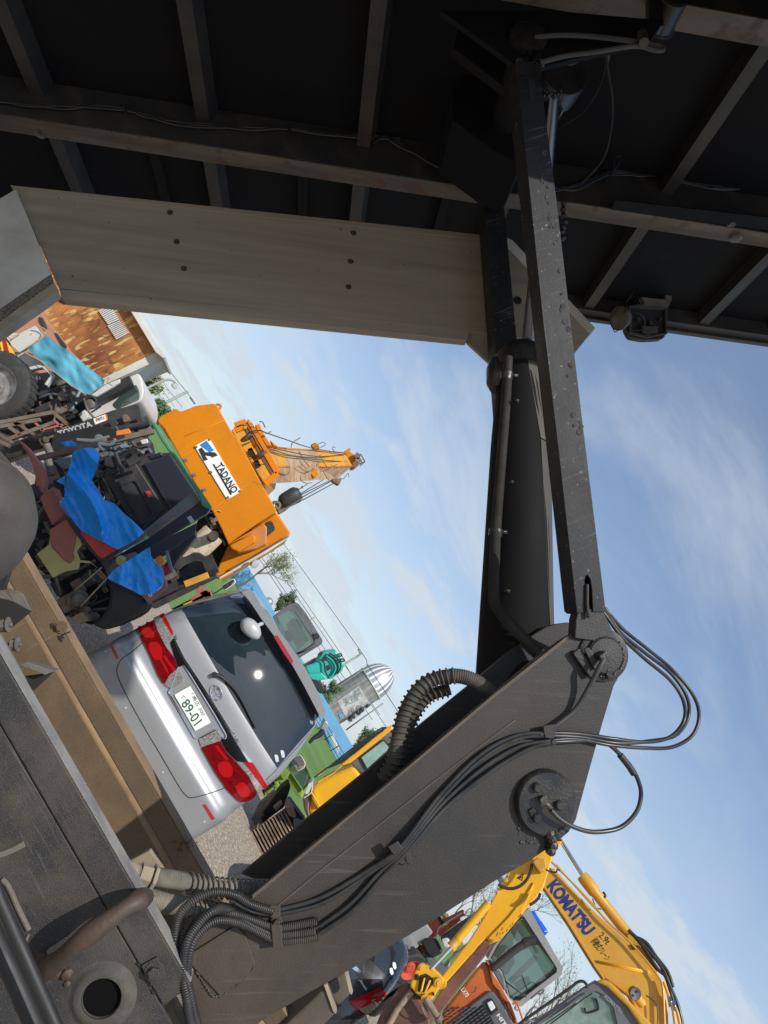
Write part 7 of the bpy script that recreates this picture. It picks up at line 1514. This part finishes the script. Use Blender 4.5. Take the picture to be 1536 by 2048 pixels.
# ---- orange wheel loader
HP = FPl(960, 2000, 10.5); ht = thing('wheel_loader', 'orange wheel loader with grey grille, black exhaust and blue beacon on its glazed cab', 'loader', (7.2, 11.5, 0))
hood = slabs(ht, HP, [('hood', m_hit, R_((548,1028),(590,1060),(650,1180),(700,1270),(780,1420),(900,1700),(900,1800),(120,1800),(120,1560),(300,1330),(480,1110)), 1.3, 0, .04),
  ])
slabs(hood, HP, [('grille_surround', m_hgrey, R_((612,1338),(650,1350),(760,1500),(880,1720),(880,1800),(160,1800),(215,1690),(400,1500)), .10, .05, .02),
  ('grille', m_void, R_((545,1478),(600,1560),(700,1760),(240,1760),(330,1650)), .03, .07, .01),
  ('corner_strip', m_hit, R_((560,1022),(600,1080),(640,1270),(690,1330),(800,1500),(880,1679),(905,1679),(830,1480),(710,1260),(655,1180),(600,1050)), .06, .06, .015),
  ('side_seam', m_bucket, R_((300,1470),(296,1476),(196,1560),(160,1490),(166,1488),(200,1548)), .004, .004), ('side_seam', m_bucket, R_((460,1290),(480,1298),(460,1350),(425,1366),(422,1360),(455,1342),(470,1304)), .004, .004)])
mb = MB(); ga, gb, gc = [Vector((*p, 0)) for p in ((540,1490),(690,1760),(255,1760))]
for i in range(9):
    t = (i + .5) / 9; a = ga.lerp(gb, t); 
    for j in range(8):
        s = j / 8; c = a + (gc - gb) * s * 1.05 + (ga - gb) * 0
        x, y = c.x, c.y; mb.px(HP, R_((x, y), (x - 34, y + 20), (x - 30, y + 27), (x + 4, y + 7)), .02, .082)
mb.build('grille_bar', m_hgrey, hood)
slabs(hood, HP, [('lamp_bezel', m_blk, R_((568,1458),(632,1415),(700,1530),(636,1590)), .03, .085, .005), ('head_lamp', m_white, round_px(R_((582,1465),(630,1436),(672,1512),(624,1552)), 3), .03, .095, .008)])
text_on(HP, 'HITACHI', R_((712,1568),(905,1860),(875,1884),(678,1592)), m_white, 'lettering', hood, .003, .054, .03)
text_on(HP, 'LX70', R_((352,1302),(404,1382),(366,1408),(314,1330)), m_white, 'lettering', hood, .002, .004, .02)
mb = MB()
for q in ((700,1340),(745,1440),(770,1440),(800,1540),(700,1330)): mb.px(HP, R_((q[0],q[1]),(q[0]+8,q[1]-4),(q[0]+46,q[1]+90),(q[0]+38,q[1]+94)), .003, .062)
mb.each('side_slot', m_bucket, hood)
HC = FPl(1040, 1920, 10.9); oc = R_((955,545),(1008,498),(1030,520),(1362,1105),(1345,1180),(935,1500),(880,1500),(800,1400),(765,1250),(700,1120),(590,1012),(655,880)); ic = R_((905,600),(950,568),(970,590),(1302,1108),(1298,1150),(920,1440),(860,1440),(815,1390),(790,1290),(740,1140),(625,1005),(690,880))
mb = MB(); mb.ring([HC.q(*p) for p in oc], [HC.q(*p) for p in ic], (0, .12, 0)); hcab = mb.build('cab_frame', m_cabgrey, ht, bevel=.01)
mb = MB(); mb.poly([HC.q(*p, -.12) for p in R_((955,545),(1008,498),(1030,520),(1362,1105),(1345,1180),(1330,1160),(1020,560))], (0, 1.5, 0)); mb.build('cab_roof', m_cabgrey, hcab, bevel=.02)
mb = MB(); mb.px(HC, ic, .008, -.03); mb.build('cab_glass', g_cab, hcab)
mb = MB(); mb.ring([HC.q(*p, .004) for p in ic], [HC.q(*p, .004) for p in scale_poly(ic, .965)], (0, .02, 0)); mb.build('glass_seal', m_blk, hcab)
HD = FPl(1040, 1920, 12.3)
slabs(hcab, HD, [('seat', m_hgrey, round_px(R_((640,960),(700,870),(790,870),(880,1040),(780,1190),(740,1120),(700,1010)), 8), .3, 0, .04), ('head_rest', m_hgrey, round_px(R_((820,720),(900,640),(940,660),(1000,770),(900,840)), 5), .2, 0, .04),
  ('far_pillar', m_cabgrey, R_((800,1220),(1070,970),(1110,1010),(840,1270)), .15, -.4, .01), ('far_pillar', m_cabgrey, R_((905,600),(925,590),(1120,940),(1090,960)), .15, -.4, .01), ('console', m_hgrey, R_((860,1260),(1010,1180),(1040,1260),(900,1340)), .3, -.1, .02)])
mb = MB(); mb.tube([HC.q(*p, .05) for p in R_((700,1190),(985,1405))], .010, 6); mb.tube([HC.q(*p, .05) for p in R_((860,1420),(985,1370))], .012, 6); mb.tube([HC.q(*p, -.02) for p in R_((940,1180),(1000,1330))], .007, 6); mb.build('wiper', m_blk, hcab)
mb = MB(); mb.tube(smooth_path([HP.q(*p, .05) for p in R_((640,1110),(700,1060),(830,950),(940,870),(1000,835),(1085,822))], 6), [.052]*20 + [.062]*11, 24); ex = mb.build('exhaust_pipe', mat('exhaust_matt_brown', (.040,.030,.028), .6, scale=4), ht)
mb = MB(); d_ = (HP.q(*ZR(1085, 822), .05) - HP.q(*ZR(1040, 830), .05)).normalized(); p = HP.q(*ZR(1082, 822), .05); mb.lathe(p, d_ + Vector((0, -.35, 0)), [(.0, .058), (.02, .060), (.022, .050), (.0, .046), (-.02, 0)], 24); mb.build('exhaust_mouth', m_void, ex)
slabs(ht, HP, [('exhaust_base', m_hgrey, R_((560,1022),(620,1020),(670,1060),(660,1140),(640,1170),(600,1090)), .3, .02, .02), ('cowl', m_hgrey, R_((650,1150),(690,1120),(760,1200),(780,1330),(760,1340)), .4, -.1, .02)])
mb = MB(); pa, pb = HC.q(*ZR(1040, 535), -.3), HC.q(*ZR(1188, 758), -.3); L = (pb - pa).length; mb.lathe(pa, pb - pa, [(-.01, 0), (-.01, .03), (.02, .05), (.06, .053), (.065, .047), (L*.5, .047), (L*.5+.005, .053), (L-.05, .053), (L-.015, .046), (L+.005, .03), (L+.01, 0)], 28); mb.build('blue_beacon', m_beac, hcab)
mb = MB(); mb.tube(smooth_path([HP.q(*p, .12) for p in R_((845,1480),(868,1462),(890,1465),(905,1500),(935,1590),(950,1640))], 5), .014, 8); mb.build('grab_rail', m_hit, ht)
for pts in (((960,1640),(1010,1560),(1060,1510),(1100,1515),(1110,1545),(1090,1580)), ((880,1500),(870,1520),(900,1540)), ((1030,1420),(1130,1340),(1165,1330),(1150,1360),(1110,1380)), ((980,1660),(1030,1640),(1050,1680))): mb = MB(); mb.tube(smooth_path([VP(9.6).q(*ZR(*p)) for p in pts], 5), .012, 8); mb.build('bracket_loop', m_hgrey, ht)
hO = HP.O.copy(); hO.z = .65
for a_, d_ in ((-1.0, .8), (1.0, .8), (-1.0, 3.2), (1.0, 3.2)): wheel(ht, hO + HP.A * a_ - HP.N * d_, HP.A * (1 if a_ < 0 else -1), .65, .45)
# ---- red implement and tractor parts beyond the black car
ri = thing('red_implement', 'red farm implement with grey frame behind the black hatchback', 'implement', (6.2, 12.6, 0)); RP = FPl(900, 1850, 12.6)
slabs(ri, RP, [('red_hopper', m_redm, R_((-30,600),(60,555),(88,545),(135,690),(60,790),(-20,800)), .8, 0, .03), ('red_beam', m_redm, R_((130,600),(170,590),(330,505),(350,515),(345,545),(370,560),(210,640),(140,660)), .2, 0, .015), ('black_strap', m_blk, R_((62,552),(86,545),(150,650),(120,672)), .02, .03),
  ('red_lower', m_redm, R_((80,740),(250,600),(310,585),(315,620),(160,740),(100,790)), .2, -.05, .015), ('grey_panel', m_hgrey, R_((110,780),(300,640),(470,530),(540,500),(560,540),(300,760),(150,900),(110,850)), .3, -.3, .02),
  ('white_box', m_wht, R_((90,545),(130,530),(170,580),(150,595)), .1, -.2, .01)])
mb = MB(); mb.tube(smooth_path([RP.q(*p, .1) for p in R_((60,800),(80,720),(110,680),(250,590),(330,540))], 5), .010, 8); mb.tube(smooth_path([RP.q(*p, .1) for p in R_((360,540),(400,500),(430,510),(440,545),(400,570))], 5), .009, 8); mb.build('tube_rail', m_wht, ri)
tr_ = thing('small_tractor', 'small tractor with a grey mudguard, black tyre and red wheel centre beside the black car', 'tractor', (5.2, 10.4, 0)); TQ = FPl(840, 1900, 10.2)
slabs(tr_, TQ, [('mudguard', m_cabgrey, round_px(Q_((1085,435),(1278,325),(1352,432),(1340,452),(1200,592),(1128,622),(1100,600)), 4), .4, 0, .02), ('seat_box', m_blk, round_px(Q_((1235,530),(1330,480),(1400,500),(1465,640),(1350,705),(1290,640)), 6), .4, .05, .03), ('side_cover', m_hgrey, Q_((1250,600),(1350,700),(1480,780),(1536,720),(1536,900),(1400,880),(1300,740)), .4, -.1, .02),
  ('green_tube', m_grn, Q_((1418,500),(1430,495),(1490,610),(1480,618)), .04, .1), ('white_tank', m_wht, round_px(Q_((1440,500),(1510,488),(1536,520),(1536,600),(1470,590)), 8), .3, .0, .03), ('red_bonnet', m_redm, Q_((1150,590),(1260,560),(1290,640),(1200,680)), .2, -.1, .02)])
wheel(tr_, TQ.q(*ZQ(1110, 770), -.1), (-.45, 1, 0), .25, .18, rimm=m_redm, rimr=.62); wheel(tr_, TQ.q(*ZQ(1110, 770), -1.1), (-.3, 1, 0), .25, .18, rimm=m_redm)

# ---- yellow excavator behind, hood and cab
YP = FPl(660, 1580, 12.0); ye = thing('excavator', 'small yellow excavator with a rust scraped hood and rail lined roof behind the arm', 'excavator', (5.0, 12.8, 0))
slabs(ye, YP, [('hood', m_kom2, round_px(T_((725,820),(760,762),(1040,612),(1145,570),(1185,590),(1240,665),(1300,800),(900,1200),(760,1150),(722,1105),(702,1010),(716,940)), 6), 1.6, 0, .06),
  ('rusty_corner', m_bucket, T_((640,905),(712,855),(742,905),(712,955),(708,1020),(722,1105),(690,1100),(655,1015)), .8, .02, .03), ('hood_lip', m_wht, T_((640,900),(720,700),(748,705),(738,820),(668,888)), .3, -.05, .01),
  ('roof_edge', m_kom2, T_((1032,560),(1180,440),(1500,178),(1560,150),(1560,200),(1130,545),(1052,572)), 1.2, .1, .02),
  ('roof_glass', m_steel, T_((905,600),(930,565),(1180,385),(1340,270),(1480,175),(1500,180),(1180,440),(1050,540)), .05, -.3, .01),
  ('cab_side', m_dgrey, T_((1130,545),(1200,480),(1500,225),(1600,180),(1700,420),(1330,640),(1260,680)), 1.2, -.02, .03),
  ('step_grip', m_kom2, T_((790,660),(900,575),(912,590),(800,680)), .1, .1, .01), ('side_rail', m_kom2, T_((725,850),(742,842),(835,1002),(815,1015)), .06, .10, .01), ('hinge', m_kom2, T_((755,850),(785,845),(800,870),(770,885)), .06, .06, .01)])
mb = MB(); go = T_((1232,488),(1475,305),(1535,372),(1525,405),(1298,612)); mb.px(YP, go, .01, .012); mb.build('cab_window', mat('pale_green_window', (.30,.46,.40), .08, col2=(.20,.33,.29), lo=.45, hi=.6, scale=2.5, rvar=.03), ye)
mb = MB(); mb.ring([YP.q(*p, .02) for p in go], [YP.q(*p, .02) for p in scale_poly(go, .93)], (0, .03, 0)); mb.build('window_seal', m_blk, ye)
for pts, r, m_ in ((((760,690),(900,590),(1100,430),(1280,300),(1380,230),(1450,185),(1500,180)), .012, m_blk), (((900,600),(1050,470),(1290,310),(1420,220)), .009, m_blk), (((1370,225),(1380,260),(1470,210)), .008, m_blk), (((800,740),(960,640),(1040,570)), .016, m_kom2), (((860,690),(1060,585),(1150,555)), .016, m_steelr), (((655,900),(730,840),(745,720)), .010, m_wht)):
    mb = MB(); mb.tube(smooth_path([YP.q(*ZT(*p), .12) for p in pts], 5), r, 8); mb.build('rail', m_, ye)
# crawler track with separate plates, standing on the gravel
TP = FPl(560, 1650, 12.4); mb = MB(); mb.px(TP, T_((112,1255),(455,1010),(480,890),(560,1000),(640,1110),(640,1240),(390,1400),(245,1505)), .5, -.06); ct = mb.build('track_belt', m_void, ye, bevel=.01)
a0, a1 = Vector((105, 1250, 0)), Vector((460, 1000, 0)); b0, b1 = Vector((240, 1510, 0)), Vector((600, 1265, 0))
mb = MB(); nb = 12
for k in range(nb):
    t0 = k / nb; t1 = (k + .62) / nb; w_ = [a0.lerp(a1, t0), a0.lerp(a1, t1), b0.lerp(b1, t1), b0.lerp(b1, t0)]; mb.px(TP, [ZT(p.x, p.y) for p in w_], .06, .0); 
    e = [a0.lerp(a1, t0), a0.lerp(a1, t0 + .02), b0.lerp(b1, t0 + .02), b0.lerp(b1, t0)]; mb.px(TP, [ZT(p.x, p.y) for p in e], .05, .03)
mb.px(TP, T_((455,960),(480,888),(545,985),(575,1085),(560,1110),(500,1080),(462,1010)), .06, .0)
mb.build('track_plate', m_track, ct, bevel=.006)
mb = MB(); mb.px(TP, round_px(T_((545,1120),(580,1105),(650,1140),(660,1180),(590,1250),(550,1200)), 5), .1, .05); mb.build('track_end_cover', m_steel, ye, bevel=.01)
slabs(ye, VP(13.2), [('blade', m_mudsteel, T_((105,1235),(130,1100),(200,950),(345,820),(380,840),(350,1060),(240,1160)), .1, 0, .02), ('undercarriage', m_void, T_((215,1140),(250,1040),(330,930),(420,800),(500,740),(520,790),(455,1000),(330,1090),(240,1165)), .3, .1, .03), ('blade_arm', m_mudsteel, T_((340,1000),(420,930),(440,960),(370,1040)), .2, .2, .02)])
mb = MB(); mb.tube(smooth_path([VP(13).q(*p) for p in T_((240,1080),(215,1060),(212,1040),(228,1045))], 4), .014, 6); mb.tube(smooth_path([TP.q(*p, .1) for p in T_((215,1190),(185,1210),(180,1180),(195,1165))], 4), .014, 6); mb.build('shackle', m_steelr, ye)
# ---- lime green machine
LG = FPl(580, 1550, 16); lg = thing('carrier', 'lime green tracked carrier with framed windscreen and round mirror beside the silver van', 'carrier', (5.4, 16.5, 0))
slabs(lg, LG, [('side_panel', m_lime, T_((370,715),(430,640),(445,600),(478,592),(560,700),(648,835),(632,915),(570,860),(500,745),(430,765)), 1.0, 0, .04), ('bonnet', m_lime, T_((400,660),(420,610),(470,590),(520,640),(480,700),(440,720)), .5, .1, .03), ('lime_step', m_lime, T_((345,735),(382,722),(412,795),(372,815)), .3, .1, .02), ('lime_step', m_lime, T_((265,845),(330,785),(352,815),(300,860)), .3, .1, .02), ('lime_step', m_lime, T_((215,890),(262,862),(278,888),(235,922)), .3, .1, .02),
  ('track', m_track, T_((40,940),(180,850),(370,690),(390,730),(280,830),(110,960),(60,985)), .5, -.1, .02), ('track_wheel', m_void, round_px(T_((-20,980),(40,950),(90,990),(95,1050),(30,1085),(-20,1050)), 6), .4, .3, .03)])
mb = MB()
for k in range(9): x = 90 + k * 32; y = 905 - k * 26; mb.px(LG, T_((x, y), (x + 12, y - 8), (x + 34, y + 36), (x + 22, y + 42)), .05, -.06)
mb.build('track_tooth', m_void, lg)
fo = T_((484,590),(520,520),(600,470),(640,445),(662,480),(690,580),(745,700),(768,715),(650,840)); fi_ = T_((492,592),(528,528),(606,480),(636,458),(652,486),(680,586),(735,704),(752,712),(648,820)); mb = MB(); mb.ring([LG.q(*p, .1) for p in fo], [LG.q(*p, .1) for p in fi_], (0, .06, 0)); mb.build('windscreen_frame', m_lime, lg)
mb = MB(); mb.px(LG, fi_, .01, .05); mb.build('windscreen', g_cab, lg)
mo = round_px(T_((524,515),(560,480),(612,452),(640,480),(672,545),(662,592),(600,628),(572,612)), 3); mb = MB(); mb.px(LG, mo, .06, .2); ms_ = mb.build('mirror', m_wht, lg, bevel=.008); mb = MB(); mb.px(LG, inset_px(mo, 1.5), .004, .21); mb.build('mirror_back', m_steel, ms_); mb = MB(); mb.px(LG, inset_px(mo, 1.5), .003, .215); mb.build('mirror_glass', g_sky, ms_)
# door mirror of the silver van
VM = VP(9.4)
vm = slabs(van, VM, [('door_mirror', m_silver, round_px(T_((820,240),(838,170),(872,105),(898,130),(908,180),(885,225),(850,245)), 5), .2, 0, .03), ('mirror_glass', m_navy, T_((700,340),(760,270),(800,245),(838,198),(868,208),(872,240),(830,282),(760,310),(720,350)), .1, .05, .01)])
